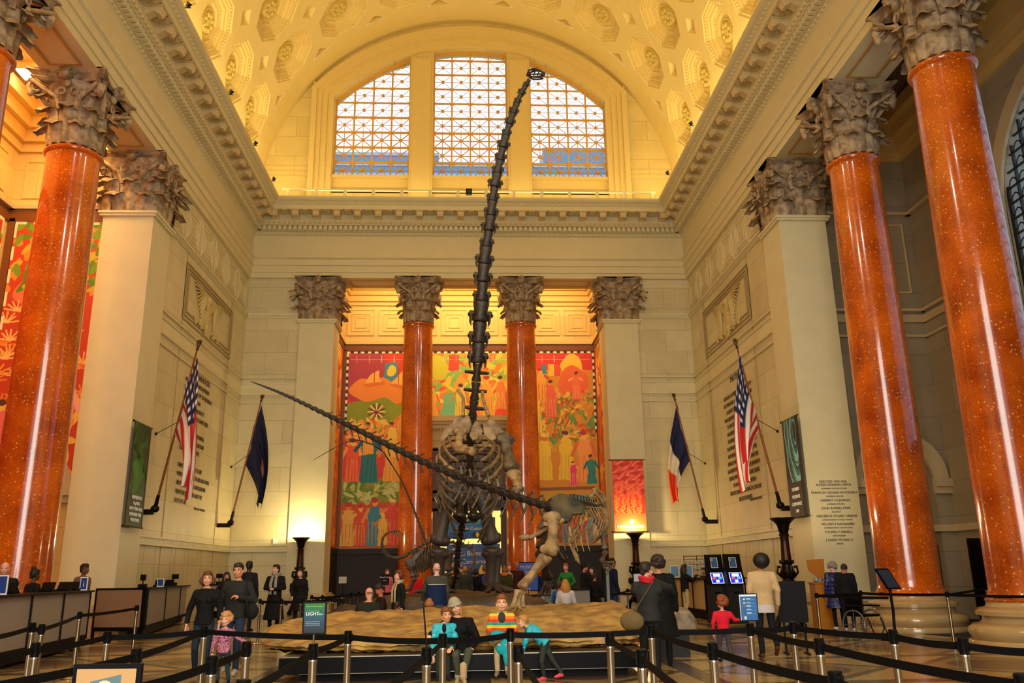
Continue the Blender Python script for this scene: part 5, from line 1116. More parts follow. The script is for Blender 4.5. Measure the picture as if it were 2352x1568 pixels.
# ---------------- the meat-eating skeleton with the long raised tail
T = thing('allosaur_skeleton', 'two-legged dinosaur skeleton with very long tail raised to the left across the room', 'skeleton')
tl = [A(1262, 1166, 17.9), A(1180, 1140, 17.5), A(1100, 1112, 17.0), A(1010, 1078, 16.5), A(920, 1037, 16.0), A(830, 992, 15.5), A(740, 948, 15.0), A(650, 905, 14.6), A(576, 876, 14.3)]
VP.clear()
def tr(t): return np.interp(t, [0, .1, .3, .55, .8, 1], [.24, .25, .20, .14, .07, .022])
chain(T, tl, 44, 0, 0, 'tail', BO_D, rfun=tr, gap=1.0, kinds=lambda t: 'tail' if t < .62 else 'whip')  # tail bones coloured dark to read as a silhouette
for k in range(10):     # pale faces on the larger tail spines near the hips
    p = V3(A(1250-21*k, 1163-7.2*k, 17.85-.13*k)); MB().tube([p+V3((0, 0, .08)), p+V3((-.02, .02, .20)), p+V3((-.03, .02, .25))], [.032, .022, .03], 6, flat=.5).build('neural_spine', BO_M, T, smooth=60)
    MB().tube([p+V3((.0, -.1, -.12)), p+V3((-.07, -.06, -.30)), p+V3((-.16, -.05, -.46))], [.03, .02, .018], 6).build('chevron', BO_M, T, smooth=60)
hipc = V3(A(1292, 1172, 18.2))
for s in (-1, 1):
    o = V3((0, s*.22, 0)); blob('hip_bone', mat('grey_bone', '34322C', .7, col2='6E603E', vs_=2, spec=.2), T, [hipc+o+V3(v) for v in ((-.42, 0, -.05), (-.32, 0, .22), (-.08, 0, .34), (.2, 0, .3), (.42, 0, .12), (.46, 0, -.08), (.2, 0, -.1), (.12, 0, -.26), (-.08, 0, -.26), (-.18, 0, -.12))], .045)
    bone('pubis', BO_T if s < 0 else BO_D, T, hipc+o+V3((.0, 0, -.2)), V3(A(1215, 1236, 17.9 if s < 0 else 18.4)), .08, .05, .06)
    bone('ischium', BO_D, T, hipc+o+V3((-.1, 0, -.2)), hipc+o+V3((-.55, 0, -.55)), .06, .04, .07)
MB().ell(V3(A(1206, 1234, 18.0)), (.14, .16, .07)).build('pubic_boot', BO_T, T, smooth=60)
# back and neck go away to the right
dors = [A(1292, 1160, 18.2), A(1320, 1156, 18.9), A(1345, 1160, 19.6), A(1362, 1166, 20.2), A(1374, 1164, 20.6)]
VP.clear(); chain(T, dors, 12, .17, .15, 'back', BO_D, gap=1.0)
VP.clear(); chain(T, [A(1366, 1170, 20.4), A(1362, 1158, 20.7), A(1358, 1146, 20.8), A(1360, 1134, 20.8)], 7, .2, .19, 'neck', BO_T, up=(-1, -.3, 0), gap=1.0)
skull(T, A(1364, 1130, 20.8), (.55, .5, -.75), (-.2, -.7, .6), .62, BO_T, 'a')
sd = V3(A(1374, 1164, 20.6))-V3(A(1292, 1160, 18.2)); sd /= np.linalg.norm(sd); lat = np.cross(sd, (0, 0, 1)); lat /= np.linalg.norm(lat)
for k in range(13):
    t = k/12; c = V3(A(1298+72*t, 1162+4*t, 18.35+2.1*t)); w_ = .30+.14*sin(pi*t); d_ = .62+.18*sin(pi*t)
    for s in (-1, 1): rib(T, BO_T, [c+lat*s*.05, c+lat*s*w_*.8+V3((0, 0, -.03)), c+lat*s*w_*1.15+V3((0, 0, -d_*.4))-sd*.05, c+lat*s*w_*.95+V3((0, 0, -d_*.8))-sd*.12, c+lat*s*w_*.5+V3((0, 0, -d_*1.05))-sd*.16], .028)
for k in range(7):
    p = V3(A(1262+14*k, 1212+1*k, 18.3)); MB().tube([p, p+V3((.02, 0, -.25)), p+V3((.07, 0, -.45))], [.018, .016, .008], 5).build('belly_rib', BO_T, T, smooth=60)
blob('shoulder_blade', BO_M, T, [A(1350, 1172, 19.6), A(1362, 1176, 19.6), A(1382, 1200, 19.6), A(1388, 1225, 19.6), A(1380, 1228, 19.6), A(1370, 1205, 19.6), A(1352, 1182, 19.6)], .04)
bone('humerus', BO_M, T, A(1384, 1222, 19.5), A(1390, 1262, 19.4), .1, .055, .08); bone('radius', BO_M, T, A(1391, 1266, 19.4), A(1382, 1288, 19.1), .07, .045, .06)
for k in range(3): MB().tube([A(1384, 1290, 19.0), A(1398-5*k, 1292+6*k, 18.9), A(1410-6*k, 1290+10*k, 18.85), A(1408-8*k, 1300+11*k, 18.8)], [.04, .035, .03, .01], 6).build('claw', BO_M, T, smooth=60)
bone('humerus', BO_T, T, A(1372, 1160, 20.9), A(1392, 1182, 20.8), .08, .05, .07)
bone('radius', BO_T, T, A(1322, 1212, 19.3), A(1312, 1246, 19.0), .06, .035, .05); bone('ulna', BO_T, T, A(1332, 1225, 19.3), A(1316, 1258, 19.0), .06, .03, .05)
for k in range(3): MB().tube([A(1314, 1258, 19.0), A(1320+3*k, 1276, 18.9), A(1323+4*k, 1288+3*k, 18.85)], [.035, .03, .01], 6).build('claw', BO_T, T, smooth=60)
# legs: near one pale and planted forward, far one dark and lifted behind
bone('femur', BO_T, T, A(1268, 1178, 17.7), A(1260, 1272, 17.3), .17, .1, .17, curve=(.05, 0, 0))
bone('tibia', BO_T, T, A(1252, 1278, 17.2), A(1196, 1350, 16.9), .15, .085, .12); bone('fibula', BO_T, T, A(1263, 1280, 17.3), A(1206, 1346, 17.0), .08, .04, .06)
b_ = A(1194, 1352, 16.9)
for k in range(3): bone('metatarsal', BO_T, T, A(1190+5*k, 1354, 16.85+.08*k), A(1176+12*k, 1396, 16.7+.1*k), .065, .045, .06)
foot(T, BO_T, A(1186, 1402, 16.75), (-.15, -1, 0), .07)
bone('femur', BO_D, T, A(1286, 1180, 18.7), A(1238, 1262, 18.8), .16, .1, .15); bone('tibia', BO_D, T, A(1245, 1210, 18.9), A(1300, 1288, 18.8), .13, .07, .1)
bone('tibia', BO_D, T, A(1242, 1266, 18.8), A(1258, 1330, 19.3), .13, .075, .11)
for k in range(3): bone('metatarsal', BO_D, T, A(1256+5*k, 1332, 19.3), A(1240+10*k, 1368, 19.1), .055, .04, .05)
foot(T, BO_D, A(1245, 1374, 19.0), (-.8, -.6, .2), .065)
# steel supports of the skeletons
t = thing('skeleton_support', 'grey steel post rising through the skeletons beside the right foreleg', 'post', (A(1186, 1400, 17.2)[0], 17.2, .9)); MB().tube([(0, 0, -.1), (0, 0, .35)], .022, 8).build('rod', DKMETAL, t)
# ================================================================ people
_tx = bpy.data.textures.new('fold', 'CLOUDS'); _tx.noise_scale = .13
def soft(o, vox, it=4, disp=0):
    m = o.modifiers.new('r', 'REMESH'); m.mode = 'VOXEL'; m.voxel_size = vox; m.use_smooth_shade = True
    if disp:
        d = o.modifiers.new('d', 'DISPLACE'); d.texture = _tx; d.strength = disp; d.mid_level = .5; d.texture_coords = 'LOCAL'
    s = o.modifiers.new('s', 'SMOOTH'); s.factor = .5; s.iterations = it
def skin(c): return mat('skin_'+c, c, .5, var=.06, vs_=20)
def cloth(c, pat=None): 
    if pat == 'print': return mat('print_'+c, c, .8, col2='5A2038', vs_=26)
    if pat == 'rainbow': return rainbow()
    if pat == 'puffy': return puffy(c)
    return mat('fabric_'+c, c, .8, var=.18, vs_=5, bump=.5, bs=11, spec=.25)
def puffy(c):
    if 'quilted_'+c in MATS: return MATS['quilted_'+c]
    m = mat('quilted_'+c, c, .4, var=.12, vs_=8); nt = m.node_tree; N = nt.nodes; tc = N.new('ShaderNodeTexCoord'); w_ = N.new('ShaderNodeTexWave'); w_.bands_direction = 'Z'; w_.inputs['Scale'].default_value = 3.2; w_.inputs['Distortion'].default_value = 2.5
    bp = N.new('ShaderNodeBump'); bp.inputs['Strength'].default_value = .35; bp.inputs['Distance'].default_value = .02; nt.links.new(tc.outputs['Object'], w_.inputs['Vector']); nt.links.new(w_.outputs['Fac'], bp.inputs['Height']); nt.links.new(bp.outputs[0], N['Principled BSDF'].inputs['Normal']); return m
def rainbow():
    if 'rainbow_stripe_knit' in MATS: return MATS['rainbow_stripe_knit']
    m = mat('rainbow_stripe_knit', 'FFFFFF', .8); nt = m.node_tree; N = nt.nodes; L = nt.links
    g = N.new('ShaderNodeTexCoord'); s = N.new('ShaderNodeSeparateXYZ'); L.new(g.outputs['Object'], s.inputs[0])
    r = N.new('ShaderNodeMapRange'); r.inputs[1].default_value = .75; r.inputs[2].default_value = 1.36; L.new(s.outputs[2], r.inputs[0])
    c = N.new('ShaderNodeValToRGB'); c.color_ramp.interpolation = 'CONSTANT'; L.new(r.outputs[0], c.inputs[0])
    cols = ['C02858', 'E84818', 'F4C828', '28A080', 'E03818', 'F07820', 'E8C030', '30A088', 'D83020', 'F4A050', 'F0E8E0', 'F4EEE8']
    e = c.color_ramp.elements; e[0].color = lin(cols[0])+(1,); e[0].position = 0; e[1].position = .999; e[1].color = lin(cols[-1])+(1,)
    for i, k in enumerate(cols[1:-1]): q = e.new((i+1)/len(cols)); q.color = lin(k)+(1,)
    L.new(c.outputs[0], N['Principled BSDF'].inputs['Base Color']); return m
def hand(b, w_, d, palm, sc, curl=.5, side=1, fine=True):
    """w_: wrist, d: direction of the fingers, palm: direction the palm faces"""
    w_, d, p = V3(w_), V3(d), V3(palm); d = d/np.linalg.norm(d); p = p-d*(p@d); p /= np.linalg.norm(p)+1e-9; s_ = np.cross(d, p)*side
    if not fine: b.cap(w_, w_+d*.06*sc, .026*sc, .036*sc, n=7); b.cap(w_+d*.07*sc, w_+d*.13*sc+p*.03*curl*sc, .03*sc, .018*sc, n=7); b.cap(w_+d*.03*sc+s_*.02*sc, w_+d*.07*sc+s_*.045*sc, .014*sc, .01*sc, n=6); return
    for k in (-1, 0, 1): b.cap(w_+d*.01*sc, w_+(d*.085+s_*.024*k)*sc, .020*sc, .015*sc, n=7)
    for k, L in enumerate((.070, .082, .078, .062)):
        o = w_+(d*.088+s_*(.033-.022*k))*sc; a1 = curl*.6; a2 = curl*1.5; d1 = d*cos(a1)+p*sin(a1); d2 = d*cos(a2)+p*sin(a2)
        o1 = o+d1*L*.5*sc; b.cap(o, o1, .0098*sc, .0092*sc, n=7); b.cap(o1, o1+d2*L*.5*sc, .0092*sc, .0078*sc, n=7)
    o = w_+(d*.025+s_*.024)*sc; td = d*.6+s_*.75+p*.35; td /= np.linalg.norm(td); o1 = o+td*.042*sc; b.cap(o, o1, .0125*sc, .0105*sc, n=7); td2 = d*.85+s_*.2+p*.5*curl; td2 /= np.linalg.norm(td2); b.cap(o1, o1+td2*.034*sc, .0105*sc, .0088*sc, n=7)
def person(label, px=None, Y=None, top=None, foot=None, rz=0, X=None, h=None, base=FL, skinc='D8A080', hair=('short', '3A2618'), topc='14120F', botc='20242C', shoec='181412', det=1, female=False, child=False, hem=None, sleeve=1, pose={}, head=(0, 0, 0), bulk=1.05, skirt=None, extra=None, pat=None, hoodc=None, hatc=None, fat=1.0, short=False):
    """head=(yaw, pitch, roll) in degrees; pitch>0 looks up. Local frame faces -Y."""
    if foot is not None and Y is None: Y = at(px, foot, Z=base).y
    if h is None: h = at(px, top, Y=Y).z-base
    if X is None: X = at(px, (top or 1350)+20, Y=Y).x
    J = dict(pel=(0, 0, .93), waist=(0, 0, 1.09), chest=(0, .0, 1.28), nb=(0, .012, 1.46), head=(0, -.015, 1.625), shL=(-.185, .01, 1.39), shR=(.185, .01, 1.39), elL=(-.235, .03, 1.13), elR=(.235, .03, 1.13), wrL=(-.25, -.03, .88), wrR=(.25, -.03, .88),
             hdL=(0, -.1, -1), hdR=(0, -.1, -1), hpL=(-.09, 0, .91), hpR=(.09, 0, .91), knL=(-.10, -.02, .50), knR=(.10, -.02, .50), anL=(-.10, .02, .09), anR=(.10, .02, .09), ftL=(-.15, -1, 0), ftR=(.15, -1, 0), plL=(1, -.3, 0), plR=(-1, -.3, 0), cuL=(.45,), cuR=(.45,))
    if female: J['shL'] = (-.165, .01, 1.385); J['shR'] = (.165, .01, 1.385); J['elL'] = (-.205, .03, 1.13); J['elR'] = (.205, .03, 1.13); J['wrL'] = (-.22, -.03, .89); J['wrR'] = (.22, -.03, .89)
    for k, v in pose.items(): J[k] = tuple(v) if hasattr(v, '__len__') else (v,)
    if child and 'pel' not in pose:      # shorter legs, larger head
        for k, v in J.items():
            if k[:2] in ('hd', 'pl', 'ft', 'cu'): continue
            J[k] = (v[0]*1.08, v[1], (v[2]*.84 if v[2] < .93 else v[2]-.149)) if k not in ('pel', 'head') else (v[0], v[1], v[2]-.149+(.055 if k == 'head' else 0))
    if h and pose.get('seated'): pass
    sc = h/1.75
    hs = 1.05 if not child else (1.42 if 'pel' not in pose else 1.28)
    j = {k: V3(v) for k, v in J.items() if len(v) == 3}; root = thing('person', label, 'person', (X, Y, base), rad(rz)); root.scale = (sc,)*3
    sk = skin(skinc); vox = (.0095 if det >= 2 else .014 if det == 1 else .02)/max(sc, .6); vc = (.013 if det >= 2 else .018 if det == 1 else .024)/max(sc, .6)
    ya, pi_, ro = [rad(a) for a in head]
    HR = Matrix.Rotation(ya, 3, 'Z') @ Matrix.Rotation(-pi_, 3, 'X') @ Matrix.Rotation(ro, 3, 'Y'); HN = np.array(HR); hc = j['head']; S_ = hs
    H = lambda x, y, z: hc+HN @ V3((x*S_, y*S_, z*S_))
    b = MB()
    b.ell(H(0, .012, .028), (.074*S_, .094*S_, .088*S_), HN, 14, 10); b.ell(H(0, -.028, -.035), (.058*S_, .062*S_, .075*S_), HN, 12, 8)
    b.ell(H(0, -.062, -.088), (.026*S_, .024*S_, .020*S_), HN, 8, 6); b.cap(H(0, -.085, .012), H(0, -.104, -.026), .010*S_, .013*S_, 8); b.ell(H(0, -.098, -.030), (.017*S_, .012*S_, .009*S_), HN, 8, 6)
    for s in (-1, 1):
        b.ell(H(s*.076, .01, -.012), (.010*S_, .018*S_, .030*S_), HN, 8, 6); b.ell(H(s*.036, -.070, -.028), (.024*S_, .022*S_, .022*S_), HN, 8, 6); b.cap(H(s*.012, -.082, .030), H(s*.048, -.070, .030), .010*S_, .009*S_, 6)
        b.cap(H(s*.05, -.0, -.06), H(s*.02, -.055, -.085), .022*S_, .02*S_, 7)
    b.cap(H(-.018, -.088, -.056), H(.018, -.088, -.056), .0085*S_, n=6); b.cap(H(-.014, -.086, -.066), H(.014, -.086, -.066), .009*S_, n=6)
    nr_ = .050 if not female and not child else .042
    b.cap(j['nb']+V3((0, 0, -.03)), H(0, .012, -.05), nr_*1.12, nr_, 12)
    b.cap(j['pel'], j['chest'], .085, .085); b.cap(j['chest'], j['nb'], .08, .05); b.cap(j['shL'], j['nb'], .04, .045); b.cap(j['shR'], j['nb'], .04, .045)
    for s in 'LR':
        b.cap(j['sh'+s], j['el'+s], .042, .036); b.cap(j['el'+s], j['wr'+s], .036, .025)
        hand(b, j['wr'+s], j['hd'+s], j['pl'+s], hs*.98 if child else 1.0, J['cu'+s][0], 1 if s == 'R' else -1, det >= 2)
        b.cap(j['pel'], j['hp'+s], .08, .07); b.cap(j['hp'+s], j['kn'+s], .062, .046); b.cap(j['kn'+s], j['an'+s], .045, .032)
    soft(b.build('body', sk, root), vox, 2 if det >= 2 else 3)
    if det >= 1:
        b = MB(); b.cm = 0
        for s in (-1, 1): b.ell(H(s*.030, -.0795, .008), (.0125*S_, .009*S_, .0062*S_), HN, 8, 6)
        b.cm = 1
        for s in (-1, 1): b.ell(H(s*.030, -.0850, .008), (.0062*S_, .005*S_, .0060*S_), HN, 8, 6)
        b.build('eyes', [mat('eye_white', 'A89C90', .4), mat('eye_dark', '241810', .2)], root, smooth=180)
        b = MB(); b.tube([H(-.024, -.086, -.053), H(-.012, -.0935, -.060), H(0, -.0955, -.062), H(.012, -.0935, -.060), H(.024, -.086, -.053)], [.003*S_, .005*S_, .006*S_, .005*S_, .003*S_], 6); b.build('lips', mat('lips', 'A84A40', .5), root, smooth=180)
        if hair[0] not in ('bald',):
            b = MB()
            for s in (-1, 1): b.tube([H(s*.015, -.089, .029), H(s*.032, -.088, .033), H(s*.048, -.077, .028)], [.003*S_, .004*S_, .0025*S_], 5)
            b.build('eyebrows', mat('hair_'+hair[1], hair[1]), root, smooth=180)
    # clothes
    b = MB(); lat = j['shR']-j['shL']; lat[2] = 0; lat /= np.linalg.norm(lat)+1e-9; hl = j['hpR']-j['hpL']; hl[2] = 0; hl /= np.linalg.norm(hl)+1e-9
    sw = np.linalg.norm(j['shR']-j['shL'])/2; wst = (.135 if female else .155)*fat
    def ringe(c, rx, ry, lx, n=16, fwd=None):
        up_ = V3((0, 0, 1)) if fwd is None else fwd; f = np.cross(lx, up_); f /= np.linalg.norm(f)+1e-9
        return [c+lx*rx*cos(2*pi*k/n)+f*ry*sin(2*pi*k/n) for k in range(n)]
    ax = j['nb']-j['pel']; ax /= np.linalg.norm(ax)
    R = []
    if hem is not None:
        kz = (j['hpL']+j['hpR'])/2; 
        for q in range(3, 0, -1): R.append(ringe(V3((kz[0], kz[1], j['pel'][2]+(hem-j['pel'][2])*q/3)), .17*bulk+.03*q, .13*bulk+.025*q, hl))
    R += [ringe(j['pel']-ax*.06*(hem is None), .165*bulk*(1.02 if female else .98)*fat, .12*bulk*fat, hl, fwd=ax), ringe(j['waist'], wst*bulk, .108*bulk*fat, hl*.5+lat*.5, fwd=ax), ringe(j['chest'], (sw*.97)*bulk, .125*bulk*fat, lat, fwd=ax), ringe(j['chest']*.3+j['nb']*.7-ax*.02, sw*.92*bulk, .098*bulk, lat, fwd=ax), ringe(j['nb'], .07, .062, lat, fwd=ax)]
    b.grid(R, wv=True, caps=True)
    if female:
        fw_ = -np.cross(lat, ax); fw_ = fw_ if fw_ @ np.array((0, -1, 0)) > 0 else -fw_
        for s in (-1, 1): b.ell(j['chest']+fw_*.085*bulk+lat*s*.07+ax*.0, (.062, .06, .062))
    for s in 'LR':
        sh, el, wr = j['sh'+s], j['el'+s], j['wr'+s]; b.ell(sh+V3((0, 0, -.01)), (.066*bulk,)*3); b.cap(sh+V3((0, 0, .0)), j['nb']+V3((0, 0, -.035)), .062*bulk, .062); b.cap(sh+V3((0, 0, -.06)), j['chest'], .07*bulk, .09)
        b.cap(sh, el, .066*bulk, .056*bulk)
        if sleeve > .5: b.cap(el, el+(wr-el)*min(1, sleeve), .052*bulk, .040*bulk+.004)
    tc = cloth(topc, pat); soft(b.build('jacket' if bulk > 1.08 or hem else 'top', tc, root), vc, 3, .016 if det >= 1 else 0)
    b = MB(); pv = .135*fat
    b.cap(j['hpL']*.85+j['hpR']*.15, j['hpR']*.85+j['hpL']*.15, .105*fat, n=12); b.cap(j['pel'], (j['hpL']+j['hpR'])/2, pv*.85, n=12)
    for s in 'LR':
        b.cap(j['hp'+s], j['kn'+s], .088*fat, .064, 12)
        if not short: b.cap(j['kn'+s], j['an'+s]+V3((0, 0, .02)), .062, .050, 12)
    if skirt: 
        c = (j['hpL']+j['hpR'])/2; b.grid([ringe(V3((c[0], c[1], z)), rx, rx*.8, hl) for z, rx in ((j['pel'][2], .15), (j['pel'][2]*.5+skirt*.5, .2), (skirt, .24))], wv=True, caps=True)
    soft(b.build('trousers' if not skirt else 'skirt', cloth(botc), root), vc, 3, .014 if det >= 1 else 0)
    b = MB()
    for s in 'LR':
        a = j['an'+s]; f = j['ft'+s]/np.linalg.norm(j['ft'+s]); b.cap(a+V3((0, 0, .0)), a+f*.03+V3((0, 0, -.035)), .042, .044, 9); b.cap(a-f*.025+V3((0, 0, -.045)), a+f*.15+V3((0, 0, -.05)), .038, .036, 9); b.cap(a+f*.05+V3((0, 0, -.02)), a+f*.12+V3((0, 0, -.045)), .036, .034, 9)
    soft(b.build('shoes', cloth(shoec), root), .011/max(sc, .6) if det >= 1 else .02, 2)
    # hair
    kind, hcol = hair; hm = mat('hair_'+hcol, hcol, .55, var=.35, vs_=25, bump=.8, bs=60); b = MB()
    if kind != 'bald' and kind != 'none':
        b.ell(H(0, .022, .040 if not hatc else .02), (.083*S_, .094*S_, (.090 if not hatc else .07)*S_), HN, 14, 10); (b.ell(H(0, -.02, .075), (.070*S_, .072*S_, .052*S_), HN, 12, 8) if not hatc else None)
        for s in (-1, 1): b.cap(H(s*.072, .0, .03), H(s*.070, .02, -.02 if kind == 'short' else -.03), .018*S_, .014*S_, 7)
        b.cap(H(0, .07, .02), H(0, .075, -.035), .045*S_, .04*S_, 9)
        if kind in ('long', 'bob'):
            dn = -.24 if kind == 'long' else -.11
            for k in range(9):
                a = -.35+k/8*(pi+.7); x, y = .080*cos(a), .020+.082*sin(a)*(1 if sin(a) > 0 else .5); p = H(x, y, .02); q = p+V3((0, .0, dn*S_))+(p-hc)*V3((.25, .2, 0)); b.tube([p, p*.5+q*.5+(p-hc)*V3((.2, .15, 0)), q], [.026*S_, .03*S_, .018*S_], 7)
        if kind == 'curly':
            rs = np.random.RandomState(3)
            for k in range(60):
                a, e = rs.rand()*2*pi, rs.rand()*2.1-.75; x, y, z = cos(a)*cos(e), sin(a)*cos(e), sin(e)
                if y < -.3 and z < .5: continue
                b.ell(H(x*.100, .022+y*.108, .026+z*.104), (.034*S_,)*3, None, 7, 5)
        if kind == 'afro': b.ell(H(0, .035, .045), (.145*S_, .138*S_, .132*S_), HN, 14, 10)
        if kind == 'bun': b.ell(H(0, .05, .14), (.05*S_, .05*S_, .045*S_), HN)
        if kind == 'pony': b.tube([H(0, .1, .06), H(0, .15, .0), H(0, .13, -.15)], [.03*S_, .035*S_, .015*S_], 8)
        soft(b.build('hair', hm, root), vox*1.1, 0 if kind == 'curly' else 2, .03 if kind == 'curly' else .014)
    elif kind == 'bald':
        for s in (-1, 1): b.cap(H(s*.073, .01, .01), H(s*.06, .065, -.01), .012*S_, .014*S_, 7)
        b.cap(H(-.05, .085, -.01), H(.05, .085, -.01), .018*S_, n=7); soft(b.build('hair', hm, root), vox*1.1, 2)
    if hatc:
        b = MB(); b.ell(H(0, .02, .055), (.096*S_, .108*S_, .098*S_), HN, 16, 10); b.tube([H(.095*cos(2*pi*k/16), .02+.108*sin(2*pi*k/16), .03) for k in range(17)], .018*S_, 8, caps=False)
        b2 = MB(); b2.v, b2.f, b2.mi = b.v, b.f, b.mi; soft(b2.build('knitted_hat', mat('knit_'+hatc, hatc, .9, bump=1, bs=90, var=.2, vs_=60), root), vox, 1)
    if hoodc:
        b = MB(); b.ell(j['nb']+V3((0, .09, .0)), (.13, .09, .08)); b.tube([j['nb']+V3((.12*cos(a), .02+.10*sin(a), .02)) for a in np.linspace(-.6, pi+.6, 12)], .04, 8); soft(b.build('hood', cloth(hoodc), root), vc, 3)
    if extra: extra(root, j, H)
    return root
def part(root, name, m_, fn, vox=None, **k):
    b = MB(); fn(b); o = b.build(name, m_, root, smooth=60)
    if vox: soft(o, vox, 3)
    return o
def bagx(c, pts, size, name='shoulder_bag'):
    def f(root, j, H):
        def g(b): b.ell(pts[-1], size, n=14, m_=9)
        part(root, name, cloth(c), g, .015); part(root, 'strap', cloth(c), lambda b: b.tube(pts, .016, 6, flat=.4))
    return f
def scarfx(c, tails=True):
    def f(root, j, H):
        def g(b):
            for q in range(3): b.tube([j['nb']+V3(((.085+.01*q)*cos(a), .0+(.08+.01*q)*sin(a), .0+.025*q+.012*sin(a*2))) for a in np.linspace(0, 2*pi, 16)], .026, 7, caps=False)
            if tails:
                for s in (-1, 1): b.tube([j['nb']+V3((s*.05, -.09, 0)), j['chest']+V3((s*.065, -.15, 0)), j['waist']+V3((s*.07, -.15, -.1))], [.035, .042, .04], 8, flat=.35)
        part(root, 'scarf', cloth(c), g)
    return f
W = dict(anL=(-.13, .16, .12), knL=(-.11, -.05, .5), anR=(.10, -.12, .09), knR=(.1, -.12, .5))
def combo(*fs):
    def f(r, j, H):
        for g in fs: g(r, j, H)
    return f
# --- left foreground family
person('brown-haired woman in a black sweater and jeans walking beside a curly-haired girl', 477, top=1311, foot=1561, rz=3, skinc='E0A07C', hair=('bob', '5A3018'), topc='0C0A0A', botc='1E2A38', shoec='5A4A40', det=2, female=True, sleeve=.8,
    pose=dict(W, elL=(-.27, .04, 1.12), wrL=(-.285, -.02, .88), elR=(.24, .03, 1.13), wrR=(.27, -.1, .92)), head=(8, 0, 0), extra=lambda r, j, H: part(r, 'booklet', mat('brochure', 'C8C0D0'), lambda b: b.cbox((.27, -.16, .80), (.02, .12, .16), .4)))
person('man with short dark hair in a charcoal sweatshirt and blue jeans, walking on the left', 548, top=1292, foot=1549, rz=-6, skinc='D09068', hair=('short', '20160E'), topc='24241E', botc='26324A', shoec='B8B0A0', det=2, bulk=1.1, fat=1.08,
    pose=dict(W, elR=(.30, .0, 1.15), wrR=(.13, -.20, 1.20), hdR=(-.8, -.3, .25), plR=(0, .3, -1), cuR=.95, elL=(-.28, .04, 1.14), wrL=(-.27, .0, .92)), head=(4, -2, 0), extra=bagx('14160E', [(.17, -.02, 1.47), (.20, -.15, 1.25), (.26, -.16, 1.0), (.28, -.06, .98)], (.12, .08, .14)))
person('small girl with curly blonde hair in a pink patterned top and grey jeans', 519, top=1402, foot=1569, rz=4, skinc='E8AC8C', hair=('curly', 'C08A4C'), topc='E08CA8', pat='print', botc='2A3438', shoec='141010', det=2, child=True, female=False,
    pose=dict(anR=(.16, -.02, .09), elR=(.30, -.02, 1.24), wrR=(.50, -.04, 1.12), hdR=(1, 0, -.6), elL=(-.24, .02, 1.14), wrL=(-.25, -.02, .90)), head=(-10, 0, 0))
person('man in a black suit seen from behind at the far left counter', 572, Y=25.5, top=1288, rz=170, skinc='3A241A', hair=('short', '0E0A08'), topc='14161C', botc='14161C', det=1, fat=1.1)
person('woman with long dark hair holding up a camera near the left counters', 520, Y=24, top=1313, rz=20, skinc='B87858', hair=('long', '140C08'), topc='14100E', det=1, female=True, pose=dict(elR=(.24, -.12, 1.25), wrR=(.06, -.2, 1.5), hdR=(-.5, -.1, .8), elL=(-.24, -.12, 1.25), wrL=(-.08, -.2, 1.48), hdL=(.4, -.1, .8)), extra=lambda r, j, H: part(r, 'camera', BLACK, lambda b: b.box((-.06, -.28, 1.5), (.06, -.2, 1.57))))
person('young man with grey scarf and long black coat standing by the belt barrier', 634, top=1296, Y=24.5, rz=-12, skinc='D8A080', hair=('short', '14100C'), topc='0C0A0A', botc='0C0A0A', det=1, bulk=1.15, hem=.35, sleeve=1,
    pose=dict(elL=(-.26, -.02, 1.15), wrL=(-.07, -.2, 1.12), hdL=(1, -.3, 0), elR=(.26, -.02, 1.15), wrR=(.09, -.2, 1.12), hdR=(-1, -.3, 0)), head=(-30, 4, 0), extra=scarfx('8C8C7C'))
person('woman in a black fur-hooded coat with a pink bag before the glowing floor lamp', 690, top=1306, Y=25.8, rz=-14, skinc='E8A890', hair=('long', '1A0E0A'), topc='0E0C0C', botc='12141A', det=1, female=True, bulk=1.15, hem=.55, hoodc='221610',
    pose=dict(elL=(-.26, -.02, 1.15), wrL=(-.15, -.16, 1.0)), head=(-12, 8, 0), extra=bagx('D8A8A0', [(.2, -.02, 1.0), (.22, -.06, .8), (.24, -.06, .62)], (.17, .07, .13), 'handbag'))
person('bearded guard in a black uniform behind the far left counter', X=at(12, 1300, Y=17.9).x, Y=17.9, h=at(12, 1290, Y=17.9).z-FL, rz=18, skinc='E0A088', hair=('bald', '1A120E'), topc='10120E', botc='10120E', det=1, fat=1.25, bulk=1.1, extra=lambda r, j, H: part(r, 'sleeve_badge', mat('badge', 'A8B8A0'), lambda b: b.ell((.275, -.02, 1.30), (.012, .04, .045))))
person('woman with a high dark bun in black, seen from behind at the left counter', X=at(82, 1300, Y=19.3).x, Y=19.3, h=at(82, 1306, Y=18.7).z-FL, rz=150, skinc='5A3424', hair=('bun', '0C0808'), topc='0C0A0C', botc='0C0A0C', det=1, female=True, hem=.6, fat=1.15)
person('bald-cropped clerk in a brown tweed jacket behind the left counter', X=at(193, 1310, Y=22.5).x, Y=22.5, h=at(193, 1294, Y=22.5).z-FL, rz=75, skinc='6A4028', hair=('short', '1A100C'), topc='6E5240', botc='20180F', det=1, bulk=1.08)
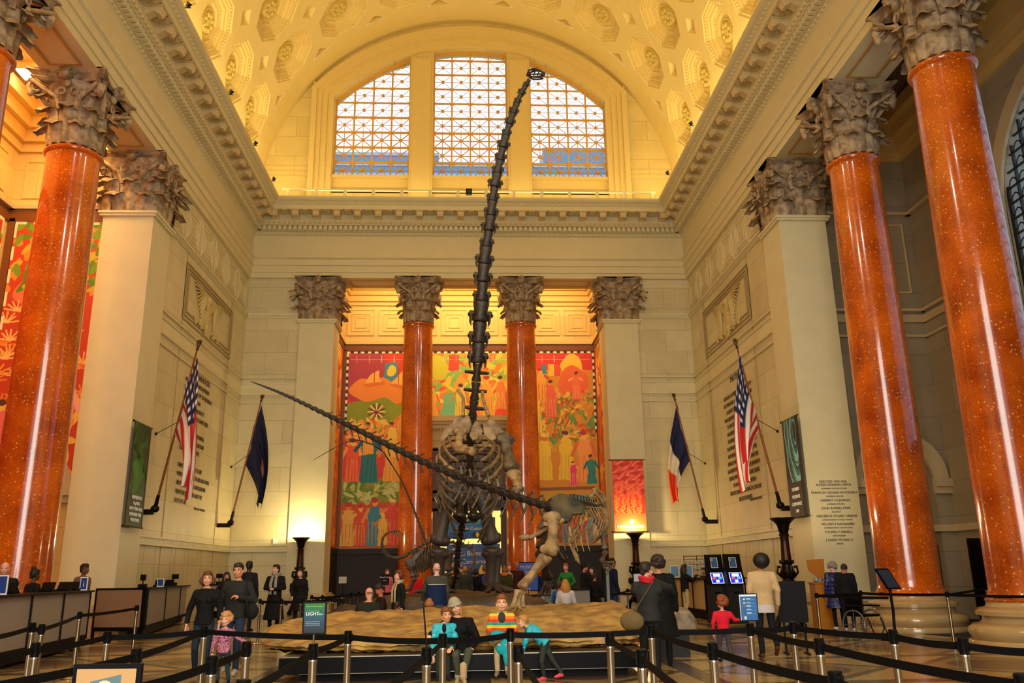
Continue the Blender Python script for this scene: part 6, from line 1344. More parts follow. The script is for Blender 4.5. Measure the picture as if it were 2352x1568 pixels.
# --- family on the bench edge (bench top near z=%.2f)
SEAT = zt-FL
def sit(hh, px, top, Y, **k):
    """seated person: pose numbers in metres for a 1.75 m person; head top lands on the given pixel"""
    return person(px=px, Y=Y, X=at(px, top+30, Y=Y).x, **k)
def seatpose(seat, head_z, sc, spread=.1, kneef=-.42, lean=0, turn=0):
    """seat height and wanted head top in metres -> local joint positions at scale sc"""
    s = seat/sc+.10; d = s-.93; P = dict(pel=(0, .02, s), hpL=(-.09, .02, s-.02), hpR=(.09, .02, s-.02), waist=(lean*.15, -.0, 1.09+d), chest=(lean*.5, -.01, 1.28+d), nb=(lean*.9, -.02, 1.46+d), head=(lean*1.25, -.05, 1.625+d),
        shL=(-.18+lean*.8, -.01, 1.39+d), shR=(.18+lean*.8, -.01, 1.39+d), elL=(-.24+lean*.5, -.04, 1.14+d), elR=(.24+lean*.5, -.04, 1.14+d), wrL=(-.14, -.26, 1.06+d), wrR=(.14, -.26, 1.06+d), hdL=(.4, -1, -.2), hdR=(-.4, -1, -.2), plL=(0, 0, -1), plR=(0, 0, -1),
        knL=(-spread, kneef, s+.0), knR=(spread, kneef, s+.0), anL=(-spread, kneef-.0, max(.09, s-.44)), anR=(spread, kneef-.0, max(.09, s-.44)))
    return P, d
def seated(label, px, top, Y, tall, seat=None, base=FL, mod={}, **k):
    sc = tall/1.75; zt_ = at(px, top, Y=Y).z-base; d_req = zt_/sc-1.75   # seat offset that puts the head top on its pixel
    s_h = (.93+d_req-.10)*sc; P, d = seatpose(s_h, 0, sc, **{q: k.pop(q) for q in ('spread', 'kneef', 'lean') if q in k})
    for q, v in mod.items(): P[q] = (v[0], v[1], v[2]+d) if q[:2] not in ('hd', 'pl', 'ft', 'cu') and len(v) == 3 else v
    return person(label, X=at(px, top+20, Y=Y).x, Y=Y, h=tall, base=base, pose=P, **k)
seated('smiling brown-haired boy in a turquoise jacket seated leftmost on the bench', 1016, 1397, 13.35, 1.28, rz=6, skinc='E8A87C', hair=('short', '7A4A22'), topc='2CB4C4', pat='puffy', botc='2A3028', shoec='202024', det=2, child=True, bulk=1.22, lean=.06, kneef=-.30, mod=dict(wrR=(.16, -.30, 1.0), wrL=(-.2, -.16, .90), hdL=(0, -.3, -1)), head=(12, 0, -8), extra=lambda r, j, H: part(r, 'shirt', cloth('0E0E12'), lambda b: b.ell(j['chest']+V3((.0, -.10, .06)), (.05, .06, .12))))
seated('smiling blonde woman in a cream knitted beanie seated on the bench', 1062, 1374, 13.45, 1.66, rz=0, skinc='E8AC84', hair=('long', 'B07838'), topc='0A0A0A', botc='4A5040', shoec='B09A78', det=2, female=True, hatc='B8AC90', lean=-.09, kneef=-.42,
    mod=dict(shL=(-.24, -.0, 1.40), shR=(.12, 0, 1.40), elL=(-.40, -.02, 1.30), wrL=(-.50, -.16, 1.22), hdL=(-.3, -.8, -.6), plL=(0, .5, -1), wrR=(.14, -.26, 1.02), elR=(.24, -.02, 1.12), anR=(.02, -.50, .62), knR=(.10, -.44, .98), anL=(-.06, -.30, .60)), head=(6, -4, -16),
    extra=lambda r, j, H: (part(r, 'handbag', cloth('2C2818'), lambda b: b.ell(j['pel']+V3((-.22, -.28, .10)), (.13, .09, .12), n=14, m_=9), .015), part(r, 'boot', cloth('C0A478'), lambda b: [b.cap(j['an'+s]+V3((0, 0, .16)), j['an'+s], .062, .058, 12) or b.cap(j['an'+s]+V3((0, -.0, -.03)), j['an'+s]+V3((0, -.15, -.045)), .055, .048, 10) for s in 'LR'], .014)))
seated('girl in a rainbow striped jacket seated on the bench holding a turquoise coat', 1152, 1368, 13.4, 1.45, rz=-2, skinc='F0B48C', hair=('short', '8A4A20'), topc='F0E8E0', pat='rainbow', botc='B8A078', shoec='8A7858', det=2, child=True, kneef=-.34, spread=.09, mod=dict(wrL=(-.10, -.28, 1.0), wrR=(.12, -.28, 1.0)), head=(0, 2, 0),
    extra=lambda r, j, H: (part(r, 'shirt', cloth('3A3A38'), lambda b: b.ell(j['chest']+V3((0, -.08, .07)), (.075, .06, .12))), part(r, 'folded_coat', cloth('20A8B4'), lambda b: [b.ell(j['pel']+V3((-.08, -.26, .12)), (.17, .17, .12)), b.ell(j['pel']+V3((.03, -.40, -.02)), (.17, .08, .16)), b.ell(j['pel']+V3((.1, -.42, -.2)), (.09, .05, .17))], .016), part(r, 'fur_trim', mat('brown_fur', '8A5C28', .95, bump=1, bs=70, var=.4, vs_=50), lambda b: b.tube([j['pel']+V3(v) for v in ((-.24, -.30, .22), (-.25, -.42, .10), (-.17, -.48, .0), (-.05, -.48, .08), (.07, -.46, .18))], .035, 8), .012)))
# boy lying over the bench, facing left
def lyingboy():
    Yb = 13.5; x0 = at(1205, 1410, Y=Yb).x; z = lambda px, py: at(px, py, Y=Yb).z-FL
    sc = 1.12/1.75; q = lambda px, py, dy=0: ((at(px, py, Y=Yb).x-x0)/sc, dy/sc, z(px, py)/sc)
    P = dict(pel=q(1248, 1474, -.25), hpL=q(1245, 1478, -.32), hpR=q(1250, 1478, -.22), waist=q(1240, 1464, -.15), chest=q(1226, 1448), nb=q(1212, 1438), head=q(1201, 1427, -.02), shL=q(1216, 1446, -.12), shR=q(1216, 1443, .12), elL=q(1206, 1470, -.15), elR=q(1208, 1465, .15), wrL=q(1200, 1492, -.12), wrR=q(1202, 1488, .1), hdL=(-1, 0, -.1), hdR=(-1, 0, -.1), plL=(0, 0, -1), plR=(0, 0, -1),
        knL=q(1238, 1512, -.48), anL=q(1244, 1546, -.44), knR=q(1262, 1508, -.44), anR=q(1282, 1538, -.46), ftL=(-1, -.3, -.1), ftR=(-1, -.3, -.1))
    person('boy with cropped blond hair and pink shoes leaning over the bench in turquoise jacket', X=x0, Y=Yb, h=1.12, skinc='E8AC80', hair=('short', 'B88038'), topc='2CB4C4', pat='puffy', botc='2E342A', shoec='E84A5A', det=2, child=True, bulk=1.3, pose=P, head=(-78, -5, 0), hoodc='2CB4C4')
lyingboy()
# --- people between the platforms
def back(label, px, top, Y, tall, **k): return seated(label, px, top, Y, tall, rz=k.pop('rz', 178), **k)
back('broad balding man in a dark olive jacket seated behind the tan slab, back turned', 847, 1349, 19.2, 1.85, skinc='E0A080', hair=('bald', '8A6A48'), topc='22241C', botc='1A1A1A', det=1, bulk=1.18, fat=1.25, head=(35, -25, 0))
back('dark-haired man in a brown jacket bending forward behind the olive jacket man', 876, 1340, 20.2, 1.75, rz=-70, skinc='C87050', hair=('short', '20120C'), topc='24140C', det=1, bulk=1.12, head=(-12, -35, 0))
person('woman with curly auburn hair and cream scarf looking up, in a dark coat', 916, Y=20.3, top=1311, rz=-55, skinc='E0A080', hair=('curly', '6E3418'), topc='14160F', botc='14160F', det=1, female=True, hem=.6, bulk=1.1, head=(-10, 12, 0), extra=scarfx('C8B48C'))
person('small boy in a pale pink shirt behind the tan slab, back turned', 912, top=1378, Y=19.15, rz=178, skinc='D89878', hair=('short', '3A2014'), topc='E0B8B8', botc='20242C', det=1, child=True)
person('little girl with blonde hair in a yellow vest, back turned, behind the tan slab', 986, top=1370, Y=19.2, rz=178, skinc='E0A080', hair=('bob', 'A8683A'), topc='B8A848', botc='D8C8A0', det=1, child=True)
person('bald man in a grey and navy anorak seen from behind, between the rock platforms', 1003, Y=19.9, top=1292, rz=195, skinc='F0B098', hair=('bald', 'B8A898'), topc='4A463C', botc='1A2440', det=1, bulk=1.25, fat=1.1, hem=.62, pose=dict(elR=(.26, -.1, 1.15), wrR=(.25, -.25, .95)), extra=lambda r, j, H: (part(r, 'navy_lower_coat', cloth('16264C'), lambda b: b.grid([[(.225*a*cos(2*pi*k/20), .17*a*sin(2*pi*k/20), z) for k in range(20)] for z, a in ((.6, 1.12), (.9, 1.08), (1.27, 1.06))], wv=True)), part(r, 'white_piping', WHITE, lambda b: b.tube([(.225*cos(a), .168*sin(a), 1.275) for a in np.linspace(0, 2*pi, 24)], .008, 5))))
# --- far crowd behind the platform
def far(label, px, top, Y=31, rz=0, det=0, **k): return person(label, px, Y=Y, top=top, rz=rz, det=det, **k)
far('balding man in a grey jacket over black, facing us under the rearing skeleton', 1068, 1299, 30.6, 5, det=1, skinc='C88868', hair=('bald', '2A1A12'), topc='3A3A34', botc='101010', bulk=1.15, hem=.6)
far('person in dark purple beside the grey jacket man', 1046, 1304, 31.5, 150, skinc='5A3424', hair=('short', '140C08'), topc='20184A', botc='101010')
far('person in black with dark hair standing with the backpack wearer', 1093, 1305, 31.5, 170, skinc='A06848', hair=('bob', '0E0A08'), topc='101010', botc='101010')
far('visitor in a dark coat with a blue and white backpack, seen from behind', 1113, 1298, 31, 182, det=1, skinc='C88868', hair=('short', '6A5030'), topc='16161C', botc='14161C', extra=lambda r, j, H: part(r, 'backpack', cloth('3A3A90'), lambda b: b.ell((0, .17, 1.25), (.13, .08, .2))))
far('visitor in an olive hooded coat with an orange lining, seen from behind', 1160, 1299, 30.5, 165, det=1, skinc='C88868', hair=('bob', '7A5028'), topc='38381A', botc='20201A', bulk=1.25, hem=.6, hoodc='C86A20')
far('woman with pulled back hair in a pale grey top left of the maroon sweater man', 1170, 1294, 32, 0, skinc='E8A088', hair=('bun', '8A5A38'), topc='A8A098', female=True)
far('man in a maroon sweater in front of the blue tour sign', 1187, 1289, 32, 0, det=1, skinc='A86048', hair=('bald', '3A2018'), topc='3A1410', botc='141210')
far('visitor in a navy jacket half hidden behind the pale skeleton leg', 1252, 1303, 31, -20, skinc='D09878', hair=('short', '5A3A20'), topc='101840', botc='101420', bulk=1.15)
far('woman in a green cardigan with a lanyard, standing right of the skeleton legs', 1300, 1293, 30, -30, det=1, skinc='E8A088', hair=('pony', '8A4A28'), topc='2E7A38', botc='14141A', female=True, pose=dict(elL=(-.30, .02, 1.15), wrL=(-.14, -.08, 1.0), elR=(.30, .02, 1.15), wrR=(.14, -.08, 1.0)))
far('man in a black jacket and black beanie in profile, beside a woman with dark hair', 1342, 1294, 29.5, 75, det=1, skinc='C88060', hair=('short', '0E0A08'), topc='12120E', botc='2A3030', bulk=1.2, hatc='0C0A0A')
far('woman with long dark hair in a black coat talking to the man in the beanie', 1360, 1301, 30, -40, det=1, skinc='E0A088', hair=('long', '140C0A'), topc='101010', botc='101010', female=True, bulk=1.1)
far('boy in a black tracksuit with a red side stripe, back turned', 1366, 1316, 27.5, 150, det=1, skinc='B07050', hair=('short', '2A1810'), topc='0C0C0C', botc='0E0C0E', child=False, bulk=1.05)
far('guard in a dark navy coat beside the tall glass screen', 1406, 1283, 27.5, 110, det=1, skinc='A06850', hair=('short', '141010'), topc='101830', botc='2A3A60', bulk=1.15, hem=.75, hatc='1A1612')
far('person in a pink top beside the black notice on the left', 889, 1307, 33.5, 30, skinc='E8A088', hair=('short', '8A5A38'), topc='D86878', botc='14121A')
far('person in a bright red coat behind the small skeleton', 955, 1312, 32.5, 175, skinc='D09070', hair=('bob', '140E0A'), topc='E01828', botc='C01020', bulk=1.25, hem=.5)
def farsit(label, px, top, Y, tall, **k): return seated(label, px, top, Y, tall, **k)
farsit('woman with dark hair and a patterned grey sweater seated at the back of the rocks', 1262, 1329, 23.4, 1.6, rz=20, skinc='E0A890', hair=('long', '1C120E'), topc='8A8C8C', botc='C0A880', det=1, female=True)
farsit('child in a bright blue top seated next to the long-haired blonde', 1284, 1336, 22.6, 1.35, rz=150, skinc='D89878', hair=('short', '5A3018'), topc='1E5AA8', det=1, child=True)
farsit('person with long strawberry blonde hair in a white shirt, seated back turned', 1299, 1330, 22.0, 1.62, rz=178, skinc='E8B090', hair=('long', 'D09040'), topc='D8D0D0', botc='303848', det=1, female=True)
# --- right side
person('woman in a grey leather jacket with red scarf and tan shoulder bag', 1484, foot=1566, top=1290, rz=158, skinc='D89878', hair=('short', '22140E'), topc='282824', botc='121212', shoec='8A5030', det=2, bulk=1.18, female=True, hatc=None,
    pose=dict(elR=(-.22, -.22, 1.36) if 0 else (.24, -.16, 1.30), wrR=(.02, -.3, 1.42), elL=(-.30, -.22, 1.36), wrL=(-.10, -.12, 1.46), hdL=(1, .1, .0), plL=(0, 1, -.2)), head=(-40, 0, 0),
    extra=combo(scarfx('C82830', False), bagx('6E5A34', [(-.12, .1, 1.46), (.05, .2, 1.2), (.20, .22, .98), (.22, .2, .88)], (.19, .11, .15))))
person('tall man in a long black coat next to the woman with the tan bag', 1512, Y=14.6, top=1277, rz=170, skinc='C88868', hair=('curly', '2C1E16'), topc='080808', botc='0A0A0A', shoec='0A0A0A', det=2, bulk=1.2, hem=.45)
person('curly-haired toddler in a red sweater and grey trousers, one arm stretched out', 1657, foot=1520, top=1364, rz=172, skinc='E8A088', hair=('curly', '8A4218'), topc='D81C30', botc='4A4444', shoec='1A1614', det=2, child=True, pose=dict(W, elL=(-.30, -.02, 1.22), wrL=(-.48, -.04, 1.22), hdL=(-1, 0, .2), elR=(.25, .04, 1.16), wrR=(.26, 0, .94)), head=(30, 5, 0))
person('man with round black afro looking up, in a tan sweater', 1746, foot=1512, top=1273, rz=172, skinc='B87850', hair=('afro', '0C0806'), topc='C8A878', botc='14161A', shoec='5A3218', det=2, bulk=1.08, pose=dict(anL=(-.12, .22, .22), knL=(-.11, .0, .5), ftL=(0, -.8, -.6), elL=(-.25, .03, 1.14), wrL=(-.25, -.04, .90)), head=(18, 32, 0), extra=lambda r, j, H: (part(r, 'shirt_hem', cloth('C8C0B8'), lambda b: b.grid([[(.165*a*cos(2*pi*k/20), .125*a*sin(2*pi*k/20), z) for k in range(20)] for z, a in ((.76, 1.08), (.9, 1.03))], wv=True)), part(r, 'glasses', BLACK, lambda b: [b.tube([H(s*.01, -.1, .01), H(s*.05, -.09, .015), H(s*.08, -.02, .01)], .004, 5) for s in (-1, 1)])))
person('clerk in black vest and beige trousers leaning on the right counter', 1572, Y=28.3, top=1296, rz=100, skinc='B87858', hair=('long', '1A0E0A'), topc='140E10', botc='B8A074', shoec='D8D0C0', det=1, female=True, pose=dict(anL=(-.1, .15, .09), elR=(.24, -.22, 1.22), wrR=(.18, -.45, 1.18), hdR=(0, -1, .1), elL=(-.24, -.2, 1.24), wrL=(-.15, -.35, 1.38), hdL=(.2, -.4, .8)))
person('dark-haired clerk behind the right counter beside the ticket kiosks', X=at(1617, 1310, Y=29.2).x, Y=29.2, h=at(1617, 1303, Y=29.2).z-FL, rz=-60, skinc='A06848', hair=('short', '0E0808'), topc='141010', det=0)
person('grey-haired person in a quilted navy coat bending over the wooden podium', 1915, Y=21.8, top=1288, rz=170, skinc='C8988A', hair=('curly', '8A8078'), topc='101C58', pat='puffy', botc='0C0C10', shoec='D8D8D8', det=1, bulk=1.25, hem=.55, head=(0, -40, 0), pose=dict(head=(0, -.14, 1.58), nb=(0, -.06, 1.45)))
person('person in a black sports jacket with a round white badge beside the navy coat', 1938, Y=21.3, top=1290, rz=150, skinc='A07058', hair=('short', '2A2420'), topc='0C0C10', botc='0C0C0C', shoec='C8C8C8', det=1, bulk=1.2, fat=1.1, head=(0, -35, 0), pose=dict(head=(0, -.12, 1.57), nb=(0, -.05, 1.45)))
# ================================================================ furniture and fittings
GREYP = mat('frosted_panel', '9A9084', .45, var=.08, vs_=2); STEEL = CHROME
def gz(px, py): p = at(px, py, Z=FL); return (p.x, p.y)
# ---- belt barriers
def mkpost():
    t = thing('belt_barrier', 'x', 'barrier')
    MB().lathe([(.17, 0), (.175, .01), (.16, .028), (.05, .045), (.034, .05)], 24).build('base', STEEL, t, smooth=40)
    MB().lathe([(.031, .045), (.031, .86), (.034, .87), (.034, .885), (.031, .89)], 20).build('post', STEEL, t, smooth=40)
    b = MB(); b.lathe([(.033, .89), (.033, .985), (.036, .99), (.036, 1.0), (.03, 1.005)], 20)
    for a in (0, pi/2, pi, 3*pi/2): b.cbox((.033*cos(a), .033*sin(a), .945), (.016, .016, .075), a)
    b.build('belt_head', BLACK, t, smooth=40); return t
PP = None
def post(px, py, label, zt_=1.1, pos=None, grp='belt barriers'):
    global PP
    p = at(px, py, Z=zt_) if pos is None else Vector((pos[0], pos[1], 0))
    if PP is None: PP = mkpost(); t = PP; t.location = (p.x, p.y, FL); t['label'] = label; t['group'] = grp
    else: t = dup(PP, (p.x, p.y, FL), 0, label, grp)
    if any(c.name.startswith('belt') and not c.name.startswith('belt_head') for c in t.children): pass
    return t
def belt(a, c, sag=.014, ext=None, drop=0):
    """webbing pulled out of barrier a to barrier c"""
    p, q = Vector(a.location), Vector(c.location) if hasattr(c, 'location') else Vector(c); d = q-p; d.z = 0; L = d.length; d.normalize(); n = 10; P = []
    for i in range(n+1):
        t = i/n; x = d*(.035+(L-.07)*t); z = .945-sag*4*t*(1-t)
        nx = V3((-d.y, d.x, 0))*.0015; o = V3((x.x, x.y, z)); P.append([o+nx+V3((0, 0, .026)), o+nx-V3((0, 0, .026)), o-nx-V3((0, 0, .026)), o-nx+V3((0, 0, .026))])
    MB().grid(P, wv=True, caps=True).build('belt', BELT, a)
Q = {}
names = dict(a=(76, 1430, 'steel belt barrier by the left counters, leftmost of the close pair'), b=(97, 1434, 'steel belt barrier by the left counters, right one of the close pair'), c=(184, 1405, 'steel belt barrier in front of the end of the first left counter'), d=(315, 1390, 'steel belt barrier in front of the tan panel between the left counters'),
    e=(83, 1476, 'near steel belt barrier at the far left, below the close pair'), f=(248, 1450, 'steel belt barrier above the framed sign at the lower left'), g=(315, 1490, 'steel belt barrier directly behind the framed sign at the lower left'), h=(470, 1438, 'steel belt barrier before the walking woman in black'),
    i=(488, 1507, 'near steel belt barrier before the curly-haired girl'), j=(567, 1474, 'steel belt barrier before the man in the charcoal sweatshirt'), k=(720, 1479, 'steel belt barrier carrying the green and blue exhibition sign'), l=(800, 1449, 'steel belt barrier before the middle of the tan slab'),
    m=(980, 1488, 'steel belt barrier with a thin rod, before the boy in turquoise'), n=(1017, 1456, 'steel belt barrier between the boy and woman on the bench'), o=(1172, 1444, 'steel belt barrier before the rainbow jacket girl, left of the touching pair'), p=(1190, 1482, 'steel belt barrier before the rainbow jacket girl, right of the touching pair'),
    q=(1400, 1452, 'steel belt barrier before the right part of the bench'), r=(1473, 1492, 'near steel belt barrier below the tan shoulder bag'), s=(1495, 1436, 'steel belt barrier before the couple on the right'), t=(1636, 1477, 'steel belt barrier left of the toddler in red'),
    u=(1722, 1432, 'steel belt barrier carrying the blue information sign'), v=(1820, 1428, 'steel belt barrier right of the man in the tan sweater'), w=(1880, 1466, 'steel belt barrier right of the man with the afro, with wide foot'), x=(1917, 1542, 'nearest steel belt barrier at the lower right'),
    y=(2050, 1446, 'steel belt barrier before the big right column base'), z=(2210, 1465, 'steel belt barrier on the right before the blue mats'), A=(2345, 1548, 'steel belt barrier cut by the lower right corner'), B=(560, 1562, 'top of a steel belt barrier at the bottom edge, left'))
for k, (px, py, l) in names.items(): Q[k] = post(px, py, l)
off = lambda px, py: at(px, py, Z=1.045)
for a, c in (('b', 'c'), ('c', 'd'), ('a', 'b'), ('e', 'f'), ('f', 'h'), ('g', 'h'), ('i', 'j'), ('k', 'l'), ('h', 'l'), ('l', 'n'), ('m', 'n'), ('n', 'o'), ('o', 's'), ('q', 'r'), ('s', 't'), ('t', 'x'), ('s', 'u'), ('u', 'v'), ('u', 'w'), ('v', 'y'), ('y', 'z'), ('w', 'A')): belt(Q[a], Q[c])
for a, px, py in (('a', -30, 1468), ('e', -60, 1520), ('g', -60, 1585), ('i', 300, 1585), ('k', 560, 1592), ('m', 840, 1620), ('p', 1260, 1610), ('r', 1640, 1640), ('z', 2420, 1500), ('x', 2150, 1640)): belt(Q[a], off(px, py), sag=.01)
for px, Y, l in ((598, 21, 'thin steel belt barrier between the black coat man and the left counters'), (647, 20.5, 'thin belt barrier right of the man in the long black coat'), (692, 20.5, 'thin belt barrier left of the pink handbag'), (716, 24, 'dark thin belt barrier right of the pink handbag'), (741, 24, 'dark thin belt barrier before the left pilaster base'), (764, 21.5, 'thin belt barrier left of the brown boulder'),
    (786, 25.5, 'thin belt barrier against the dark marble wall, first from left'), (806, 27, 'thin belt barrier against the dark marble wall, second from left'), (824, 28, 'thin belt barrier against the dark marble wall, third from left')):
    Q[l] = post(0, 0, l, pos=(at(px, 1370, Y=Y).x, Y), grp='belt barriers at the back')
ks = list(Q)[-9:]
for a, c in ((0, 1), (1, 2), (2, 5), (3, 4), (4, 6), (6, 7), (7, 8)): belt(Q[ks[a]], Q[ks[c]])
rr = [(1422, 23, 'thin belt barrier left of the notice stand, beside the glass screen'), (1442, 26, 'thin belt barrier right of the notice stand'), (1876, 18.2, 'thin belt barrier left of the wooden podium'), (1978, 19.5, 'thin belt barrier right of the navy coat person'), (2176, 17.5, 'thin belt barrier standing on the blue floor mats'), (2268, 22, 'thin belt barrier beside the tall black sign in the right alcove')]
rr = [(l, post(0, 0, l, pos=(at(px, 1370, Y=Y).x, Y), grp='belt barriers at the back')) for px, Y, l in rr]
belt(rr[0][1], rr[1][1]); belt(rr[3][1], rr[4][1]); belt(rr[4][1], rr[5][1]); belt(rr[2][1], rr[3][1])
# ---- signs on the barriers
def postsign(label, post_, w_, h_, pic, lines, rod=.12, tilt=0, z=1.0):
    t = thing('post_sign', label, 'sign', post_.location+Vector((0, 0, z)))
    MB().cap((0, 0, 0), (0, 0, rod), .008).build('rod', STEEL, t); b = MB(); b.box((-w_/2-.012, -.01, rod), (w_/2+.012, .012, rod+h_+.024)); fr_ = b.build('frame', BLACK, t)
    pic.mesh('print', lambda u, v: (-w_/2+u, -.0115, rod+.012+v), PAINT, fr_)
    for s_, sz, zz, m_ in lines: text(s_, sz, m_, (0, -.013, rod+.012+zz), (pi/2, 0, 0), t, ext=.0006)
    if w_ > .2: t.scale = (.76,)*3
    return t
p = Pic(60, 80, .155, .215, '123A50')
for k in range(80): p.rect(0, .215*k/80, .2, .215*(k+1)/80, '%02X%02X%02X' % (int(10+20*(k/80)**2), int(20+90*(k/80)), int(24+60*sin(pi*k/80))))
p.ell(.122, .135, .022, .005, '8AA878')
for v in (.08, .068, .056): p.rect(.01, v, .12, v+.0025, 'B0B8B0')
postsign('small framed green and blue exhibition sign reading LIGHT on a belt barrier', Q['k'], .155, .215, p, [('LIGHT   ', .036, .128, WHITE), ('Creatures of   ', .016, .157, mat('green_ink', '5AA070')), ('Become a Museum Member', .011, .19, mat('yellow_ink', 'C8D040'))], rod=.07)
p = Pic(50, 70, .22, .31, '1E5A90'); p.rect(0, .29, .22, .31, 'D8E0E0'); p.rect(0, 0, .008, .31, 'D8E0E0')
for k, c in enumerate(('D0D8D0', 'E8C020', 'B03030', '184878', '503828')): p.rect(.045, .245-k*.043, .07, .262-k*.043, c); p.rect(.085, .256-k*.043, .14, .262-k*.043, 'C8D8E8'); p.rect(.085, .245-k*.043, .20, .249-k*.043, '6090B8')
p.rect(.045, .012, .075, .045, 'D0C8A8')
postsign('framed blue information sign with lists of text on a belt barrier', Q['u'], .22, .31, p, [], rod=.03)
MB().cap((0, 0, 1.0), (-.03, .02, 1.32), .006).build('thin_rod', BLACK, Q['m'])
fs = at(250, 1524, Y=3.1); t = thing('framed_sign', 'near black framed sign with a tan page at the bottom left corner', 'sign', (fs.x, 3.1, FL), rad(0))
h_ = fs.z-FL; t.rotation_euler = (0, 0, rad(-6)); MB().box((-.118, -.008, h_-.26), (.118, .008, h_)).build('frame', BLACK, t); MB().lathe([(.15, 0), (.15, .02), (.03, .05), (.03, h_-.26)], 20).build('stand', STEEL, t, smooth=40)
p = Pic(160, 160, .205, .23, 'A88050'); p.poly([(.05, .0), (.155, .0), (.155, .212), (.05, .19)], '4A6468'); p.ell(.10, .185, .02, .008, 'C8B080'); p.mesh('page', lambda u, v: (-.1025+u, -.0095, h_-.245+v), PAINT, t)
# ---- left counters
def counter(label, p0, p1, H=1.26, dep=.75, n=2, side=1, panelc=GREYP, topz=True):
    p0, p1 = V3((p0[0], p0[1], 0)), V3((p1[0], p1[1], 0)); L = np.linalg.norm(p1-p0); t = thing('service_counter', label, 'counter', (p0[0], p0[1], FL), atan2(p1[1]-p0[1], p1[0]-p0[0]))
    y0, y1 = (0, dep*side) if side > 0 else (dep*side, 0)
    b = MB(); b.box((.04, y0+.06, .05), (L-.04, y1-.06, .26)); b.build('plinth', BLACK, t)
    b = MB(); b.box((.02, y0+.02, .26), (L-.02, y1-.02, H-.04)); b.build('body', panelc, t)
    b = MB()
    for k in range(n+1):
        x = L*k/n; b.box((max(0, x-.03), y0-.005, .2), (min(L, x+.03), y1+.005, H-.03))
    b.box((0, y0-.005, .22), (L, y1+.005, .3)); b.build('frame', BLACK, t)
    MB().box((-.04, y0-.06, H-.04), (L+.04, y1+.06, H)).build('worktop', BLACK, t)
    b = MB()
    for x in (.2, L/2, L-.2):
        for y in (y0+.12, y1-.12): b.lathe([(.035, -.015), (.035, .015)], 10, (x, y, .035), ax=(0, 1, 0))
    b.build('casters', BLACK, t); return t
c0, c1 = gz(-40, 1550), gz(196, 1488); counter('long grey panelled service counter at the far left edge', c0, c1, n=3, side=1)
c2, c3 = gz(208, 1466), gz(322, 1466)
t = thing('partition_panel', 'tan framed partition panel between the two left counters', 'panel', (c2[0], c2[1], FL), atan2(c3[1]-c2[1], c3[0]-c2[0])); L = math.dist(c2, c3)
MB().box((.04, 0, .28), (L-.04, .05, 1.22)).build('panel', mat('tan_panel', '8A6A4C', .6, var=.1), t); b = MB(); b.box((0, -.01, 1.22), (L, .06, 1.27)); b.box((0, -.01, .18), (L, .06, .28)); b.box((0, -.01, 0), (.05, .06, 1.25)); b.box((L-.06, -.01, 0), (L, .06, 1.25)); b.build('frame', BLACK, t)
c4 = gz(437, 1424); counter('grey panelled service counter behind the walking couple', (c3[0]-.03, c3[1]+.38), c4, n=3, dep=.5)
c5 = (at(560, 1400, Y=33.2).x, 33.2); counter('far grey service counter in the left back corner', (c4[0]+.0, c4[1]+.3), c5, n=2, dep=.5)
def onc(px, Y): return at(px, 1340, Y=Y).x
def pxof(p): v = Vector(p)-CAMP; return 1176+F*v.dot(RT)/v.dot(FW)
LINES = [((c0[0], c0[1]), (c1[0], c1[1]), .75), ((c3[0]-.03, c3[1]+.38), c4, .5), ((c4[0], c4[1]+.3), c5, .5)]
def onl(px, back=.5):
    best = None
    for a, c, dep in LINES:
        a, c = Vector(a), Vector(c); d = (c-a).normalized(); n_ = Vector((-d.y, d.x)); 
        for k in range(200):
            q = a+(c-a)*(k/199)+n_*dep*back; e = abs(pxof((q.x, q.y, 1.36))-px)
            if best is None or e < best[0]: best = (e, q.x, q.y)
    return best[1], best[2]
def monitor(label, px, py, Y, w_=.3, h_=.16, kind='till'):
    x, Y = onl(px); zb = FL+1.26; zt2 = at(px, py, Y=Y).z; t = thing('customer_display', label, 'display', (x, Y, zb), 0, 'till displays on the left counters')
    MB().box((-.1, -.08, 0), (.1, .08, .1)).build('base', BLACK, t); MB().cap((0, 0, .08), (0, 0, max(.12, zt2-zb-.08)), .018).build('pole', BLACK, t); MB().box((-w_/2, -.03, max(.12, zt2-zb-h_)), (w_/2, .03, max(.28, zt2-zb))).build('screen', BLACK, t)
for i, (px, py, Y, w_) in enumerate(((327, 1319, 21.8, .14), (398, 1318, 24.8, .30), (456, 1317, 27.0, .26), (503, 1317, 29, .24), (592, 1317, 31.5, .2), (655, 1316, 32.6, .2))):
    monitor('black till display on a pole, %s from the left on the left counters' % ['first', 'second', 'third', 'fourth', 'fifth', 'sixth'][i], px, py, Y, w_)
def desk_sign(label, px, py, Y, w_, h_, ch=None, zb=FL+1.26, col='1E3A88', rz=0):
    x, Y = onl(px, .25) if px < 700 else (onc(px, Y), Y); t = thing('desk_sign', label, 'sign', (x, Y, zb), rz, 'blue signs on the counters')
    MB().box((-w_/2, -.01, 0), (w_/2, .01, h_)).build('holder', WHITE, t); ho = t.children[0] if t.children else t; MB().box((-w_/2+.02, -.014, .03), (w_/2-.02, -.01, h_-.02)).build('insert', mat('blue_'+col, col, .5), t)
    if ch: text(ch, h_*.6, WHITE, (0, -.017, h_*.28), (pi/2, 0, 0), t, ext=.001)
desk_sign('white and blue information sign with letter i on the left counter', 195, 1322, 17.3, .17, .30, 'i'); desk_sign('blue sign on the left counter edge in front of the bearded guard', 3, 1310, 14.2, .17, .34)
desk_sign('blue sign on the counter left of the walking woman', 368, 1322, 23.8, .2, .24); desk_sign('blue sign on the far left counter beside the black coat man', 616, 1311, 32.0, .22, .32)
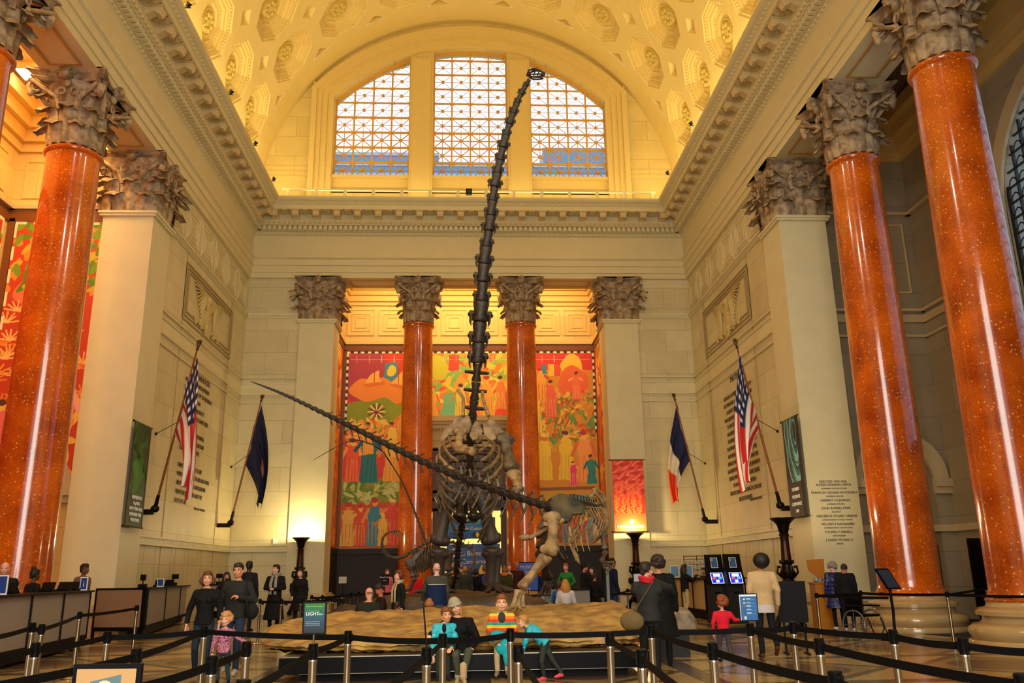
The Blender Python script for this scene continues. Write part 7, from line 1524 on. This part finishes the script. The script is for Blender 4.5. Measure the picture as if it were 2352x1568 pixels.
for i, (px, Y) in enumerate(((145, 16.4), (165, 16.9), (20, 14.6), (108, 15.7), (365, 23.2), (387, 23.9), (430, 26.2))):
    t = thing('till', 'low black till unit on a left counter, number %s from the left edge' % ['four', 'five', 'one', 'three', 'six', 'seven', 'eight'][i], 'till', (*onl(px), FL+1.26)); b = MB(); b.box((-.14, -.1, 0), (.14, .12, .05)); b.add([(-.13, -.02, .05), (.13, -.02, .05), (.13, .06, .2), (-.13, .06, .2), (-.13, .02, .05), (.13, .02, .05), (.13, .09, .2), (-.13, .09, .2)], [(0, 1, 2, 3), (4, 7, 6, 5), (0, 4, 5, 1), (3, 2, 6, 7), (0, 3, 7, 4), (1, 5, 6, 2)]); b.build('body', BLACK, t)
# ---- right counter, kiosks, rack
CREAM = mat('cream_panel', 'C8A868', .5, var=.08)
r0 = (onc(1540, 31.5), 31.5); r1 = (onc(1618, 27.2), 27.2); counter('cream fronted service counter at the right of the hall', r1, r0, n=3, side=-1, panelc=CREAM)
counter('grey end counter behind the two ticket kiosks', (r1[0]+.75, r1[1]+.1), (onc(1712, 27.4), 27.4), n=2, side=1)
def kiosk(label, px, Y):
    t = thing('ticket_kiosk', label, 'kiosk', (onc(px, Y), Y, FL), rad(6), 'ticket kiosks'); b = MB(); b.box((-.22, -.02, 0), (.22, .3, 1.08)); b.box((-.27, -.12, 0), (.27, .32, .06)); b.build('cabinet', mat('kiosk_grey', '1C1B1A', .4), t)
    b = MB(); b.box((-.25, -.06, 1.08), (.25, .3, 1.12)); b.add([(x, y, z) for x in (-.26, .26) for y, z in ((-.12, 1.08), (.06, 1.5), (.16, 1.95), (.22, 1.95), (.2, 1.08))], [(0, 1, 2, 3, 4), (9, 8, 7, 6, 5), (0, 5, 6, 1), (1, 6, 7, 2), (2, 7, 8, 3), (3, 8, 9, 4), (4, 9, 5, 0)]); hd_ = b.build('head', BLACK, t)
    p = Pic(40, 40, .38, .30, '1828B0'); p.rect(.08, .19, .3, .27, 'B8D0F0'); p.rect(.05, .12, .15, .18, 'D04848'); p.rect(.23, .12, .33, .18, '58A070'); p.rect(.14, .03, .24, .1, 'B8D0F0')
    for a in ((0, 0, .38, .014), (0, .286, .38, .3), (0, 0, .014, .3), (.366, 0, .38, .3)): p.rect(*a, 'E8F0FF')
    f = lambda u, v, y0=-.113, z0=1.12: (-.19+u, y0+v*(.18/.42), z0+v); p.mesh('screen', f, SCREEN, hd_)
    p = Pic(24, 34, .22, .30, '2A5A88'); p.rect(0, 0, .22, .012, 'E0E0D8'); p.rect(0, .288, .22, .3, 'E0E0D8'); p.rect(0, 0, .012, .3, 'E0E0D8'); p.rect(.208, 0, .22, .3, 'E0E0D8'); p.rect(.03, .2, .07, .26, 'C8A050'); p.rect(.03, .1, .07, .16, '503028')
    p.mesh('poster', lambda u, v: (-.11+u, .072+v*(.1/.45), 1.56+v), PAINT, hd_); MB().box((-.09, -.03, .82), (.09, -.018, .88)).build('ticket_slot', BLACK, t)
kiosk('black ticket kiosk with a lit blue screen, left of the pair', 1647, 25.6); kiosk('black ticket kiosk with a lit blue screen, right of the pair', 1690, 25.2)
desk_sign('blue and white sign on the right counter left of the clerk', 1551, 1300, 31, .32, .42, zb=FL+1.26, col='5A88B0'); desk_sign('blue and white sign on the right counter behind the clerk', 1583, 1300, 30.2, .3, .42, zb=FL+1.26, col='5A88B0')
t = thing('brochure_rack', 'wire brochure rack behind the right counter', 'rack', (onc(1604, 33), 33, FL)); b = MB()
for x in (-.5, 0, .5): b.cap((x, 0, 0), (x, 0, 2.05), .015)
for z in (1.3, 1.5, 1.7, 1.9, 2.02): b.cap((-.5, 0, z), (.5, 0, z), .01); b.cap((-.5, -.08, z+.03), (.5, -.08, z+.03), .006)
b.build('frame', BRONZE, t); b = MB()
for z in (1.32, 1.52, 1.72):
    for k in range(7): b.cbox((-.42+.14*k, -.04, z+.07), (.09, .03, .13))
b.build('brochures', mat('brochure_paper', 'B8B0A0', .6, col2='80786C', vs_=15), t)
# ---- podium, wheelchair, boards, lectern signs
t = thing('podium', 'orange wooden podium with open lid beside the navy coat person', 'podium', (onc(1884, 22.6), 22.6, FL)); wd = mat('orange_wood', 'B4701C', .4, var=.15)
MB().box((-.22, -.2, 0), (.22, .2, 1.12)).build('body', wd, t); MB().box((-.25, -.23, 1.12), (.25, .23, 1.15)).build('top', wd, t); b = MB(); b.add([(-.2, .18, 1.45), (.22, .18, 1.15), (.24, .18, 1.75), (-.22, .18, 1.72), (-.2, .22, 1.45), (.22, .22, 1.15), (.24, .22, 1.75), (-.22, .22, 1.72)], [(0, 1, 2, 3), (4, 7, 6, 5), (0, 4, 5, 1), (1, 5, 6, 2), (2, 6, 7, 3), (3, 7, 4, 0)]); b.build('lid', wd, t)
b = MB(); b.ell((-.05, 0, 1.2), (.14, .12, .08)); b.cbox((.08, -.05, 1.2), (.08, .08, .1)); b.build('papers', mat('pale_papers', 'B8B4AC', .6, col2='3A3A3A', vs_=20), t)
t = thing('wheelchair', 'dark wheelchair behind the person in the black sports jacket', 'wheelchair', (onc(1972, 18.9), 18.9, FL), rad(25))
for s in (-1, 1):
    b = MB(); pts = [(s*.28, .30*cos(a), .31+.30*sin(a)) for a in np.linspace(0, 2*pi, 25)]; b.tube(pts, .018, 6, caps=False)
    for k in range(8): a = pi*k/4; b.cap((s*.28, 0, .31), (s*.28, .3*cos(a), .31+.3*sin(a)), .004, n=4)
    b.build('wheel', mat('dull_metal', '6A6864', .4, .6), t)
b = MB(); b.box((-.25, -.25, .48), (.25, .2, .53)); b.box((-.25, .18, .5), (.25, .22, .95)); b.cap((-.27, -.25, .7), (-.27, .2, .7), .02); b.cap((.27, -.25, .7), (.27, .2, .7), .02); b.cap((-.25, .22, .9), (-.25, .34, .95), .015); b.cap((.25, .22, .9), (.25, .34, .95), .015); b.cap((-.2, -.3, .45), (-.2, -.45, .1), .015); b.cap((.2, -.3, .45), (.2, -.45, .1), .015); b.build('seat', BLACK, t)
def board(label, px, Y, w_, z0, z1, rz, legs=True, m_=BLACK, face=None):
    t = thing('sign_board', label, 'sign', (onc(px, Y), Y, FL), rz); MB().box((-w_/2, -.03, z0), (w_/2, .03, z1)).build('panel', m_, t)
    b = MB()
    for s in (-1, 1): b.box((s*w_*.35-.02, -.02, 0), (s*w_*.35+.02, .02, z0)); b.box((s*w_*.35-.03, -.22, 0), (s*w_*.35+.03, .22, .03))
    b.build('legs', BLACK, t)
    if face: MB().box((-w_/2+.02, -.036, z0+.02), (w_/2-.02, -.03, z1-.02)).build('page', face, t)
    return t
board('large black sign board seen from behind, before the dark floor lamp', 1815, 16.0, .52, .55, 1.28, rad(-12))
board('tall black sign panel in the right alcove near the edge', 2252, 23.4, .5, .2, 2.25, rad(20)); board('narrow black sign panel with small lights in the right alcove', 2160, 24.2, .16, .5, 2.1, 0)
t = thing('lectern_sign', 'black tilted screen sign on a slim stand before the right column', 'sign', (onc(2040, 18.4), 18.4, FL), rad(8))
MB().tube([(0, 0, 0), (.05, .02, .6), (.02, 0, 1.05)], .03, 8).build('stand', BLACK, t); MB().box((-.2, -.2, 0), (.2, .2, .03)).build('base', BLACK, t)
b = MB(); b.add([(x, y+o, z) for o in (0, .03) for x, y, z in ((-.10, -.1, 1.05), (.24, -.1, 1.05), (.12, .12, 1.48), (-.2, .12, 1.48))], [(0, 1, 2, 3), (7, 6, 5, 4), (0, 4, 5, 1), (1, 5, 6, 2), (2, 6, 7, 3), (3, 7, 4, 0)]); b.build('panel', BLACK, t)
b = MB(); b.add([(-.07, -.095, 1.08), (.2, -.095, 1.08), (.1, .105, 1.45), (-.16, .105, 1.45)], [(0, 1, 2, 3)]); o = b.build('page', mat('dark_blue_page', '1A2838', .4), t); o.location = (0, -.006, 0)
def notice(label, px, py0, py1, Y, w_, m_, txt=None, tm=WHITE, col=None):
    z0, z1 = at(px, py1, Y=Y).z-FL, at(px, py0, Y=Y).z-FL; t = thing('notice', label, 'sign', (onc(px, Y), Y, FL)); MB().box((-w_/2, -.02, z0), (w_/2, .02, z1)).build('frame', BLACK, t); MB().box((-w_/2+.03, -.026, z0+.03), (w_/2-.03, -.02, z1-.03)).build('page', m_, t)
    MB().cap((0, 0, .02), (0, 0, z0), .015).build('pole', BLACK, t); MB().lathe([(.15, 0), (.15, .02), (.02, .03)], 16).build('base', BLACK, t)
    for i, (s_, sz, zz) in enumerate(txt or []): text(s_, sz, tm, (0, -.03, zz), (pi/2, 0, 0), t, ext=.001)
PG = mat('pale_page', 'C0B4A4', .6); BLU = mat('bright_blue', '1E50B8', .5)
notice('small pale notice on a stand before the dark marble wall', 787, 1322, 1341, 34, .36, PG); notice('black notice with white text and arrow beside the person in pink', 884, 1318, 1343, 31, .30, BLACK, [('Timed Tours', .07, at(884, 1324, Y=31).z-FL-.04), ('please', .05, at(884, 1331, Y=31).z-FL-.04)])
notice('pale notice on a stand right of the navy coat guard', 1466, 1315, 1338, 26.5, .32, mat('white_page', 'C8CCD8', .6))
za = at(1214, 1300, Y=33.5).z-FL; notice('bright blue museum tours sign behind the pale skeleton leg', 1214, 1290, 1357, 33.5, .78, BLU, [('MUSEUM', .16, za-.08), ('TOURS', .16, za-.27), ('IT', .2, za-.95)], mat('pale_orange_ink', 'E8B098'))
t = thing('glass_screen', 'tall narrow glass screen in a black frame beside the navy coat guard', 'screen', (onc(1395, 21.5), 21.5, FL)); zt3 = at(1395, 1290, Y=21.5).z-FL
b = MB(); b.box((-.09, -.03, 0), (-.03, .03, zt3)); b.box((.05, -.03, 0), (.09, .03, zt3)); b.box((-.09, -.03, zt3), (.09, .03, zt3+.04)); b.build('frame', BLACK, t); MB().box((-.03, -.008, 0), (.05, .008, zt3)).build('pane', mat('pale_glass', '8C9490', .1, spec=.6), t)
t = thing('information_desk', 'grey desk behind the long-haired blonde person', 'desk', (onc(1322, 27.8), 27.8, FL)); MB().box((-.4, -.3, 0), (.4, .3, .95)).build('body', mat('grey_panel', '8C8478', .5), t); MB().box((-.45, -.35, .95), (.45, .35, 1.0)).build('top', BLACK, t)
t = thing('wall_box', 'small white control box on the left back wall', 'box', at(633, 1243, Y=DB+.1)); MB().box((-.1, -.05, -.1), (.1, .02, .1)).build('case', WHITE, t); MB().box((-.015, -.0, -.45), (.015, .02, -.1)).build('conduit', WHITE, t)
MATM = mat('navy_mat', '0A0E22', .9)
for l, pts in (('dark blue floor mat on the right, nearer one', ((2080, 1452), (2190, 1432), (2290, 1452), (2250, 1468))), ('dark blue floor mat on the right, farther rumpled one', ((2150, 1428), (2200, 1410), (2330, 1420), (2300, 1440)))):
    g = [gz(*q) for q in pts]; b = MB(); b.add([(x, y, FL+.001) for x, y in g]+[(x, y, FL+.012) for x, y in g], [(0, 1, 2, 3), (4, 7, 6, 5), (0, 4, 5, 1), (1, 5, 6, 2), (2, 6, 7, 3), (3, 7, 4, 0)]); b.build('floor_mat', MATM, None, label=l, cat='mat')
